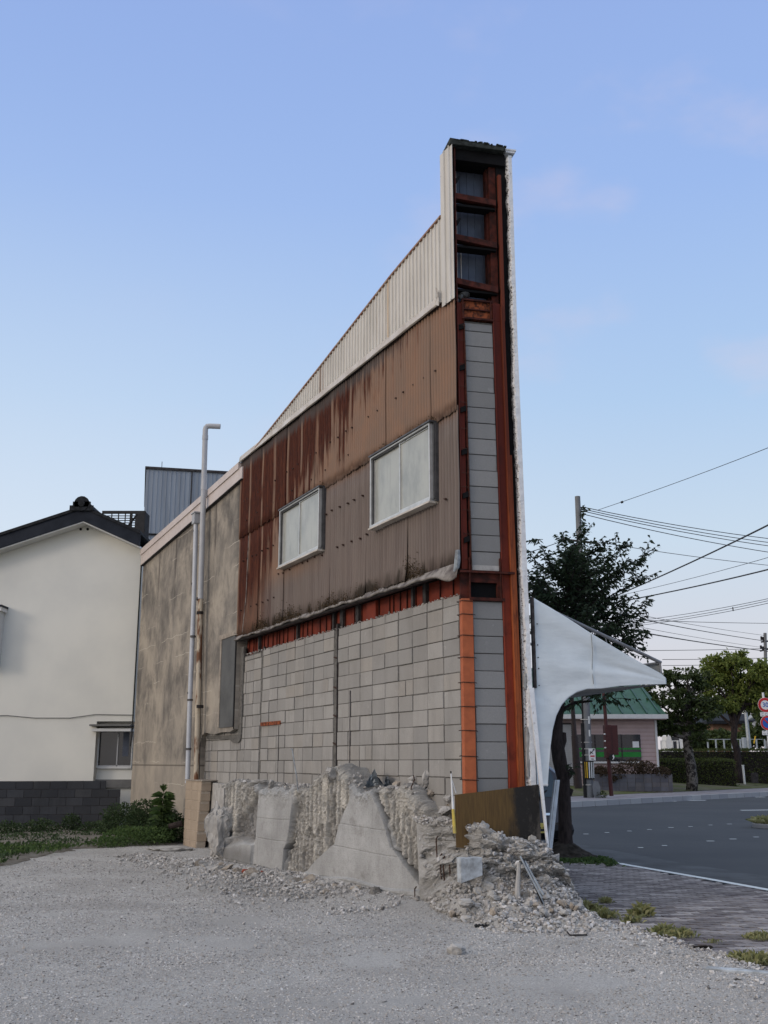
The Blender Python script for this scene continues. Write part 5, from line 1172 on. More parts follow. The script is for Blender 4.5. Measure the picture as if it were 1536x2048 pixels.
hp = Vector(sp(392, 1048)); m = MB(); m.fb(lambda a, z, n: tuple(hp+Vector((DS[0]*a-DS[1]*n, DS[1]*a+DS[0]*n, z))), -.10, .10, .0, .22, -.07, .07); m.fb(lambda a, z, n: tuple(hp+Vector((DS[0]*a-DS[1]*n, DS[1]*a+DS[0]*n, z))), -.13, .13, .22, .25, -.09, .09); m.build('hopper', M('pvc'), V2, bevel=.006)
for u, v in ((391, 1062), (388, 1168), (386, 1273), (380, 1386), (380, 1400), (377, 1498)): q = Vector(sp(u, v)); m = MB(); m.tube([q-Vector((0, 0, .02)), q+Vector((0, 0, .02))], .060, 12); m.build('pipe_bracket', M('greypost'), V2)
# ================================================================== AWNING
AW = thing('awning', 'white vinyl awning with a sloping side and a long leg on the street facade', 'awning', (*FF(.1, 2, .1)[:2], 0))
ae = lambda u, v: onend(u, v, -.02)
out_ = [(1062, 1192), (1068, 1193), (1150, 1240), (1230, 1286), (1300, 1325), (1331, 1346), (1333, 1368), (1290, 1369), (1240, 1372), (1205, 1377), (1175, 1378), (1155, 1384), (1138, 1395), (1124, 1410), (1113, 1432), (1106, 1460), (1101, 1500), (1098, 1545), (1096, 1573), (1075, 1571), (1071, 1480), (1066, 1380), (1072, 1375), (1067, 1300)]
pts = [ae(*p) for p in out_]
sT = [(1062, 1192), (1100, 1214), (1136, 1236), (1187, 1269), (1244, 1303), (1284, 1326), (1323, 1347), (1333, 1356)]; sB = [(1073, 1571), (1096, 1573), (1098, 1545), (1101, 1500), (1106, 1460), (1113, 1432), (1124, 1410), (1138, 1395), (1155, 1384), (1175, 1378), (1205, 1377), (1240, 1372), (1290, 1369), (1333, 1368)]
tT = np.array([ae(*p) for p in sT]); tB = np.array([ae(*p) for p in sB]); NS, NZ = 150, 60; vs = []
sv = np.concatenate([np.linspace(tT[0, 0], tB[1, 0], 20)[:-1], np.linspace(tB[1, 0], tB[5, 0], 40)[:-1], np.linspace(tB[5, 0], tT[-1, 0], 90)]); NS = len(sv)
for s__ in sv:
    zt__ = np.interp(s__, tT[:, 0], tT[:, 1]); zb__ = np.interp(s__, tB[:, 0], tB[:, 1])
    for j in range(NZ):
        z = zb__+(zt__-zb__)*j/(NZ-1); ang_ = math.atan2(z-2.50, 2.75-s__); rr_ = math.hypot(z-2.5, 2.75-s__); k_ = min(1, (zt__-z)*5, max(.15, (z-zb__)*6))
        nn = -.03+k_*(.012*math.sin(ang_*17+.6*math.sin(rr_*3))*min(1, rr_)+.004*math.sin(ang_*41+rr_*2)*max(0, 1-abs(rr_-.8)))*(1 if z > 2.3 else .4)+.006*math.exp(-((s__-1.62-.02*math.sin(z*9))/.012)**2)
        vs.append(EF(s__, z, nn))
m = MB(); m.add(vs, [(i*NZ+j, (i+1)*NZ+j, (i+1)*NZ+j+1, i*NZ+j+1) for i in range(NS-1) for j in range(NZ-1)]); sd_ = m.build('side_cloth', M('vinyl'), AW, smooth=True, ang=180); q = sd_.modifiers.new('t', 'SOLIDIFY'); q.thickness = .006
m = MB(); a0 = ae(1062, 1194); a1 = ae(1066, 1376)
m.fb(EF, a0[0]+.0, a0[0]+.03, a1[1], a0[1], -.06, -.005); m.build('wall_rail', M('slot'), AW)
m = MB()
for u, v in ((1064, 1200), (1075, 1248), (1076, 1290), (1077, 1315), (1078, 1337), (1079, 1371)): q = ae(u-8 if v < 1210 else u, v); m.fb(EF, q[0]-.012, q[0]+.0, q[1]-.006, q[1]+.006, -.02, -.012)
m.build('eyelets', M('blk'), AW)
m = MB(); m.tube([EF(*(ae(x_, y_)+(-.017,))) for x_, y_ in ((1182, 1268), (1185, 1300), (1184, 1340), (1187, 1368))], .004, 5); m.build('cloth_seam', M('soffit'), AW)
# frame tubes, sloping top sheet and underside run back along the facade
def awf(u, v, l): s__, z = ae(u, v); p = EF(s__, z, -.02); return (p[0]-DE[1]*l, p[1]+DE[0]*l, z)
LA = 6.0
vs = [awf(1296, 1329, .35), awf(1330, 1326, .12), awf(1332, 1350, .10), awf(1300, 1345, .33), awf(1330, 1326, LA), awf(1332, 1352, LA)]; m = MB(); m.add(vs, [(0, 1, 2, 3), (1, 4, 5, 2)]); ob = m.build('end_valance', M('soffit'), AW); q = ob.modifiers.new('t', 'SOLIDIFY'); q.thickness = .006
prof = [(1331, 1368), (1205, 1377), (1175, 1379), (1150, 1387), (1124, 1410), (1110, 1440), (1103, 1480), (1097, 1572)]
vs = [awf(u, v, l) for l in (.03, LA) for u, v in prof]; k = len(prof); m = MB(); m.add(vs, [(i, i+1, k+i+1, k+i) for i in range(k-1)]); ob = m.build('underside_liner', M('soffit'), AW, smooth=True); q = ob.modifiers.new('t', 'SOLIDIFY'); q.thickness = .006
m = MB(); m.tube([awf(1082, 1205, .12), awf(1122, 1224, .12), awf(1330, 1324, .10)], .021, 8); m.tube([awf(1328, 1325, .10), awf(1329, 1352, .08)], .014, 8); m.tube([awf(1328, 1325, .10), awf(1328, 1325, LA)], .018, 8); m.tube([awf(1292, 1328, .25), awf(1329, 1324, .1)], .016, 8); m.tube([awf(1219, 1270, .12), awf(1219, 1290, .06)], .006, 6)
m.build('frame_tubes', M('steelpipe'), AW, smooth=True)
for l in (2., 4.):
    m = MB(); m.tube([awf(1068, 1195, l), awf(1328, 1325, l)], .018, 8); m.build('frame_tubes', M('steelpipe'), AW)
m = MB(); q = ae(1085, 1571); m.fb(EF, q[0]-.07, q[0]+.065, q[1]-.0, q[1]+.018, -.06, -.012); m.build('leg_hem', M('plaster'), AW)

# ================================================================== WHITE HOUSE
HY = 27.0
H_ = thing('house', 'white rendered gable house with a dark navy roof edge left of the thin building', 'house', (-9.5, HY+3, 0))
pk = at(175, 1050, HY); er = at(284, 1100, HY); el_ = at(0, 1108, HY)
sl_ = (pk[2]-el_[2])/(pk[0]-el_[0]); xl = pk[0]-4.6; zl = pk[2]-sl_*4.6
xj = at(190, 1500, HY)[0]; zb = at(100, 1561, HY)[2]
DD = 9.0
m = MB(); F0 = lambda x, z, n: (x, HY-n, z)
m.poly(F0, [(xl, 1.0), (xj, 1.0), (xj, 2.62), (er[0], 2.62), (er[0], er[2]), (pk[0], pk[2]), (xl, zl)], -DD, 0); m.build('wall', M('render_white'), H_)
m = MB(); m.box(xj-.4, er[0]+.02, HY+.28, HY+2, 0, 2.7); m.box(xl+.2, xj-.3, HY+.15, HY+2, 0, 1.2); m.build('recessed_wall', M('render_white'), H_)
m = MB(); z1 = at(200, 1559, HY+.2)[2]; m.fb(F0, xj-.05, er[0]+.02, z1-.20, z1, -.5, -.20); m.build('base_band', M('greyband'), H_)
# fascia boards
def sl_box(P0, P1, zo0, zo1, y0, y1, name, mat):
    m = MB(); (x0, z0), (x1, z1) = P0, P1
    m.hexa([(x0, y0, z0+zo0), (x1, y0, z1+zo0), (x1, y1, z1+zo0), (x0, y1, z0+zo0), (x0, y0, z0+zo1), (x1, y0, z1+zo1), (x1, y1, z1+zo1), (x0, y1, z0+zo1)]); return m.build(name, mat, H_)
RT = (pk[0], pk[2]-.02)
for P1, nm in (((xl-.5, zl-sl_*.5), 'l'), ((er[0]+.03, er[2]-.02), 'r')):
    sl_box(P1 if nm == 'l' else RT, RT if nm == 'l' else P1, .03, .39, HY-.42, HY-.36, 'fascia_board', M('roofnavy'))
    sl_box(P1 if nm == 'l' else RT, RT if nm == 'l' else P1, .0, .05, HY-.40, HY+.05, 'eave_soffit', M('winwhite'))
    sl_box(P1 if nm == 'l' else RT, RT if nm == 'l' else P1, .37, .45, HY-.46, HY+DD, 'roof', M('rooftile'))
rz = pk[2]+.40
m = MB(); m.tube([(pk[0]-.05, HY-.45, rz+.05), (pk[0]-.05, HY+DD, rz+.05)], .16, 12); R0 = m.build('ridge', M('rooftile'), H_, smooth=True)
m = MB(); m.tube([(pk[0]-.05, HY-.50, rz+.07), (pk[0]-.05, HY-.44, rz+.07)], .20, 14); m.box(pk[0]-.36, pk[0]+.26, HY-.49, HY-.44, rz-.12, rz+.02); m.box(pk[0]-.28, pk[0]+.18, HY-.50, HY-.44, rz-.02, rz+.12); m.tube([(pk[0]-.05, HY-.52, rz+.07), (pk[0]-.05, HY-.49, rz+.07)], .09, 10); m.build('ridge_end_tile', M('rooftile'), H_)
for u in (161, 175): q = at(u, 1058, HY-.03); m = MB(); m.tube([(q[0], HY-.02, q[2]), (q[0], HY+.02, q[2])], .035, 10); m.build('gable_vent', M('blk'), H_)
q = at(30, 1063, HY-.4); m = MB(); m.box(q[0]-.06, q[0]+.06, HY-.4, HY-.1, q[2]-.02, q[2]+.06); m.build('snow_guard', M('rooftile'), H_)
# small window with canopy
wl, wr = at(197, 1500, HY+.2)[0], at(264, 1500, HY+.2)[0]; wz0, wz1 = at(230, 1533, HY+.2)[2], at(230, 1462, HY+.2)[2]
FW = lambda x, z, n: (x, HY+.28-n, z)
m = MB(); m.fb(FW, wl-.04, wl, wz0-.04, wz1+.04, 0, .06); m.fb(FW, wl, wr, wz0-.05, wz0, 0, .07); m.fb(FW, wl, wr, wz1, wz1+.04, 0, .06); m.fb(FW, wr-.02, wr, wz0, wz1, 0, .06); Wn = m.build('window', M('winwhite'), H_)
mx_ = at(233, 1500, HY+.2)[0]
m = MB(); m.fb(FW, wl, mx_, wz0, wz1, .01, .02); m.build('pane', M('glassdark'), Wn)
m = MB(); m.fb(FW, mx_+.03, wr-.02, wz0, wz1, .01, .02); m.build('pane', M('glassdark'), Wn)
m = MB(); m.fb(FW, mx_+.14, wr-.10, wz0+.25, wz1-.03, .02, .024); m.build('curtain', M('inner'), Wn)
m = MB(); m.fb(FW, mx_, mx_+.03, wz0, wz1, .0, .05); m.fb(FW, wl, wr, wz0-.0, wz0+.03, .02, .05); m.fb(FW, wl, wr, wz1-.03, wz1, .02, .05); m.build('frame', M('winsilver'), Wn)
cz1, cz0 = at(190, 1449, HY)[2], at(190, 1463, HY)[2]; cx0, cx1 = at(183, 1455, HY)[0], er[0]
m = MB(); m.fb(F0, cx0, cx1, cz1-.045, cz1, -.3, .22); m.build('canopy', M('greyband'), Wn)
m = MB(); m.fb(F0, cx0+.05, cx1, cz0, cz0+.07, -.3, .16); m.build('canopy_underside', M('winwhite'), Wn)
# sliver of a bay at the left frame edge
zb1, zb0 = at(0, 1215, HY-.3)[2], at(0, 1330, HY-.3)[2]; xb = at(3, 1260, HY-.3)[0]
m = MB(); m.box(xb-1.6, xb, HY-.45, HY, zb1-.10, zb1); m.build('shutter_box', M('white'), H_)
m = MB(); m.box(xb-1.6, xb+.02, HY-.48, HY, zb1, zb1+.05); m.build('bay_roof', M('roofnavy'), H_)
m = MB(); m.box(xb-1.6, xb-.06, HY-.4, HY, zb0, zb1-.1); m.box(xb-1.6, xb-.02, HY-.46, HY-.3, zb1-.55, zb1-.5); m.build('bay', M('winwhite'), H_)
# cables on the wall
cb = [at(u, v, HY-.03) for u, v in ((-30, 1432), (15, 1431), (70, 1436), (140, 1436), (190, 1429), (268, 1430))]; m = MB(); m.tube(cb, .010, 5); m.build('wall_cable', M('greyband'), H_)
# dark gap pipe between the house and the stucco wall
m = MB(); m.tube([SF(16.52, 6.9, .03), SF(16.52, 2.2, .03), SF(16.5, 2.0, .06)], .02, 6); tag(m.build('gap_cable', M('blk'), origin=SF(16.5, 2, .03)), 'black cable down the gap between the house and stained wall', 'cable')

# sooty garden wall
GW = thing('garden_wall', 'blackened concrete block garden wall in front of the white house', 'wall', (-9, 26.3, 0))
pA, pB = Vector((-12.5, 25.5)), Vector((at(240, 1600, 26.7)[0], 26.7)); gd_ = (pB-pA).normalized(); gn_ = Vector((gd_.y, -gd_.x)); GLn = (pB-pA).length
GF = lambda a, z, n=0.: (pA.x+gd_.x*a+gn_.x*n, pA.y+gd_.y*a+gn_.y*n, z)
zt1, zt2 = at(100, 1562, 26.2)[2], at(225, 1573, 26.7)[2]; st_ = GLn-at(240, 1600, 26.7)[0]+at(211, 1600, 26.7)[0]
m = MB()
for r_ in range(7):
    zt_ = zt1-r_*.2; a = (r_ % 2)*.2-.4
    while a < GLn:
        lim_ = st_ if r_ == 0 else GLn
        p_, q_ = max(a, 0)+.005, min(a+.4, lim_)-.005
        if q_-p_ > .04: m.fb(GF, p_, q_, zt_-.195, zt_-.005, -.12, random.uniform(-.003, .003))
        a += .4
m.build('blocks', M('block_dark'), GW, bevel=.006)
m = MB(); m.fb(GF, 0, GLn-.01, -.1, zt1-.21, -.11, -.01); m.fb(GF, 0, st_-.02, -.1, zt1-.01, -.11, -.012); m.build('joints', M('slot'), GW)

# grey clad building behind
GC = thing('building', 'grey blue metal clad upper storey rising behind the white house', 'building', at(370, 1000, 38)[:2]+(0,))
g0 = at(293, 938, 37.0); gd0 = Vector((DE[0], DE[1])); gn0 = Vector((DE[1], -DE[0]))
GCF = lambda a, z, n=0.: (g0[0]+gd0.x*a+gn0.x*n, 37+gd0.y*a+gn0.y*n, z)
m = MB(); m.fb(GCF, 0.01, 7.0, 0, g0[2]-.02, -6, -.02); m.build('body', M('greyclad'), GC)
rib_sheet(GCF, 'ribbed_cladding', 0, 7.0, lambda t: 3., lambda t: g0[2], .0, pitch=.165, w=.014, d=.022, mat=M('greyclad'), parent=GC)
m = MB(); m.fb(GCF, -.05, 7.05, g0[2], g0[2]+.09, -6.05, .06); m.build('roof_trim', M('slot'), GC)
m = MB(); m.fb(GCF, 1.64, 1.68, 3, g0[2], .0, .03); m.build('dark_joint', M('slot'), GC)
m = MB(); q = GCF(.55, g0[2]); m.tube([q, (q[0], q[1], q[2]+.32)], .012, 5); m.build('lightning_rod', M('slot'), GC)
zc = at(300, 1068, 37)[2]; m = MB(); m.tube([GCF(-.05, zc-.25, .03), GCF(-.02, zc-.1, .05), GCF(.15, zc, .05), GCF(1.2, zc, .05)], .035, 6); m.build('wall_cable', M('blk'), GC, smooth=True)
# lattice balcony
BR = thing('balcony_screen', 'black slatted balcony screen showing between house roof and grey building', 'railing', (*at(250, 1060, 33)[:2], 0))
yb = 33.; b0, b1 = at(205, 1022, yb), at(291, 1027, yb); zlow = at(250, 1110, yb)[2]
m = MB(); m.box(b0[0], b1[0], yb-.04, yb+.04, b0[2]-.09, b0[2]); m.box(b1[0]-.32, b1[0], yb-.05, yb+.6, zlow, b0[2]-.02); m.box(b0[0]+.0, b1[0], yb-.04, yb+.04, b0[2]-.66, b0[2]-.60); m.build('frame', M('railing'), BR)
m = MB(); z = b0[2]-.15
while z > zlow: m.box(b0[0]+.08, b1[0]-.3, yb-.01, yb+.01, z-.028, z); z -= .078
for k in range(5): x = b0[0]+.3+k*.22; m.box(x, x+.03, yb-.02, yb+.02, zlow, b0[2]-.1)
m.build('slats', M('railing'), BR)
m = MB(); m.tube([(b1[0]-.62, yb-.03, b0[2]-.62), (b1[0]-.25, yb-.03, b0[2]-.12)], .035, 5); m.box(b1[0]-.5, b1[0]-.42, yb-.04, yb, zlow, b0[2]-.1); m.build('brace', M('railing'), BR)
m = MB(); m.box(b0[0]-.1, b1[0], yb+.05, yb+3, 0, zlow+.1); m.build('balcony_body', M('slot'), BR)

# ================================================================== ACROSS THE STREET
PK = thing('shop_building', 'pink single storey building with a green ribbed metal roof across the street', 'building', (11, 57, gz(11, 57)))
PY = 54.; F1 = lambda x, z, n=0.: (x, PY-n, z)
x1 = at(1311, 1480, PY)[0]; x0 = x1-16; ze = at(1200, 1431, PY)[2]; zg = .5
m = MB(); m.box(x0, x1, PY, PY+10, zg-.4, ze); m.build('wall', M('pink'), PK)
m = MB()
z = .7
while z < ze-.1: m.fb(F1, x0, x1, z, z+.012, 0, .012); z += .2
m.build('board_lines', M('brownhouse'), PK)
zr_ = at(1200, 1350, 60)[2]
m = MB(); m.add([(x0-.5, PY-.5, ze), (x1+.5, PY-.5, ze), (x1+.1, 60, zr_+.4), (x0-.5, 60, zr_+.4), (x1+.5, 66, ze), (x0-.5, 66, ze), (x0-.5, PY-.5, ze+.05), (x1+.5, PY-.5, ze+.05)], [(6, 7, 2, 3), (3, 2, 4, 5), (0, 1, 7, 6)]); m.build('roof', M('greenroof'), PK)
m = MB(); x = x0
while x < x1+.5:
    xb_ = x+.0; m.hexa([(x, PY-.52, ze+.05), (x+.07, PY-.52, ze+.05), (x+.07, 60, zr_+.4), (x, 60, zr_+.4), (x, PY-.52, ze+.12), (x+.07, PY-.52, ze+.12), (x+.07, 60, zr_+.47), (x, 60, zr_+.47)]); x += .62
m.build('roof_seams', M('greenroofseam'), PK)
m = MB(); m.box(x0-.5, x1+.55, PY-.62, PY-.5, ze-.18, ze+.04); m.build('gutter', M('white'), PK)
m = MB(); m.box(x0-.5, x1+.5, PY-.5, PY, ze-.22, ze-.05); m.build('soffit_band', M('pink'), PK)
m = MB(); m.box(x1-.01, x1+.10, PY-.05, PY+.1, zg-.2, ze-.2); m.build('corner_board', M('white'), PK)
wx0, wx1 = at(1153, 1490, PY)[0], at(1281, 1490, PY)[0]; wz0, wz1 = at(1200, 1523, PY)[2], at(1200, 1469, PY)[2]
m = MB(); m.fb(F1, wx0, wx1, wz0, wz1, 0, .05); W3 = m.build('window', M('glassdark'), PK)
m = MB(); m.fb(F1, wx0-.05, wx1+.05, wz0-.09, wz0, 0, .10); m.build('sill', M('white'), W3)
za, zb_ = at(1200, 1514, PY)[2], at(1200, 1504, PY)[2]; m = MB(); m.fb(F1, wx0+.05, wx1, za, zb_, .05, .06); m.fb(F1, wx0+.05, wx1, zb_+.12, zb_+.20, .05, .06); m.build('green_band', M('greenband'), W3)
q = at(1271, 1489, PY); m = MB(); m.fb(F1, q[0]-.16, q[0]+.16, q[2]-.15, q[2]+.15, .05, .065); m.build('paper_notice', M('signwhite'), W3)
m = MB(); 
for u in (1190, 1212, 1243): q = at(u, 1490, PY); m.fb(F1, q[0]-.03, q[0]+.03, wz0, wz1, .05, .08)
m.build('mullions', M('slot'), W3)
sx0, sx1 = at(1096, 1500, PY)[0], at(1144, 1500, PY)[0]; szt = at(1130, 1449, PY)[2]
m = MB(); m.fb(F1, sx0, sx1, zg-.2, szt, 0, .04); z = .6
while z < szt: m.fb(F1, sx0, sx1, z, z+.05, .04, .07); z += .1
m.build('roller_shutter', M('siding'), PK)
m = MB(); m.fb(F1, sx1, sx1+.12, zg-.2, szt+.05, 0, .08); m.fb(F1, sx0, sx1, szt, szt+.08, 0, .08); m.build('shutter_frame', M('slot'), PK)
# planter
PLT = thing('planter', 'low grey block planter in front of the pink building', 'planter', (12, 52, .5))
px0, px1 = at(1188, 1555, 52)[0], at(1345, 1560, 52)[0]; pz0, pz1 = .35, at(1250, 1548, 52)[2]
m = MB(); a = px0
while a < px1-.1:
    for r_ in range(4):
        zz = pz1-(r_+1)*.2
        if zz > pz0-.2: m.box(a+.01, min(a+.39, px1), 52, 52.3, zz+.005, zz+.195)
    a += .4
m.build('blocks', M('block_planter'), PLT); m = MB(); m.box(px0, px1, 52.02, 53.8, pz0-.3, pz1-.05); m.build('earth', M('soil'), PLT)

# ---- leaves helper
def leaves(P, D, size, w_=.42, up=None, fold=.25, curl=0.):
    """P bases (n,3), D direction (n,3); 5-vert folded leaf"""
    n = len(P); D = D/np.linalg.norm(D, axis=1)[:, None]; rnd = rng.normal(size=(n, 3)); rnd[:, 2] += .8
    S = np.cross(D, rnd); S /= np.linalg.norm(S, axis=1)[:, None]+1e-9; N = np.cross(S, D); L = size[:, None]
    mid = P+D*L*.5+N*L*.04; a = mid+S*L*w_*.5+N*L*fold*.3; b_ = mid-S*L*w_*.5+N*L*fold*.3; tip = P+D*L-np.array([0, 0, 1.])*L*curl
    V = np.stack([P, a, tip, b_], 1).reshape(-1, 3); o = np.arange(n)[:, None]*4
    F = np.concatenate([o+[0, 1, 2], o+[0, 2, 3]], 1).reshape(-1, 3); return V, F
def unit(n): v = rng.normal(size=(n, 3)); return v/np.linalg.norm(v, axis=1)[:, None]

# ================================================================== STREET TREE behind the awning
TY = 18.8
def tp(u, v, dy=0): return Vector(at(u, v, TY+dy))
TR = thing('street_tree', 'dark leaved street tree with a leaning trunk behind the white awning', 'tree', (*tp(1128, 1700)[:2], 0))
m = MB(); path = [(1131, 1712), (1131, 1680), (1130, 1640), (1129, 1600), (1127, 1560), (1119, 1520), (1113, 1480), (1113, 1440), (1119, 1400), (1130, 1350), (1145, 1290), (1160, 1220), (1168, 1150)]
rr = [.17, .125, .115, .11, .108, .125, .115, .11, .10, .085, .07, .05, .025]
m.tube([tp(*p) for p in path], rr, 14); TK = m.build('trunk', M('bark'), TR, smooth=True, ang=180)
m = MB(); m.tube([tp(1124, 1560), tp(1137, 1548), tp(1146, 1540)], [.10, .07, .05], 8); m.tube([tp(1118, 1495), tp(1127, 1480), tp(1129, 1465)], [.10, .06, .03], 8); m.tube([tp(1113, 1440), tp(1125, 1420), tp(1150, 1405), tp(1185, 1402)], [.07, .045, .03, .015], 7); m.tube([tp(1138, 1590), tp(1144, 1578)], [.05, .03], 6); m.build('trunk_burrs', M('bark'), TR, smooth=True)
c0 = tp(1150, 1270); c0v = np.array(c0)
LP, LD, LSZ = [], [], []; m = MB()
def shoot(p0, d, L_, r0, sag=.25, dens=26, lsz=.112):
    pts = [Vector(p0)]; d = Vector(d).normalized(); n = 7
    for i in range(n): d = (d+Vector((random.gauss(0, .07), random.gauss(0, .07), random.gauss(0, .05)-sag*.05))).normalized(); pts.append(pts[-1]+d*L_/n)
    m.tube(pts, [r0*(1-i/(n+1.5)) for i in range(n+1)], 4, caps=False)
    k = int(L_*dens)
    for i in range(k):
        f_ = (.12+.88*(i+random.random())/k)*n; j = min(int(f_), n-1); p = pts[j].lerp(pts[j+1], f_-j); t = (pts[j+1]-pts[j]).normalized()
        s_ = t.cross(Vector((0, 0, 1))); s_ = s_.normalized() if s_.length > .1 else Vector((1, 0, 0)); s_ *= random.choice((-1, 1))
        dd = (s_*random.uniform(.5, 1)+t*random.uniform(.1, .7)+Vector((random.gauss(0, .25), random.gauss(0, .25), random.uniform(-.55, .15))))
        LP.append(p[:]); LD.append(dd[:]); LSZ.append(lsz*random.uniform(.7, 1.2))
    return pts
tips = [(1105, 1062, .5), (1092, 1090, -.3), (1062, 1105, .2), (1175, 1040, .2), (1165, 1085, 0), (1205, 1090, .4), (1252, 1085, -.2), (1240, 1100, .5), (1292, 1118, 0), (1316, 1118, -.1), (1313, 1143, .3), (1255, 1150, .6), (1278, 1180, 0), (1300, 1208, .2), (1312, 1216, -.3), (1290, 1240, .5), (1288, 1262, 0), (1280, 1290, .4), (1268, 1300, -.4), (1210, 1100, -.5), (1185, 1120, .4), (1225, 1140, -.3), (1240, 1200, .3), (1075, 1130, .4), (1060, 1160, -.2), (1080, 1180, .5), (1100, 1110, -.6), (1135, 1090, .6), (1150, 1120, -.7), (1200, 1170, .8), (1220, 1240, -.6), (1200, 1290, .6), (1190, 1320, 0), (1250, 1320, .1), (1300, 1228, .6), (1285, 1255, -.6), (1270, 1275, .2), (1262, 1310, .7), (1245, 1290, -.5), (1080, 1200, .2), (1075, 1165, -.5), (1090, 1190, .7), (1110, 1200, -.2), (1130, 1215, .5), (1240, 1245, .9), (1100, 1210, .4), (1120, 1160, .8), (1225, 1180, -.8), (1160, 1180, .9), (1180, 1230, -.9), (1140, 1240, -.8)]
for u, v, dy in tips+[(u-90+random.randint(-20, 20), max(1110, v)+random.randint(0, 60), random.uniform(-1, 1)) for u, v, _ in tips[::4]]:
    e = tp(u, v, dy*1.2); s0 = tp(1140+random.uniform(-14, 18), min(1330, max(1180, v+random.uniform(40, 120))), dy*.15)
    d = e-s0; L_ = d.length; pts = shoot(s0, d+Vector((0, 0, -.0)), L_, .022, sag=-.05, dens=34)
    for _ in range(int(4+L_*6)):
        j = random.randint(1, 6); q = pts[j]; r_ = Vector((random.gauss(0, 1), random.gauss(0, 1), random.gauss(.35, .6))).normalized(); shoot(q, d.normalized()*.9+r_*.8, random.uniform(.25, .65)*(1.15-j*.08), .008, dens=30)
for i in range(55): q = tp(random.gauss(1155, 50), random.gauss(1215, 50), random.gauss(0, .6)); shoot(q, (random.gauss(0, 1), random.gauss(0, 1), random.gauss(.1, .5)), random.uniform(.4, .8), .008, dens=34)
for i in range(26): q = tp(1150+random.uniform(-30, 85), 1392+random.uniform(-18, 8), random.uniform(-.5, .5)); shoot(q, (random.gauss(.2, 1), random.gauss(0, .6), random.gauss(-.05, .25)), random.uniform(.25, .5), .007, dens=34)
for i in range(8): q = tp(1142+random.uniform(-6, 8), 1540+random.uniform(-14, 6), -.12); shoot(q, (random.gauss(0, 1), random.gauss(-.5, .4), random.gauss(.3, .5)), .16, .004, dens=60, lsz=.06)
m.build('branches', M('bark'), TR)
V, Fc = leaves(np.array(LP), np.array(LD), np.array(LSZ), .40, curl=.22)
np_mesh('crown', V, Fc, M('cherry'), TR)
# dark earth mound and grass tuft at its foot
x, y = tp(1128, 1700)[:2]; gx2, gy2 = np.meshgrid(np.linspace(-.75, .65, 40), np.linspace(-.6, .6, 34)); hh = .30*np.exp(-((gx2/.42)**2+(gy2/.4)**2))+.07*(fbm(gx2*9+5, gy2*9+5, 4)-.5)-.02
V = np.stack([x+gx2, y+gy2, hh], -1).reshape(-1, 3); I = np.arange(33)[:, None]*40+np.arange(39)[None]; MATS['mound'] = simple('dark_root_mound', (.045, .04, .035), .3, 10, 1., .05, bump=1., fine=30)
np_mesh('root_mound', V, np.stack([I, I+1, I+41, I+40], -1).reshape(-1, 4), M('mound'), TR)

# ================================================================== PARKED CAR behind the tree
CYR = 19.7; cxm = at(1070, 1600, CYR)[0]
CAR = thing('parked_car', 'dark plum compact car seen from behind parked beyond the tree trunk', 'car', (cxm, CYR+1.7, 0))
ca_ = R(12); 
def CF(x, y, z): return (cxm+math.cos(ca_)*x-math.sin(ca_)*y, CYR+math.sin(ca_)*x+math.cos(ca_)*y, z)
secs = [(.0, .42, .66, .30), (.02, .30, .70, .95), ]
def loft(sections, name, mat, parent, smooth=True):
    m = MB(); k = len(sections[0])
    for s_ in sections: m.v += [CF(*p) for p in s_]; m.uv += [(p[0], p[2]) for p in s_]; m.mi
    fs = [(i*k+j, i*k+(j+1) % k, (i+1)*k+(j+1) % k, (i+1)*k+j) for i in range(len(sections)-1) for j in range(k)]+[tuple(range(k-1, -1, -1)), tuple((len(sections)-1)*k+j for j in range(k))]
    m.f = fs; m.mi = [0]*len(fs); return m.build(name, mat, parent, smooth=smooth, ang=35)
def ring(y0, y1, zlo, zhi, w_lo, w_hi, zm):
    # closed section at rake y0(bottom)->y1(top), rounded top corners
    f_ = lambda z: y0+(y1-y0)*(z-zlo)/(zhi-zlo)
    P_ = [(-w_lo, zlo), (-w_lo-.02, zm), (-w_hi-.04, (zm+zhi)/2), (-w_hi, zhi-.10), (-w_hi+.10, zhi-.02), (0, zhi), (w_hi-.10, zhi-.02), (w_hi, zhi-.10), (w_hi+.04, (zm+zhi)/2), (w_lo+.02, zm), (w_lo, zlo)]
    return [(x, f_(z), z) for x, z in P_]
loft([ring(.05, .30, .28, 1.50, .66, .52, .85), ring(.10, .42, .24, 1.56, .71, .56, .88), ring(.5, .9, .22, 1.60, .735, .58, .9), ring(2.0, 2.0, .22, 1.60, .735, .58, .9), ring(2.6, 2.35, .22, 1.50, .735, .56, .9)], 'body', M('car'), CAR)
loft([ring(2.5, 2.5, .22, 1.0, .735, .66, .8), ring(3.2, 3.2, .24, .92, .70, .62, .75), ring(3.38, 3.35, .3, .8, .62, .55, .6)], 'bonnet', M('car'), CAR)
def rearpt(x, z, o=.0): y = .05+.25*(z-.28)/1.22-o; return (x, y, z)
m = MB(); P_ = [(-.48, .98), (.48, .98), (.52, 1.02), (.44, 1.42), (.38, 1.45), (-.38, 1.45), (-.44, 1.42), (-.52, 1.02)]; m.add([CF(*rearpt(x, z, .018)) for x, z in P_]+[CF(*rearpt(x, z, -.03)) for x, z in P_], [tuple(range(8)), tuple(range(15, 7, -1))]+[(i, i+8, (i+1) % 8+8, (i+1) % 8) for i in range(8)]); RW = m.build('rear_window', M('carglass'), CAR)
m = MB(); m.tube([CF(*rearpt(.13, .90, .03)), CF(*rearpt(.17, 1.0, .05)), CF(*rearpt(.30, 1.10, .05))], .012, 5); m.build('rear_wiper', M('blk'), CAR)
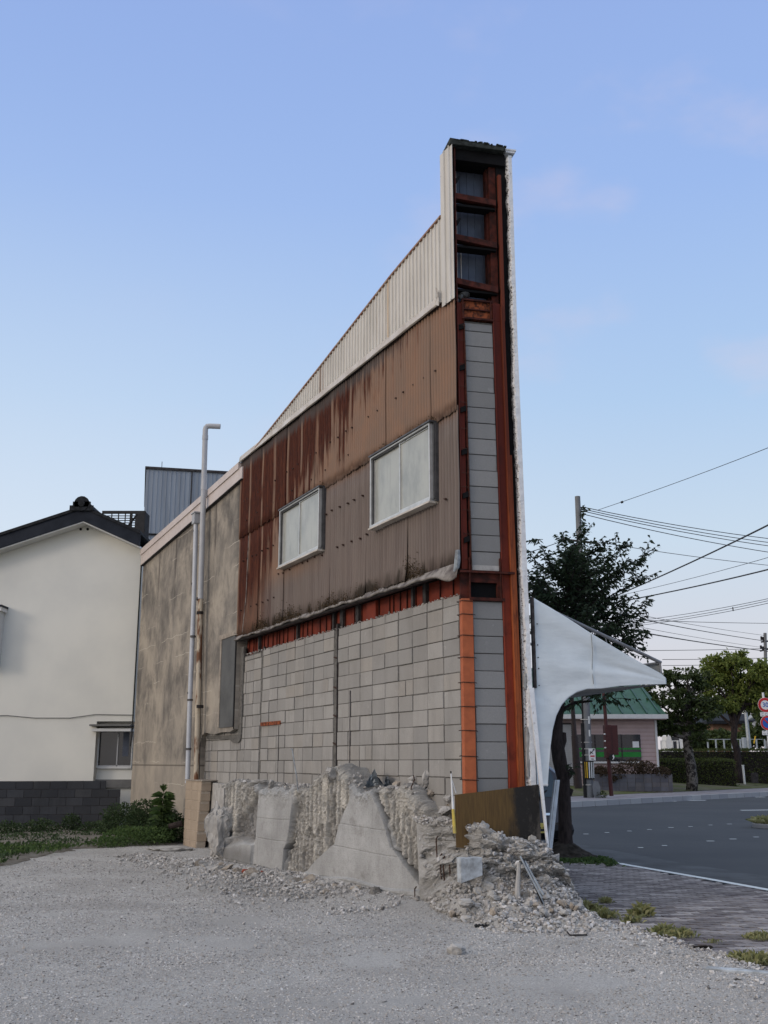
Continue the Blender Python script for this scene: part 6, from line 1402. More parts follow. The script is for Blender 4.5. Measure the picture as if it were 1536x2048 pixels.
m = MB(); m.tube([CF(x, rearpt(x, .56, .05)[1]+.08*(abs(x)/.7)**4, .40) for x in np.linspace(-.70, .70, 12)], .13, 8); m.build('rear_bumper', M('cardark'), CAR, smooth=True)
m = MB(); m.add([CF(*rearpt(x, z, .14)) for x, z in ((-.17, .36), (.17, .36), (.17, .53), (-.17, .53))]+[CF(*rearpt(x, z, .12)) for x, z in ((-.17, .36), (.17, .36), (.17, .53), (-.17, .53))], [(0, 1, 2, 3), (7, 6, 5, 4), (0, 4, 5, 1), (1, 5, 6, 2), (2, 6, 7, 3), (3, 7, 4, 0)]); NP = m.build('number_plate', M('plate'), CAR)
def text(body, size, mat, parent, M4, name='lettering', ext=.002):
    cu = bpy.data.curves.new(name, 'FONT'); cu.body = body; cu.size = size; cu.extrude = ext; cu.align_x = 'CENTER'; cu.align_y = 'CENTER'
    t_ = bpy.data.objects.new(name, cu); dg = bpy.context.evaluated_depsgraph_get(); me = bpy.data.meshes.new_from_object(t_.evaluated_get(dg) if False else t_); bpy.data.objects.remove(t_)
    me.name = name; me.materials.clear(); me.materials.append(mat); ob = bpy.data.objects.new(name, me); COL.objects.link(ob); me.transform(M4)
    if parent: ob.parent = parent; me.transform(Matrix.Translation(-wpos(parent)))
    return ob
def frameM(o, xax, up): x = Vector(xax).normalized(); z_ = Vector(up).normalized(); n = x.cross(z_); return Matrix(((x.x, z_.x, n.x, o[0]), (x.y, z_.y, n.y, o[1]), (x.z, z_.z, n.z, o[2]), (0, 0, 0, 1)))
for ch, x in (('7', .055), ('7', .125)): text(ch, .10, M('signtext'), NP, frameM(CF(*rearpt(x, .425, .146)), (math.cos(ca_), math.sin(ca_), 0), (0, 0, 1)), 'plate_digit')
m = MB(); m.tube([CF(*rearpt(.065*math.cos(a), .86+.030*math.sin(a), .03)) for a in np.linspace(0, 2*math.pi, 17)], .009, 5, caps=False); m.tube([CF(*rearpt(.03*math.cos(a), .867+.02*math.sin(a), .03)) for a in np.linspace(0, 2*math.pi, 13)], .006, 5, caps=False); m.build('oval_emblem', M('chrome'), CAR)
m = MB(); m.add([CF(*rearpt(x, z, o)) for o in (.06, .02) for x, z in ((.20, .66), (.33, .66), (.33, .70), (.20, .70))], [(0, 1, 2, 3), (7, 6, 5, 4), (0, 4, 5, 1), (1, 5, 6, 2), (2, 6, 7, 3), (3, 7, 4, 0)]); m.build('handle_trim', M('chrome'), CAR)
for s_ in (-1, 1):
    m = MB(); P_ = [(s_*.56, .62), (s_*.70, .62), (s_*.69, .90), (s_*.60, .92)]; m.add([CF(*rearpt(x, z, .03)) for x, z in P_]+[CF(*rearpt(x, z, -.1)) for x, z in P_], [(0, 1, 2, 3), (7, 6, 5, 4), (0, 4, 5, 1), (1, 5, 6, 2), (2, 6, 7, 3), (3, 7, 4, 0)]); m.build('tail_light', M('lamp'), CAR)
    m = MB(); m.add([CF(s_*(.60+.13*(z < 1.1)), y, z) for y, z in ((.75, 1.0), (1.9, 1.0), (1.85, 1.46), (.85, 1.46))]+[CF(s_*(.50+.13*(z < 1.1)), y, z) for y, z in ((.75, 1.0), (1.9, 1.0), (1.85, 1.46), (.85, 1.46))], [(0, 1, 2, 3), (7, 6, 5, 4), (0, 4, 5, 1), (1, 5, 6, 2), (2, 6, 7, 3), (3, 7, 4, 0)]); m.build('side_window', M('carglass'), CAR)
    for y in (.55, 2.85):
        m = MB(); m.tube([CF(s_*.56, y, .27), CF(s_*.60, y, .27), CF(s_*.72, y, .27), CF(s_*.745, y, .27)], [.25, .27, .27, .25], 20); WH = m.build('wheel', M('blk'), CAR, smooth=True, ang=30)
        m = MB(); m.tube([CF(s_*.74, y, .27), CF(s_*.752, y, .27)], .16, 12); m.build('rim', M('chrome'), WH)
m = MB(); m.box(0, .001, 0, .001, 0, .001)
q = CF(.1, -.04, .24); m = MB(); m.tube([CF(-.2, .02, .28), CF(.2, .02, .28)], .05, 6); m.build('plate_recess', M('cardark'), CAR)
# ================================================================== POLES, WIRES, SIGNS
def gp(u, Y): x = at(u, 1560, Y)[0]; return x, Y, gz(x, Y)
UY = 44.5
xb, yb, zb0 = gp(1180, UY); pb = Vector(at(1180, 1597, UY)); ptop = Vector(at(1155, 993, UY)); ptop.x = ptop.x*.5+pb.x*.5 if False else ptop.x
UP = thing('utility_pole', 'tall concrete utility pole with climbing ivy, warning sign and striped guard', 'utility pole', (pb.x, UY, .13))
ax_ = lambda z: pb.x+(ptop.x-pb.x)*(z-.13)/(ptop.z-.13)
m = MB(); m.tube([(ax_(z), UY, z) for z in (.0, 4, 8, ptop.z)], [.17, .155, .135, .12], 16); m.build('pole_shaft', M('pole'), UP, smooth=True)
zg0, zg1 = at(1180, 1556, UY)[2], at(1180, 1524, UY)[2]; xg = ax_(zg0)
m = MB(); m.tube([(xg, UY, zg0-.05), (xg, UY, zg1+.05)], .215, 20); m.build('guard_sleeve', M('blk'), UP, smooth=True)
for i in range(14):
    a = i*2*math.pi/14+.15; c_, s_ = math.cos(a), math.sin(a); t_ = .026
    m = MB(); P_ = [(xg+.217*math.cos(a+d), UY+.217*math.sin(a+d)) for d in (-.11, .11)]; Q_ = [(xg+.222*math.cos(a+d), UY+.222*math.sin(a+d)) for d in (-.11, .11)]
    m.hexa([(*Q_[0], zg0), (*Q_[1], zg0), (*P_[1], zg0), (*P_[0], zg0), (*Q_[0], zg1), (*Q_[1], zg1), (*P_[1], zg1), (*P_[0], zg1)]); m.build('guard_stripe', M('yellow' if c_ < -.45 else 'stripewhite'), UP)
sx, sz0, sz1 = at(1182, 1500, UY)[0], at(1182, 1521, UY)[2], at(1182, 1497, UY)[2]
m = MB(); m.box(sx-.14, sx+.14, UY-.20, UY-.17, sz0, sz1); SG = m.build('warning_sign', M('signwhite'), UP)
SFm = lambda a, z, n: (sx+a, UY-.20-n, sz0+z)
h_ = sz1-sz0; m = MB(); m.poly(SFm, [(-.11, h_*.52), (-.08, h_*.50), (.09, h_*.86), (.06, h_*.90)], 0, .006); m.poly(SFm, [(-.09, h_*.74), (-.07, h_*.78), (.05, h_*.58), (.03, h_*.54)], 0, .006); m.poly(SFm, [(.02, h_*.90), (.10, h_*.84), (.12, h_*.92), (.05, h_*.97)], 0, .008); m.poly(SFm, [(-.1, h_*.66), (-.03, h_*.70), (-.02, h_*.62), (-.09, h_*.6)], 0, .008); m.build('black_mark', M('signtext'), SG)
m = MB(); m.poly(SFm, [(-.08, h_*.30), (.10, h_*.30), (.10, h_*.42), (-.08, h_*.42)], 0, .006); m.build('red_bar', M('signred'), SG)
m = MB(); m.poly(SFm, [(-.04, h_*.08), (.07, h_*.08), (.05, h_*.16), (-.05, h_*.16)], 0, .006); m.build('grey_text_bar', M('greyband'), SG)
for v0, v1 in ((1433, 1448), (1460, 1473)): q0, q1 = at(1180, v1, UY), at(1180, v0, UY); m = MB(); m.box(ax_(q0[2])+.03, ax_(q0[2])+.09, UY-.165, UY-.155, q0[2], q1[2]); m.build('number_strip', M('stripewhite'), UP)
m = MB(); xl_ = -.20; m.tube([(ax_(z)+xl_, UY-.05, z) for z in (.1, 1.5, 3.2)], .075, 8); m.tube([(ax_(z)+xl_+.02, UY-.05, z) for z in (3.2, 5.5)], .03, 6); m.build('cable_duct', M('blk'), UP)
for z in (.7, 1.9, 2.15, 2.42, 3.35): m = MB(); m.tube([(ax_(z)-.28, UY-.06, z), (ax_(z), UY-.19, z), (ax_(z)+.16, UY-.05, z)], .012, 5); m.build('steel_band', M('alu'), UP)
q0, q1, q2 = at(1126, 1079, UY), at(1155, 1082, UY), at(1197, 1087, UY); m = MB(); m.tube([q0, q1, q2], .05, 6); CA = m.build('crossarm', M('slot'), UP)
for u, v in ((1126, 1080), (1130, 1081), (1193, 1086), (1206, 1086)): q = Vector(at(u, v, UY)); m = MB(); m.tube([q-Vector((0, 0, .12)), q+Vector((0, 0, .1))], .035, 6); m.build('insulator', M('blk'), CA)
for v in (1015, 1019, 1023, 1028): q = Vector(at(1167, v, UY)); m = MB(); m.tube([q-Vector((.22, 0, -.0)), q+Vector((.1, 0, 0))], .03, 6); m.build('insulator', M('blk'), UP)
# ivy on the shaft
n = 520; zz = 5.5+7.0*rng.random(n); a = rng.uniform(-1.2, 1.2, n); r_ = .13+np.abs(rng.normal(0, .10, n)); P_ = np.stack([np.array([ax_(z) for z in zz])+np.cos(a)*r_, UY+np.sin(a)*r_-.1, zz], 1)
V, Fc = leaves(P_, unit(n)+np.array([.5, 0, -.4]), rng.uniform(.12, .22, n), .5); np_mesh('ivy', V, Fc, M('cherry'), UP)
# base bush and grey rounded plate
x, y, z = gp(1195, UY-.2)
def clump(name, mat, parent, cx, cy, cz, rx, ry, rz_, n, size, label=None, cat=None, group=None, curl=.1, flat=0., lowcut=-.9):
    d = unit(n); r_ = rng.random(n)**.35; d = d*r_[:, None]; d = d[d[:, 2] > lowcut]; n = len(d); k_ = 1+.45*(fbm(d[:, 0]*2.5+cx, d[:, 2]*2.5+cy, 3)-.5)
    P_ = np.stack([cx+d[:, 0]*rx*k_, cy+d[:, 1]*ry*k_, cz+d[:, 2]*rz_*k_], 1); D = d+unit(n)*.8; D[:, 2] += .1-flat
    V, Fc = leaves(P_, D, size*rng.uniform(.6, 1.3, n), .55, curl=curl); ob = np_mesh(name, V, Fc, mat, parent, origin=None if parent else (cx, cy, cz-rz_))
    if label: tag(ob, label, cat, group)
    return ob
clump('shrub', M('leafdark'), None, x+.12, y, z+.10, .22, .2, .16, 260, .07, 'tiny dark shrub at the foot of the utility pole', 'shrub')
m = MB(); m.poly(lambda a, z_, n_: (x-.12+a, UY-.28-n_, .13+z_), [(.0, 0), (.12, .03), (.2, .25), (.2, .5), (.12, .72), (-.05, .74), (-.12, .5), (-.1, .2)], 0, .02); m.build('cable_cover', M('pole'), UP)
# dark brown lamp post
def taper(name, label, cat, u0, v0, u1, v1, Y, r0, r1, mat, z0=None, extra=None, group=None):
    a, b_ = Vector(at(u0, v0, Y)), Vector(at(u1, v1, Y)); T = thing(name, label, cat, (a.x, Y, a.z), group)
    m = MB(); m.tube([a, b_], [r0, r1], 12); m.build('shaft', mat, T, smooth=True); return T, a, b_
T1, a, b_ = taper('lamp_post', 'dark brown post standing just left of the utility pole', 'lamp post', 1157, 1577, 1139, 1330, 47, .12, .075, M('brownpole'))
m = MB(); q = a.lerp(b_, .42); m.tube([a, q], [.17, .15], 12); m.build('lower_sleeve', M('brownpole'), T1, smooth=True)
T2, a, b_ = taper('sign_post', 'slim maroon post with a box shaped side panel by the kerb', 'sign post', 1223, 1592, 1203, 1330, 44.2, .085, .065, M('redpole'))
m = MB(); q0, q1 = Vector(at(1222, 1516, 44.2)), Vector(at(1221, 1450, 44.2)); m.box(q0.x-.22, q0.x+.02, 44.0, 44.5, q0.z+.0, q1.z); m.box(q0.x+.02, q0.x+.30, 44.05, 44.4, q0.z+.12, q1.z-.01); m.build('box_panel', M('redpole'), T2, bevel=.01)
m = MB(); q = Vector(at(1221, 1514, 44.0)); m.tube([(q.x+.05, 43.95, q.z-.02), (q.x+.05, 43.98, q.z-.02)], .13, 14); m.build('round_mirror', M('blk'), T2)
m = MB(); m.poly(lambda a_, z_, n_: (q.x+.05+a_, 43.94-n_, q.z-.02+z_), [(0, -.10), (.08, -.05), (.10, .03), (.06, .12), (.02, .06), (.05, -.02)], 0, .01); m.build('white_crescent', M('signwhite'), T2)
for dz in (.35, .62, .9): m = MB(); m.box(q.x-.24, q.x-.17, 43.96, 44.0, q.z+dz, q.z+dz+.05); m.build('reflector', M('stripewhite'), T2)

# traffic sign pole at the right edge
ZY = 43.; T3 = thing('traffic_sign', 'pole with a round 30 speed sign above a blue no parking sign', 'traffic sign', (at(1541, 1560, ZY)[0], ZY, gz(at(1541, 1560, ZY)[0], ZY)))
xp = at(1541, 1480, ZY)[0]; m = MB(); m.tube([(xp, ZY, -.0), (xp-.15, ZY, at(1530, 1385, ZY)[2])], .045, 10); m.build('pole_shaft', M('signwhite'), T3, smooth=True)
def disc(u, v, rad, mat, y, name, parent, k=28, r0=0.):
    q = at(u, v, ZY); m = MB()
    if r0: m.add([(q[0]+math.cos(t)*r_, y, q[2]+math.sin(t)*r_) for r_ in (rad, r0) for t in np.linspace(0, 2*math.pi, k, endpoint=False)], [(i, (i+1) % k, k+(i+1) % k, k+i) for i in range(k)]); ob = m.build(name, mat, parent); s_ = ob.modifiers.new('t', 'SOLIDIFY'); s_.thickness = .008
    else: m.tube([(q[0], y, q[2]), (q[0], y+.012, q[2])], rad, k); ob = m.build(name, mat, parent)
    return ob, q
D1, q = disc(1529, 1410, .295, M('signwhite'), ZY-.08, 'speed_disc', T3); disc(1529, 1410, .285, M('signred'), ZY-.09, 'red_ring', D1, r0=.19)
text('30', .26, M('signblue'), D1, frameM((q[0], ZY-.095, q[2]), (1, 0, 0), (0, 0, 1)), 'speed_number')
D2, q = disc(1534, 1446, .295, M('signwhite'), ZY-.08, 'no_parking_disc', T3); disc(1534, 1446, .285, M('signred'), ZY-.09, 'red_ring', D2, r0=.21); disc(1534, 1446, .212, M('signblue'), ZY-.088, 'blue_field', D2)
m = MB(); m.poly(lambda a_, z_, n_: (q[0]+a_, ZY-.09-n_, q[2]+z_), [(-.17, .13), (-.13, .17), (.17, -.13), (.13, -.17)][::-1], 0, .01); m.build('red_slash', M('signred'), D2)
JP = ('\u3053\u3053\u304b\u3089', '\u3053\u3053\u304b\u3089')
for (u, v), tx in zip(((1534, 1429), (1538, 1466)), JP):
    q = at(u, v, ZY); m = MB(); m.box(q[0]-.30, q[0]+.30, ZY-.085, ZY-.07, q[2]-.085, q[2]+.085); PN = m.build('white_plate', M('signwhite'), T3, bevel=.01); text(tx, .14, M('signtext'), PN, frameM((q[0], ZY-.09, q[2]), (1, 0, 0), (0, 0, 1)), 'japanese_lettering')

# overhead wires
def wire(P, r_, label, Ys=None, sagk=.0):
    pts = [Vector(at(u, v, Y)) for (u, v), Y in P]; o = []
    if P[-1][0][0] > 1545: pts += [pts[-1]+(pts[-1]-pts[-2])*k_+Vector((0, 0, .02*k_*k_)) for k_ in (3, 7, 12)]     # carry on past the view
    if 1210 < P[0][0][0] and P[0][0][0] < 1300: pts = [pts[0]-(pts[1]-pts[0])*2.2]+pts
    for i in range(len(pts)-1):
        for j in range(8): t = j/8; q = pts[i].lerp(pts[i+1], t); o.append(q)
    o.append(pts[-1]); m = MB(); m.tube(o, r_, 5, caps=False); tag(m.build('power_line', M('wire'), origin=o[0][:]), label, 'cable', 'overhead wires on the right')
def curve(u0, v0, u1, v1, Y0, Y1, k=0): # slight sag in px
    return [((u0+(u1-u0)*t, v0+(v1-v0)*t+k*4*t*(1-t)), Y0+(Y1-Y0)*t) for t in np.linspace(0, 1, 9)]
wire(curve(1196, 1020, 1560, 886, 44.5, 32, 3), .012, 'uppermost thin wire rising from the pole top to the right edge')
for i, (v0, v1) in enumerate(((1014, 1075), (1018, 1083), (1022, 1090), (1028, 1103))): wire(curve(1165, v0, 1560, v1+5, 44.5, 52, 5), .019, ['first', 'second', 'third', 'lowest'][i]+' of the four bundled wires leaving the pole top towards the right')
wire(curve(1207, 1086, 1560, 1133, 44.5, 52, 3), .014, 'single wire from the crossarm end running right below the four wires')
wire(curve(1130, 1080, 1040, 1110, 44.5, 36, 1), .016, 'short wire from the crossarm to the white facade edge')
wire(curve(1200, 1205, 1560, 1038, 44.5, 26, 4), .026, 'thickest dark cable rising steeply behind the tree to the right edge')
wire(curve(1230, 1205, 1560, 1133, 44.5, 30, 3), .024, 'second thick cable rising gently below the thickest one')
wire(curve(1235, 1192, 1560, 1108, 44.5, 30, 3), .009, 'faint thin wire between the two thick cables')
for i, (v0, v1) in enumerate(((1242, 1196), (1248, 1200), (1252, 1205))): wire(curve(1270, v0, 1560, v1-4, 46, 34, 4), .010, ['upper', 'middle', 'lower'][i]+' strand of the spaced triple wire under the thick cables')
m = MB(); m.tube([at(1465.5, 1214, 37.5), at(1466.5, 1222, 37.5)], .02, 5); tag(m.build('wire_spacer', M('wire'), origin=at(1466, 1218, 37.5)), 'small dark spacer clamp holding the triple wire', 'clamp')
m = MB(); m.tube([at(1242, 1005, 43), at(1246, 1003.5, 43)], .05, 6); tag(m.build('wire_joint', M('wire'), origin=at(1244, 1004, 43)), 'small joint on the uppermost thin wire', 'clamp')
wire(curve(1280, 1238, 1530, 1282, 50, 88, 2), .026, 'wire sloping down from the tree to the top of the far pole')
wire(curve(1290, 1232, 1530, 1271, 50, 88, 2), .014, 'thin upper wire sloping down to the far pole')
wire(curve(1285, 1265, 1540, 1303, 50, 88, 2), .034, 'dark lower cable sloping down to the far pole')
wire(curve(1285, 1255, 1540, 1297, 50, 88, 2), .012, 'thin wire just above the dark lower cable')
wire(curve(1270, 1240, 1560, 1247, 60, 90, 1), .020, 'nearly level wire at the far right above the far pole')
wire(curve(1290, 1301, 1560, 1296, 70, 90, 1), .020, 'upper of two level wires above the light green tree')
wire(curve(1325, 1319, 1560, 1315, 70, 90, 1), .020, 'middle level wire just above the far trees')
wire(curve(1325, 1331, 1560, 1326, 70, 90, 1), .018, 'lowest level wire crossing the light tree top')
# far pole
T4, a, b_ = taper('utility_pole', 'distant utility pole at the right edge above the trees', 'utility pole', 1536, 1560, 1530, 1266, 88, .16, .13, M('pole'))
m = MB(); m.tube([at(1522, 1284, 88), at(1545, 1281, 88)], .07, 5); m.tube([at(1520, 1302, 88), at(1545, 1296, 88)], .07, 5); m.build('crossarm', M('slot'), T4)
for u, v in ((1523, 1280), (1527, 1281), (1522, 1298), (1526, 1300)): q = Vector(at(u, v, 88)); m = MB(); m.tube([q, q+Vector((0, 0, .3))], .09, 5); m.build('insulator', M('blk'), T4)

# ================================================================== FAR TREES AND HEDGES
def tree(name, label, u0, v0, Y, blobs, trunk_r, leafm, barkm, lsz, dens, vtop, lean=0, group='trees across the street', fork=None, stake=True):
    base = Vector((at(u0, v0, Y)[0], Y, gz(at(u0, v0, Y)[0], Y))); T = thing(name, label, 'tree', base, group)
    m = MB(); P0 = base-Vector((0, 0, .1)); top = Vector(at(u0+lean, vtop, Y)); n = 8
    pts = [P0.lerp(top, i/n)+Vector((random.gauss(0, .05), random.gauss(0, .05), 0))*(i > 0) for i in range(n+1)]; m.tube(pts, [trunk_r*(1-.075*i) for i in range(n+1)], 12); m.build('trunk', barkm, T, smooth=True, ang=180)
    m = MB(); VV, FF_ = [], []; off = 0
    for (u, v, ru, rv, dy) in blobs:
        c_ = Vector(at(u, v, Y))+Vector((0, dy, 0)); rx, rz_ = ru/FPX*Y, rv/FPX*Y
        j = min(n, max(2, int(n*.55+random.random()*3))); mid = pts[j].lerp(c_, .5)+Vector((0, 0, -.1*random.random())); m.tube([pts[j], mid, c_], [trunk_r*.42, trunk_r*.28, trunk_r*.1], 6)
        for _ in range(5): e = c_+Vector((random.gauss(0, rx*.6), random.gauss(0, rx*.5), random.gauss(0, rz_*.6))); m.tube([mid.lerp(c_, .6), e], [trunk_r*.13, .01], 4)
        nl = int(dens*rx*rz_*4); nc = max(6, nl//26); cd = unit(nc)*(rng.random(nc)**.45)[:, None]; idx = rng.integers(0, nc, nl); d = cd[idx]+rng.normal(0, .16, (nl, 3))
        P_ = np.array(c_)+d*np.array([rx, rx*.8, rz_]); D = cd[idx]*.6+unit(nl)*.8; V, F = leaves(P_, D, lsz*rng.uniform(.6, 1.3, nl), .6, curl=.15); VV.append(V); FF_.append(F+off); off += len(V)
    m.build('limbs', barkm, T); np_mesh('crown', np.concatenate(VV), np.concatenate(FF_), leafm, T)
    return T
DT = [(1400, 1352, 20, 14, .3), (1372, 1352, 34, 16, -.3), (1345, 1350, 18, 14, .2), (1330, 1362, 20, 12, 0), (1395, 1372, 34, 14, .4), (1350, 1388, 30, 12, -.4), (1320, 1405, 16, 14, .3), (1340, 1408, 28, 14, -.5), (1375, 1405, 30, 16, .5), (1405, 1402, 28, 14, -.2), (1425, 1420, 26, 16, .3), (1395, 1428, 30, 14, -.5), (1355, 1432, 28, 14, .3), (1330, 1448, 22, 12, -.2), (1350, 1458, 24, 12, .2), (1385, 1455, 30, 12, .1), (1395, 1478, 22, 14, -.4), (1320, 1455, 12, 14, .4), (1340, 1464, 20, 8, .1)]
tree('broadleaf_tree', 'dark green layered street tree with mottled trunk right of the pink building', 1382, 1566, 55, [(u, v, ru*1.05, rv*.72, dy) for u, v, ru, rv, dy in DT], .30, M('leafdark'), M('bark2'), .19, 520, 1370, lean=-8)
LT = [(1440, 1330, 24, 20, .3), (1460, 1322, 22, 16, -.4), (1485, 1320, 16, 16, .2), (1425, 1350, 20, 18, -.3), (1462, 1350, 30, 18, .5), (1500, 1345, 20, 18, -.5), (1478, 1375, 26, 16, .3), (1438, 1380, 24, 16, .2), (1510, 1370, 26, 22, .5), (1520, 1345, 18, 22, -.3), (1505, 1400, 28, 18, .2), (1530, 1400, 18, 22, 0), (1450, 1405, 24, 14, -.3), (1480, 1415, 22, 12, .4), (1425, 1405, 16, 16, .2)]
tree('broadleaf_tree.001', 'yellow green tree with open crown and dark forked trunk at the right', 1478, 1562, 66, [(u+(u-1475)*.12, v, ru*1.25, rv*1.05, dy) for u, v, ru, rv, dy in LT], .27, M('leaflight'), M('bark'), .26, 300, 1390, lean=-14)
RT_ = [(1540, 1380, 22, 30, .3), (1528, 1420, 20, 24, -.4), (1545, 1440, 20, 26, .4), (1532, 1458, 18, 14, 0), (1545, 1348, 14, 18, 0)]
tree('broadleaf_tree.002', 'mid green tree cut off by the right edge behind the traffic sign', 1552, 1560, 74, RT_, .25, M('leafdark'), M('bark'), .30, 240, 1390)
TT = [(1286, 1385, 12, 10, 0), (1300, 1375, 14, 10, .3), (1296, 1400, 16, 12, .2), (1315, 1388, 14, 12, 0)]
tree('broadleaf_tree.003', 'dark distant tree peeping over the green roof corner', 1310, 1560, 76, TT, .16, M('leafdark'), M('bark'), .26, 260, 1400, group='trees across the street')
for i, (u, v) in enumerate(((1468, 1530), (1484, 1530))):
    m = MB(); x = at(u, 1560, 65.6)[0]; m.tube([(x, 65.6, .4), (x+.05, 65.6, 2.2)], .05, 6)
m = MB(); x = at(1489, 1560, 65)[0]; m.tube([(x, 65, gz(x, 65)), (x-.03, 65, 1.4)], .07, 8); m.tube([(x-.03, 65, 1.4), (x-.03, 65, 1.46)], .085, 8); tag(m.build('bollard', M('stripewhite'), origin=(x, 65, .5)), 'short white post beside the light tree trunk', 'bollard')
m = MB(); x = at(1511, 1555, 64)[0]; m.box(x-.16, x+.16, 64, 64.3, .4, 1.0); m.box(x-.05, x+.17, 63.98, 64.0, .7, .95); tag(m.build('stone_bollard', M('slot'), origin=(x, 64, .5)), 'squat dark stone bollard near the right edge', 'bollard', None)
def hedge(u0, u1, v0, v1, Y, label, dep=1.2, n=5200, dens=None):
    x0, x1 = at(u0, v1, Y)[0], at(u1, v1, Y)[0]; zt_ = at(u0, v0, Y)[2]; z0 = gz((x0+x1)/2, Y)-.1
    P_ = np.stack([rng.uniform(x0, x1, n), Y+rng.uniform(0, dep, n), z0+(zt_-z0)*rng.random(n)], 1)
    f_ = rng.integers(0, 3, n); P_[f_ == 0, 1] = Y+rng.normal(0, .05, (f_ == 0).sum()); P_[f_ == 1, 2] = zt_+rng.normal(0, .035, (f_ == 1).sum())+.06*(fbm(P_[f_ == 1, 0]*1.5, P_[f_ == 1, 1], 3)-.5)
    P_[:, 2] -= .10*np.clip(1-(np.minimum(P_[:, 0]-x0, x1-P_[:, 0])/.5), 0, 1)**2
    V, F = leaves(P_, unit(n)+np.array([0, -.3, .5]), rng.uniform(.06, .13, n), .6); T = thing('hedge', label, 'hedge', ((x0+x1)/2, Y+dep/2, z0), 'clipped hedges across the street'); np_mesh('foliage', V, F, M('leafhedge'), T)
    m = MB(); m.box(x0+.08, x1-.08, Y+.08, Y+dep-.05, z0, zt_-.10); m.build('inner_twigs', M('mound'), T)
hedge(1322, 1600, 1500, 1528, 67, 'long upper clipped hedge running behind both street trees', n=9000)
hedge(1322, 1474, 1520, 1545, 62, 'shorter lower clipped hedge ending beside the light tree', n=7000)
# far things behind
def boxt(name, label, cat, u0, u1, v0, v1, Y, mat, dep=2, group=None):
    a, b_ = at(u0, v0, Y), at(u1, v1, Y); m = MB(); m.box(a[0], b_[0], Y, Y+dep, b_[2], a[2]); return tag(m.build(name, mat, origin=(a[0], Y, b_[2])), label, cat, group)
BH = thing('far_house', 'brown walled house half hidden behind the light tree', 'house', (at(1460, 1480, 105)[0], 108, .5))
a, b_ = at(1425, 1448, 105), at(1500, 1530, 105); m = MB(); m.box(a[0], b_[0], 105, 112, .3, a[2]); m.build('wall', M('brownhouse'), BH); m = MB(); m.hexa([(a[0]-.8, 104.2, a[2]), (b_[0]+.8, 104.2, a[2]), (b_[0]+.8, 113, a[2]), (a[0]-.8, 113, a[2]), (a[0]-.8, 104.2, a[2]+.3), (b_[0]+.8, 104.2, a[2]+.3), (b_[0]-.5, 108, a[2]+1.7), (a[0]+.5, 108, a[2]+1.7)]); m.build('roof', M('rooftile'), BH)
VN = thing('parked_van', 'small white van far away between the pink building and dark tree', 'van', (at(1343, 1490, 95)[0], 96, .5))
x = at(1330, 1480, 95)[0]; zt_ = at(1343, 1470, 95)[2]; m = MB(); m.poly(lambda a, z, n: (x+a, 95-n, z), [(0, .7), (1.9, .7), (1.9, 1.7), (1.75, zt_), (.1, zt_), (0, 1.8)], -1.5, 0); m.build('body', M('white'), VN, bevel=.08)
m = MB(); m.poly(lambda a, z, n: (x+a, 95-n, z), [(.5, 1.75), (1.35, 1.75), (1.25, zt_-.15), (.6, zt_-.15)], 0, .02); m.build('window', M('glassdark'), VN)
for dx in (.25, 1.6): m = MB(); m.tube([(x+dx, 94.98, .75), (x+dx, 95.3, .75)], .3, 12); m.build('wheel', M('blk'), VN)
m = MB(); m.box(x+1.55, x+1.7, 94.97, 95, 1.3, 1.5); m.build('tail_light', M('lamp'), VN)
# low railings
def fence(name, label, u0, u1, vt, Y, zlow, mat, n, rails, th=.03):
    x0, x1 = at(u0, vt, Y)[0], at(u1, vt, Y)[0]; zt_ = at(u0, vt, Y)[2]; T = thing(name, label, 'fence', ((x0+x1)/2, Y, zlow))
    m = MB(); 
    for r_ in rails: z = zlow+(zt_-zlow)*r_; m.box(x0, x1, Y-th/2, Y+th/2, z-th, z)
    m.build('rail', mat, T)
    for i in range(n): x = x0+(x1-x0)*i/(n-1); m = MB(); m.box(x-th, x+th, Y-th, Y+th, zlow, zt_); m.build('post', mat, T)
fence('mesh_fence', 'green grey mesh fence behind the hedges at the right', 1415, 1545, 1478, 86, .5, M('galv'), 9, (1.0, .5), .05)
fence('white_railing', 'white railing far behind the left end of the hedges', 1322, 1366, 1481, 84, .6, M('white'), 5, (1.0, .6), .06)
T5, a, b_ = taper('lamp_post', 'pale grey far lamp post with a small speaker behind the light tree', 'lamp post', 1499, 1496, 1491, 1420, 84, .16, .12, M('galv'))
m = MB(); q = at(1500, 1438, 84); m.tube([(q[0]-.3, 84, q[2]-.1), (q[0]+.15, 84, q[2]+.15)], [.06, .22], 8); m.build('speaker_horn', M('galv'), T5)
o = boxt('utility_box', 'pale grey metal box standing by the mesh fence', 'box', 1487, 1494, 1475, 1496, 83, M('galv'), .5); o.name = 'utility_box'
m = MB(); q = at(1512, 1450, 86); m.tube([(q[0], 86, q[2]), (q[0], 86.1, q[2])], .28, 18); tag(m.build('round_mirror', M('siding'), origin=q), 'pale round road mirror among far foliage near the sign', 'mirror')
m = MB(); a, b_ = at(1508, 1487, 80), at(1511, 1472, 80); m.tube([a, b_], .05, 6); tag(m.build('guy_guard', M('yellow'), origin=a), 'leaning yellow guy wire guard near the mesh fence', 'guard')
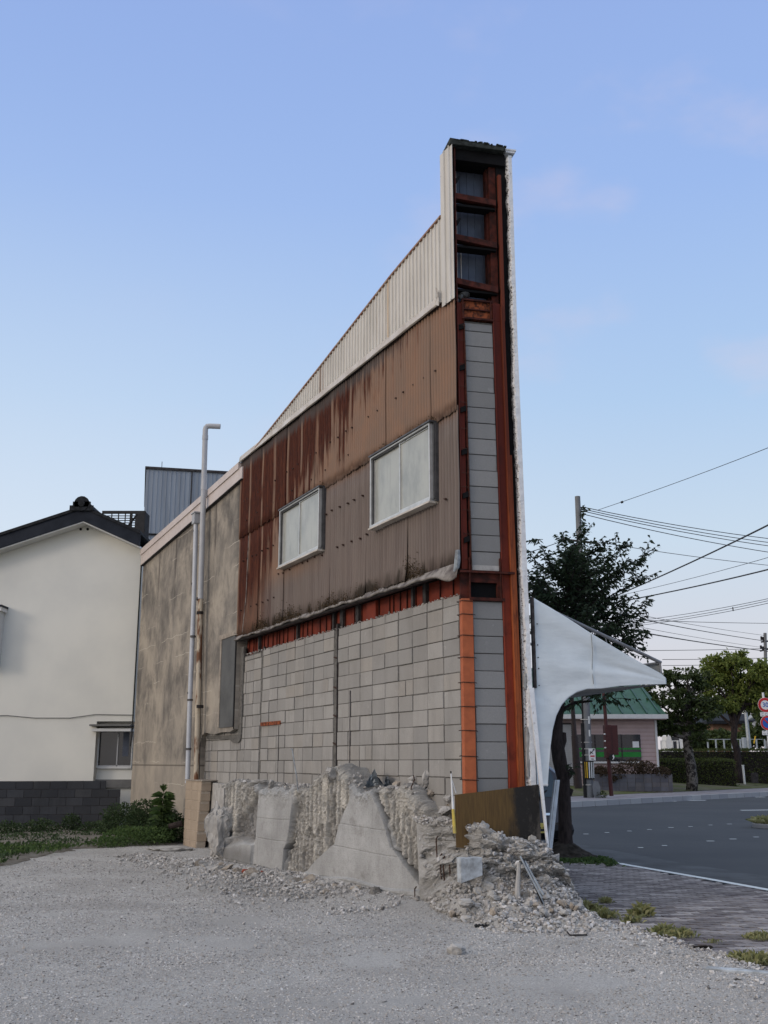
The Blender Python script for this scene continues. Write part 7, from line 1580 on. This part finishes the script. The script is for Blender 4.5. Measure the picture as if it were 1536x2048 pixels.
# tall grass field and far bushes
n = 9000; x = rng.uniform(at(1322, 1500, 70)[0], at(1580, 1500, 84)[0]+3, n); y = rng.uniform(69, 84, n); P_ = np.stack([x, y, np.full(n, .5)], 1); D = rng.normal(0, .25, (n, 3)); D[:, 2] = 1
V, F = leaves(P_, D, rng.uniform(.5, 1.1, n), .08); stuff(np_mesh('tall_grass', V, F, M('grass')), 'tall pale grass field behind the hedges', 'grass')
P_, S_ = [], []
for u, v, ru, rv, Y in ((1400, 1480, 40, 18, 98), (1440, 1478, 30, 16, 97), (1470, 1485, 30, 14, 96), (1510, 1470, 30, 22, 98), (1540, 1460, 26, 34, 99), (1370, 1470, 30, 24, 110), (1480, 1450, 60, 20, 125), (1420, 1445, 40, 20, 128), (1340, 1450, 40, 24, 130), (1530, 1420, 40, 30, 125), (1600, 1440, 60, 50, 125)):
    c_ = np.array(at(u, v, Y)); n = 2600; d = unit(n)*(rng.random(n)**.4)[:, None]; P_.append(c_+d*np.array([ru/FPX*Y, 1.5, rv/FPX*Y])); S_.append(rng.uniform(.25, .5, n))
P_ = np.concatenate(P_); V, F = leaves(P_, unit(len(P_)), np.concatenate(S_), .6); stuff(np_mesh('far_shrubbery', V, F, M('leafdark')), 'dark mass of far bushes and trees behind the field', 'bushes')
# service road and path strips behind the verge
for (v0, v1, u0, mt, nm, lift) in ((1557, 1547, 1345, 'asphalt2', 'side_road', .012), (1546, 1541, 1330, 'kerb', 'side_road_kerb', .02)):
    a, b_, c_, d = onground(u0, v0, .57), onground(1640, v0, .57), onground(1640, v1, .57), onground(u0-4, v1, .57); m = MB(); m.add([(p[0], p[1], .56+lift) for p in (a, b_, c_, d)], [(0, 1, 2, 3)]); struct(m.build(nm, M(mt)))
# shrubs in the planter
for i, (u, v, ru, lab) in enumerate(((1200, 1543, 14, 'leftmost leafy shrub at the planter end by the utility pole'), (1228, 1545, 22, 'dark round shrub of the planter behind the maroon post'), (1262, 1534, 26, 'tall reddish shrub in the middle of the planter'), (1290, 1536, 20, 'reddish shrub right of the tallest one in the planter'), (1322, 1545, 16, 'loose reddish shrub at the right planter corner'), (1222, 1556, 10, 'small dark shrub hanging over the planter front'))):
    q = at(u, v, 52.4); clump('shrub', M('azalea'), None, q[0], 52.3, q[2], ru/FPX*52, .5, ru/FPX*52*.62, 700, .11, lab, 'shrub', 'shrubs in the block planter')

# ================================================================== WEEDS
def weedpatch(name, label, cat, pts, hgt, n, mat, sz, group=None, kind=None, up=.9, w_=.5):
    pts = np.array(pts); V, F = leaves(pts, rng.normal(0, .7, (len(pts), 3))+np.array([0, 0, up]), sz*rng.uniform(.5, 1.3, len(pts)), w_, curl=.15)
    ob = np_mesh(name, V, F, mat, origin=tuple(pts.mean(0)*[1, 1, 0])); return tag(ob, label, cat, group) if kind is None else stuff(ob, label, cat)
# low ground cover on the soil patch
n = 26000; x = rng.uniform(-15, -4, n); y = rng.uniform(15.6, 26, n); dns = fbm(x*.8, y*.8, 4); left = sstep(-4.4, -7.2, x+.0*y); ok = inpoly(x, y, SP) & (dns > .60-.24*sstep(-5.6, -6.8, x)-.12*sstep(24.2, 25.2, y)) & (dpoly(x, y, SP) > .12)
P_ = np.stack([x, y, .06+.10*rng.random(n)*sstep(.4, .7, dns)], 1)[ok]; V, F = leaves(P_, rng.normal(0, .8, (len(P_), 3))+np.array([0, 0, .7]), .06*rng.uniform(.5, 1.5, len(P_)), .5)
stuff(np_mesh('ground_weeds', V, F, M('weeddark')), 'low green weeds spreading over the bare soil at the left', 'weeds')
n = 9000; x = rng.uniform(-12, -5.2, n); y = rng.uniform(15.4, 20.5, n); ok = inpoly(x, y, SP) & (fbm(x*1.1, y*1.1, 3) > .46); P_ = np.stack([x, y, np.full(n, .05)], 1)[ok]; D = rng.normal(0, .45, (len(P_), 3)); D[:, 2] = 1
V, F = leaves(P_, D, rng.uniform(.08, .2, len(P_)), .09, curl=.3); stuff(np_mesh('grass_patch', V, F, M('weed')), 'longer grass along the left edge of the gravel', 'grass')
def bush(name, label, u, v, Y, rx, rz_, n, mat='weeddark', lsz=.06, grp='weedy bushes by the stucco wall'):
    q = at(u, v, Y); return clump(name, M(mat), None, q[0], Y, max(q[2], rz_*.55), rx, rx*.8, rz_, n, lsz, label, 'bush', grp, lowcut=-.6)
bush('weed_bush', 'dark dense weed bush nearest the black garden wall', 250, 1646, 23.6, .55, .42, 3600)
bush('weed_bush', 'dense green weed bush in the middle below the stained wall', 297, 1645, 22.8, .50, .45, 3600)
bush('weed_bush', 'weed bush touching the tan block stub', 335, 1662, 22.0, .42, .40, 3000)
bush('weed_bush', 'lower sprawling weed bush in front of the dense ones', 275, 1675, 21.6, .70, .22, 3200, 'weed', .055)
bush('weed_bush', 'lone low weed clump at the gravel edge below the bushes', 215, 1690, 21.0, .40, .12, 900, 'weed', .055)
bush('weed_bush', 'small bush at the foot of the garden wall middle', 143, 1648, 24.9, .22, .22, 700)
bush('weed_bush', 'dark bush at the foot of the garden wall left part', 80, 1662, 24.6, .42, .22, 1300)
bush('weed_bush', 'weed bush cut by the left edge of the view', 14, 1668, 24.0, .35, .22, 1000)
bush('weed_bush', 'thin weeds under the right end of the garden wall', 195, 1655, 25.0, .5, .12, 900)
# tall horseweed
q = Vector(at(322, 1662, 21.9)); qt = Vector(at(320, 1582, 21.9)); HW = thing('tall_weed', 'tall upright weed with narrow drooping leaves before the stained wall', 'weed', (q.x, q.y, .1))
m = MB(); m.tube([(q.x, q.y, .05), (q.x+.02, q.y, .6), qt], [.016, .012, .004], 6); m.build('stem', M('weed'), HW)
n = 190; f_ = rng.random(n)**.6; zz = .15+(qt.z-.10)*f_; a = rng.uniform(0, 2*np.pi, n); P_ = np.stack([np.full(n, q.x)+.01, np.full(n, q.y), zz], 1); up = np.where(f_ > .9, 1.6, .25); D = np.stack([np.cos(a), np.sin(a), up], 1)
V, F = leaves(P_, D, np.where(f_ > .9, .16, .34*(1.1-f_*.4)), .13, curl=.22); np_mesh('leaves', V, F, M('weed'), HW)
m = MB(); q = Vector(at(352, 1650, 21.5)); m.tube([q+Vector((-.14, 0, -.03)), q+Vector((.12, 0, .03))], [.05, .06], 8); tag(m.build('log_end', M('bark'), origin=q), 'short dark log end beside the tan block stub', 'log')
# grass tufts in the paving
def tuft(u, v, rad, n, hgt, label, mat='grass'):
    x, y, _ = onground(u, v); n = int(n*.8); a = rng.uniform(0, 2*np.pi, n); r_ = rad*rng.random(n)**.9; P_ = np.stack([x+np.cos(a)*r_*1.2, y+np.sin(a)*r_, np.full(n, .0)], 1); D = rng.normal(0, .6, (n, 3)); D[:, 2] = 1.2
    V, F = leaves(P_, D, 1.25*hgt*rng.uniform(.3, 1.25, n)*(1.1-.5*r_/rad), .035, curl=.3); ob = np_mesh('grass_tuft', V, F, M(mat), origin=(x, y, 0)); tag(ob, label, 'grass tuft', 'grass tufts growing through the paving')
tuft(1168, 1822, .17, 420, .13, 'grass tuft closest to the rubble heap corner'); tuft(1205, 1835, .16, 400, .12, 'grass tuft just right of the one by the rubble')
tuft(1212, 1806, .08, 130, .09, 'small tuft behind the two beside the rubble'); tuft(1262, 1845, .10, 200, .10, 'left half of the double tuft in mid paving'); tuft(1284, 1832, .12, 260, .15, 'taller half of the double tuft in mid paving')
tuft(1330, 1870, .15, 380, .11, 'wide low tuft on the pale paving edge'); tuft(1365, 1874, .13, 260, .10, 'spreading tuft right of the wide low one'); tuft(1425, 1886, .08, 110, .05, 'flat small tuft near the dark stone scrap')
tuft(1525, 1878, .15, 420, .09, 'dense tuft at the right edge of the paving'); tuft(1480, 1920, .09, 160, .10, 'thin dry tuft below the dense right edge one'); tuft(1518, 1928, .14, 380, .12, 'lowest bright tuft in the right corner'); tuft(1218, 1733, .05, 90, .10, 'tiny upright tuft at the start of the white line', 'weed')
n = 2200; x = rng.uniform(2.55, 3.75, n); y = 18.4+rng.normal(0, .28, n)-(x-3)*.35; P_ = np.stack([x, y, np.full(n, .0)], 1); D = rng.normal(0, .7, (n, 3)); D[:, 2] = .7; V, F = leaves(P_, D, rng.uniform(.05, .13, n), .22, curl=.3)
stuff(np_mesh('kerbside_weeds', V, F, M('weed')), 'dark green weeds growing round the street tree foot', 'weeds')
x, y = ISL; n = 1400; a = rng.uniform(0, 6.28, n); r_ = .7*rng.random(n)**.5; P_ = np.stack([x+np.cos(a)*r_, y+np.sin(a)*r_, np.full(n, .1)], 1); D = rng.normal(0, .5, (n, 3)); D[:, 2] = .8; V, F = leaves(P_, D, rng.uniform(.12, .32, n), .12, curl=.3)
stuff(np_mesh('island_weeds', V, F, M('grass')), 'dry weeds on the small traffic island', 'weeds')
# litter on the gravel and paving
x, y, _ = onground(1405, 1898); lump('stone_scrap', 'dark flat scrap lying on the pale paving', (x, y, .015), (.10, .04, .02), 131, 'mound')['category'] = 'scrap'
for u, v, lab in ((1448, 1931, 'greenish flat slab edge at the lower right gravel corner'), ):
    x, y, _ = onground(1490, 1945); m = MB(); m.hexa([(x-.32, y-.02, .0), (x+.4, y-.32, .0), (x+.42, y-.24, .0), (x-.26, y+.08, .0), (x-.32, y-.02, .035), (x+.4, y-.32, .035), (x+.42, y-.24, .035), (x-.26, y+.08, .035)]); tag(m.build('flat_slab', M('whiteslab'), origin=(x, y, 0), bevel=.005), lab, 'slab')
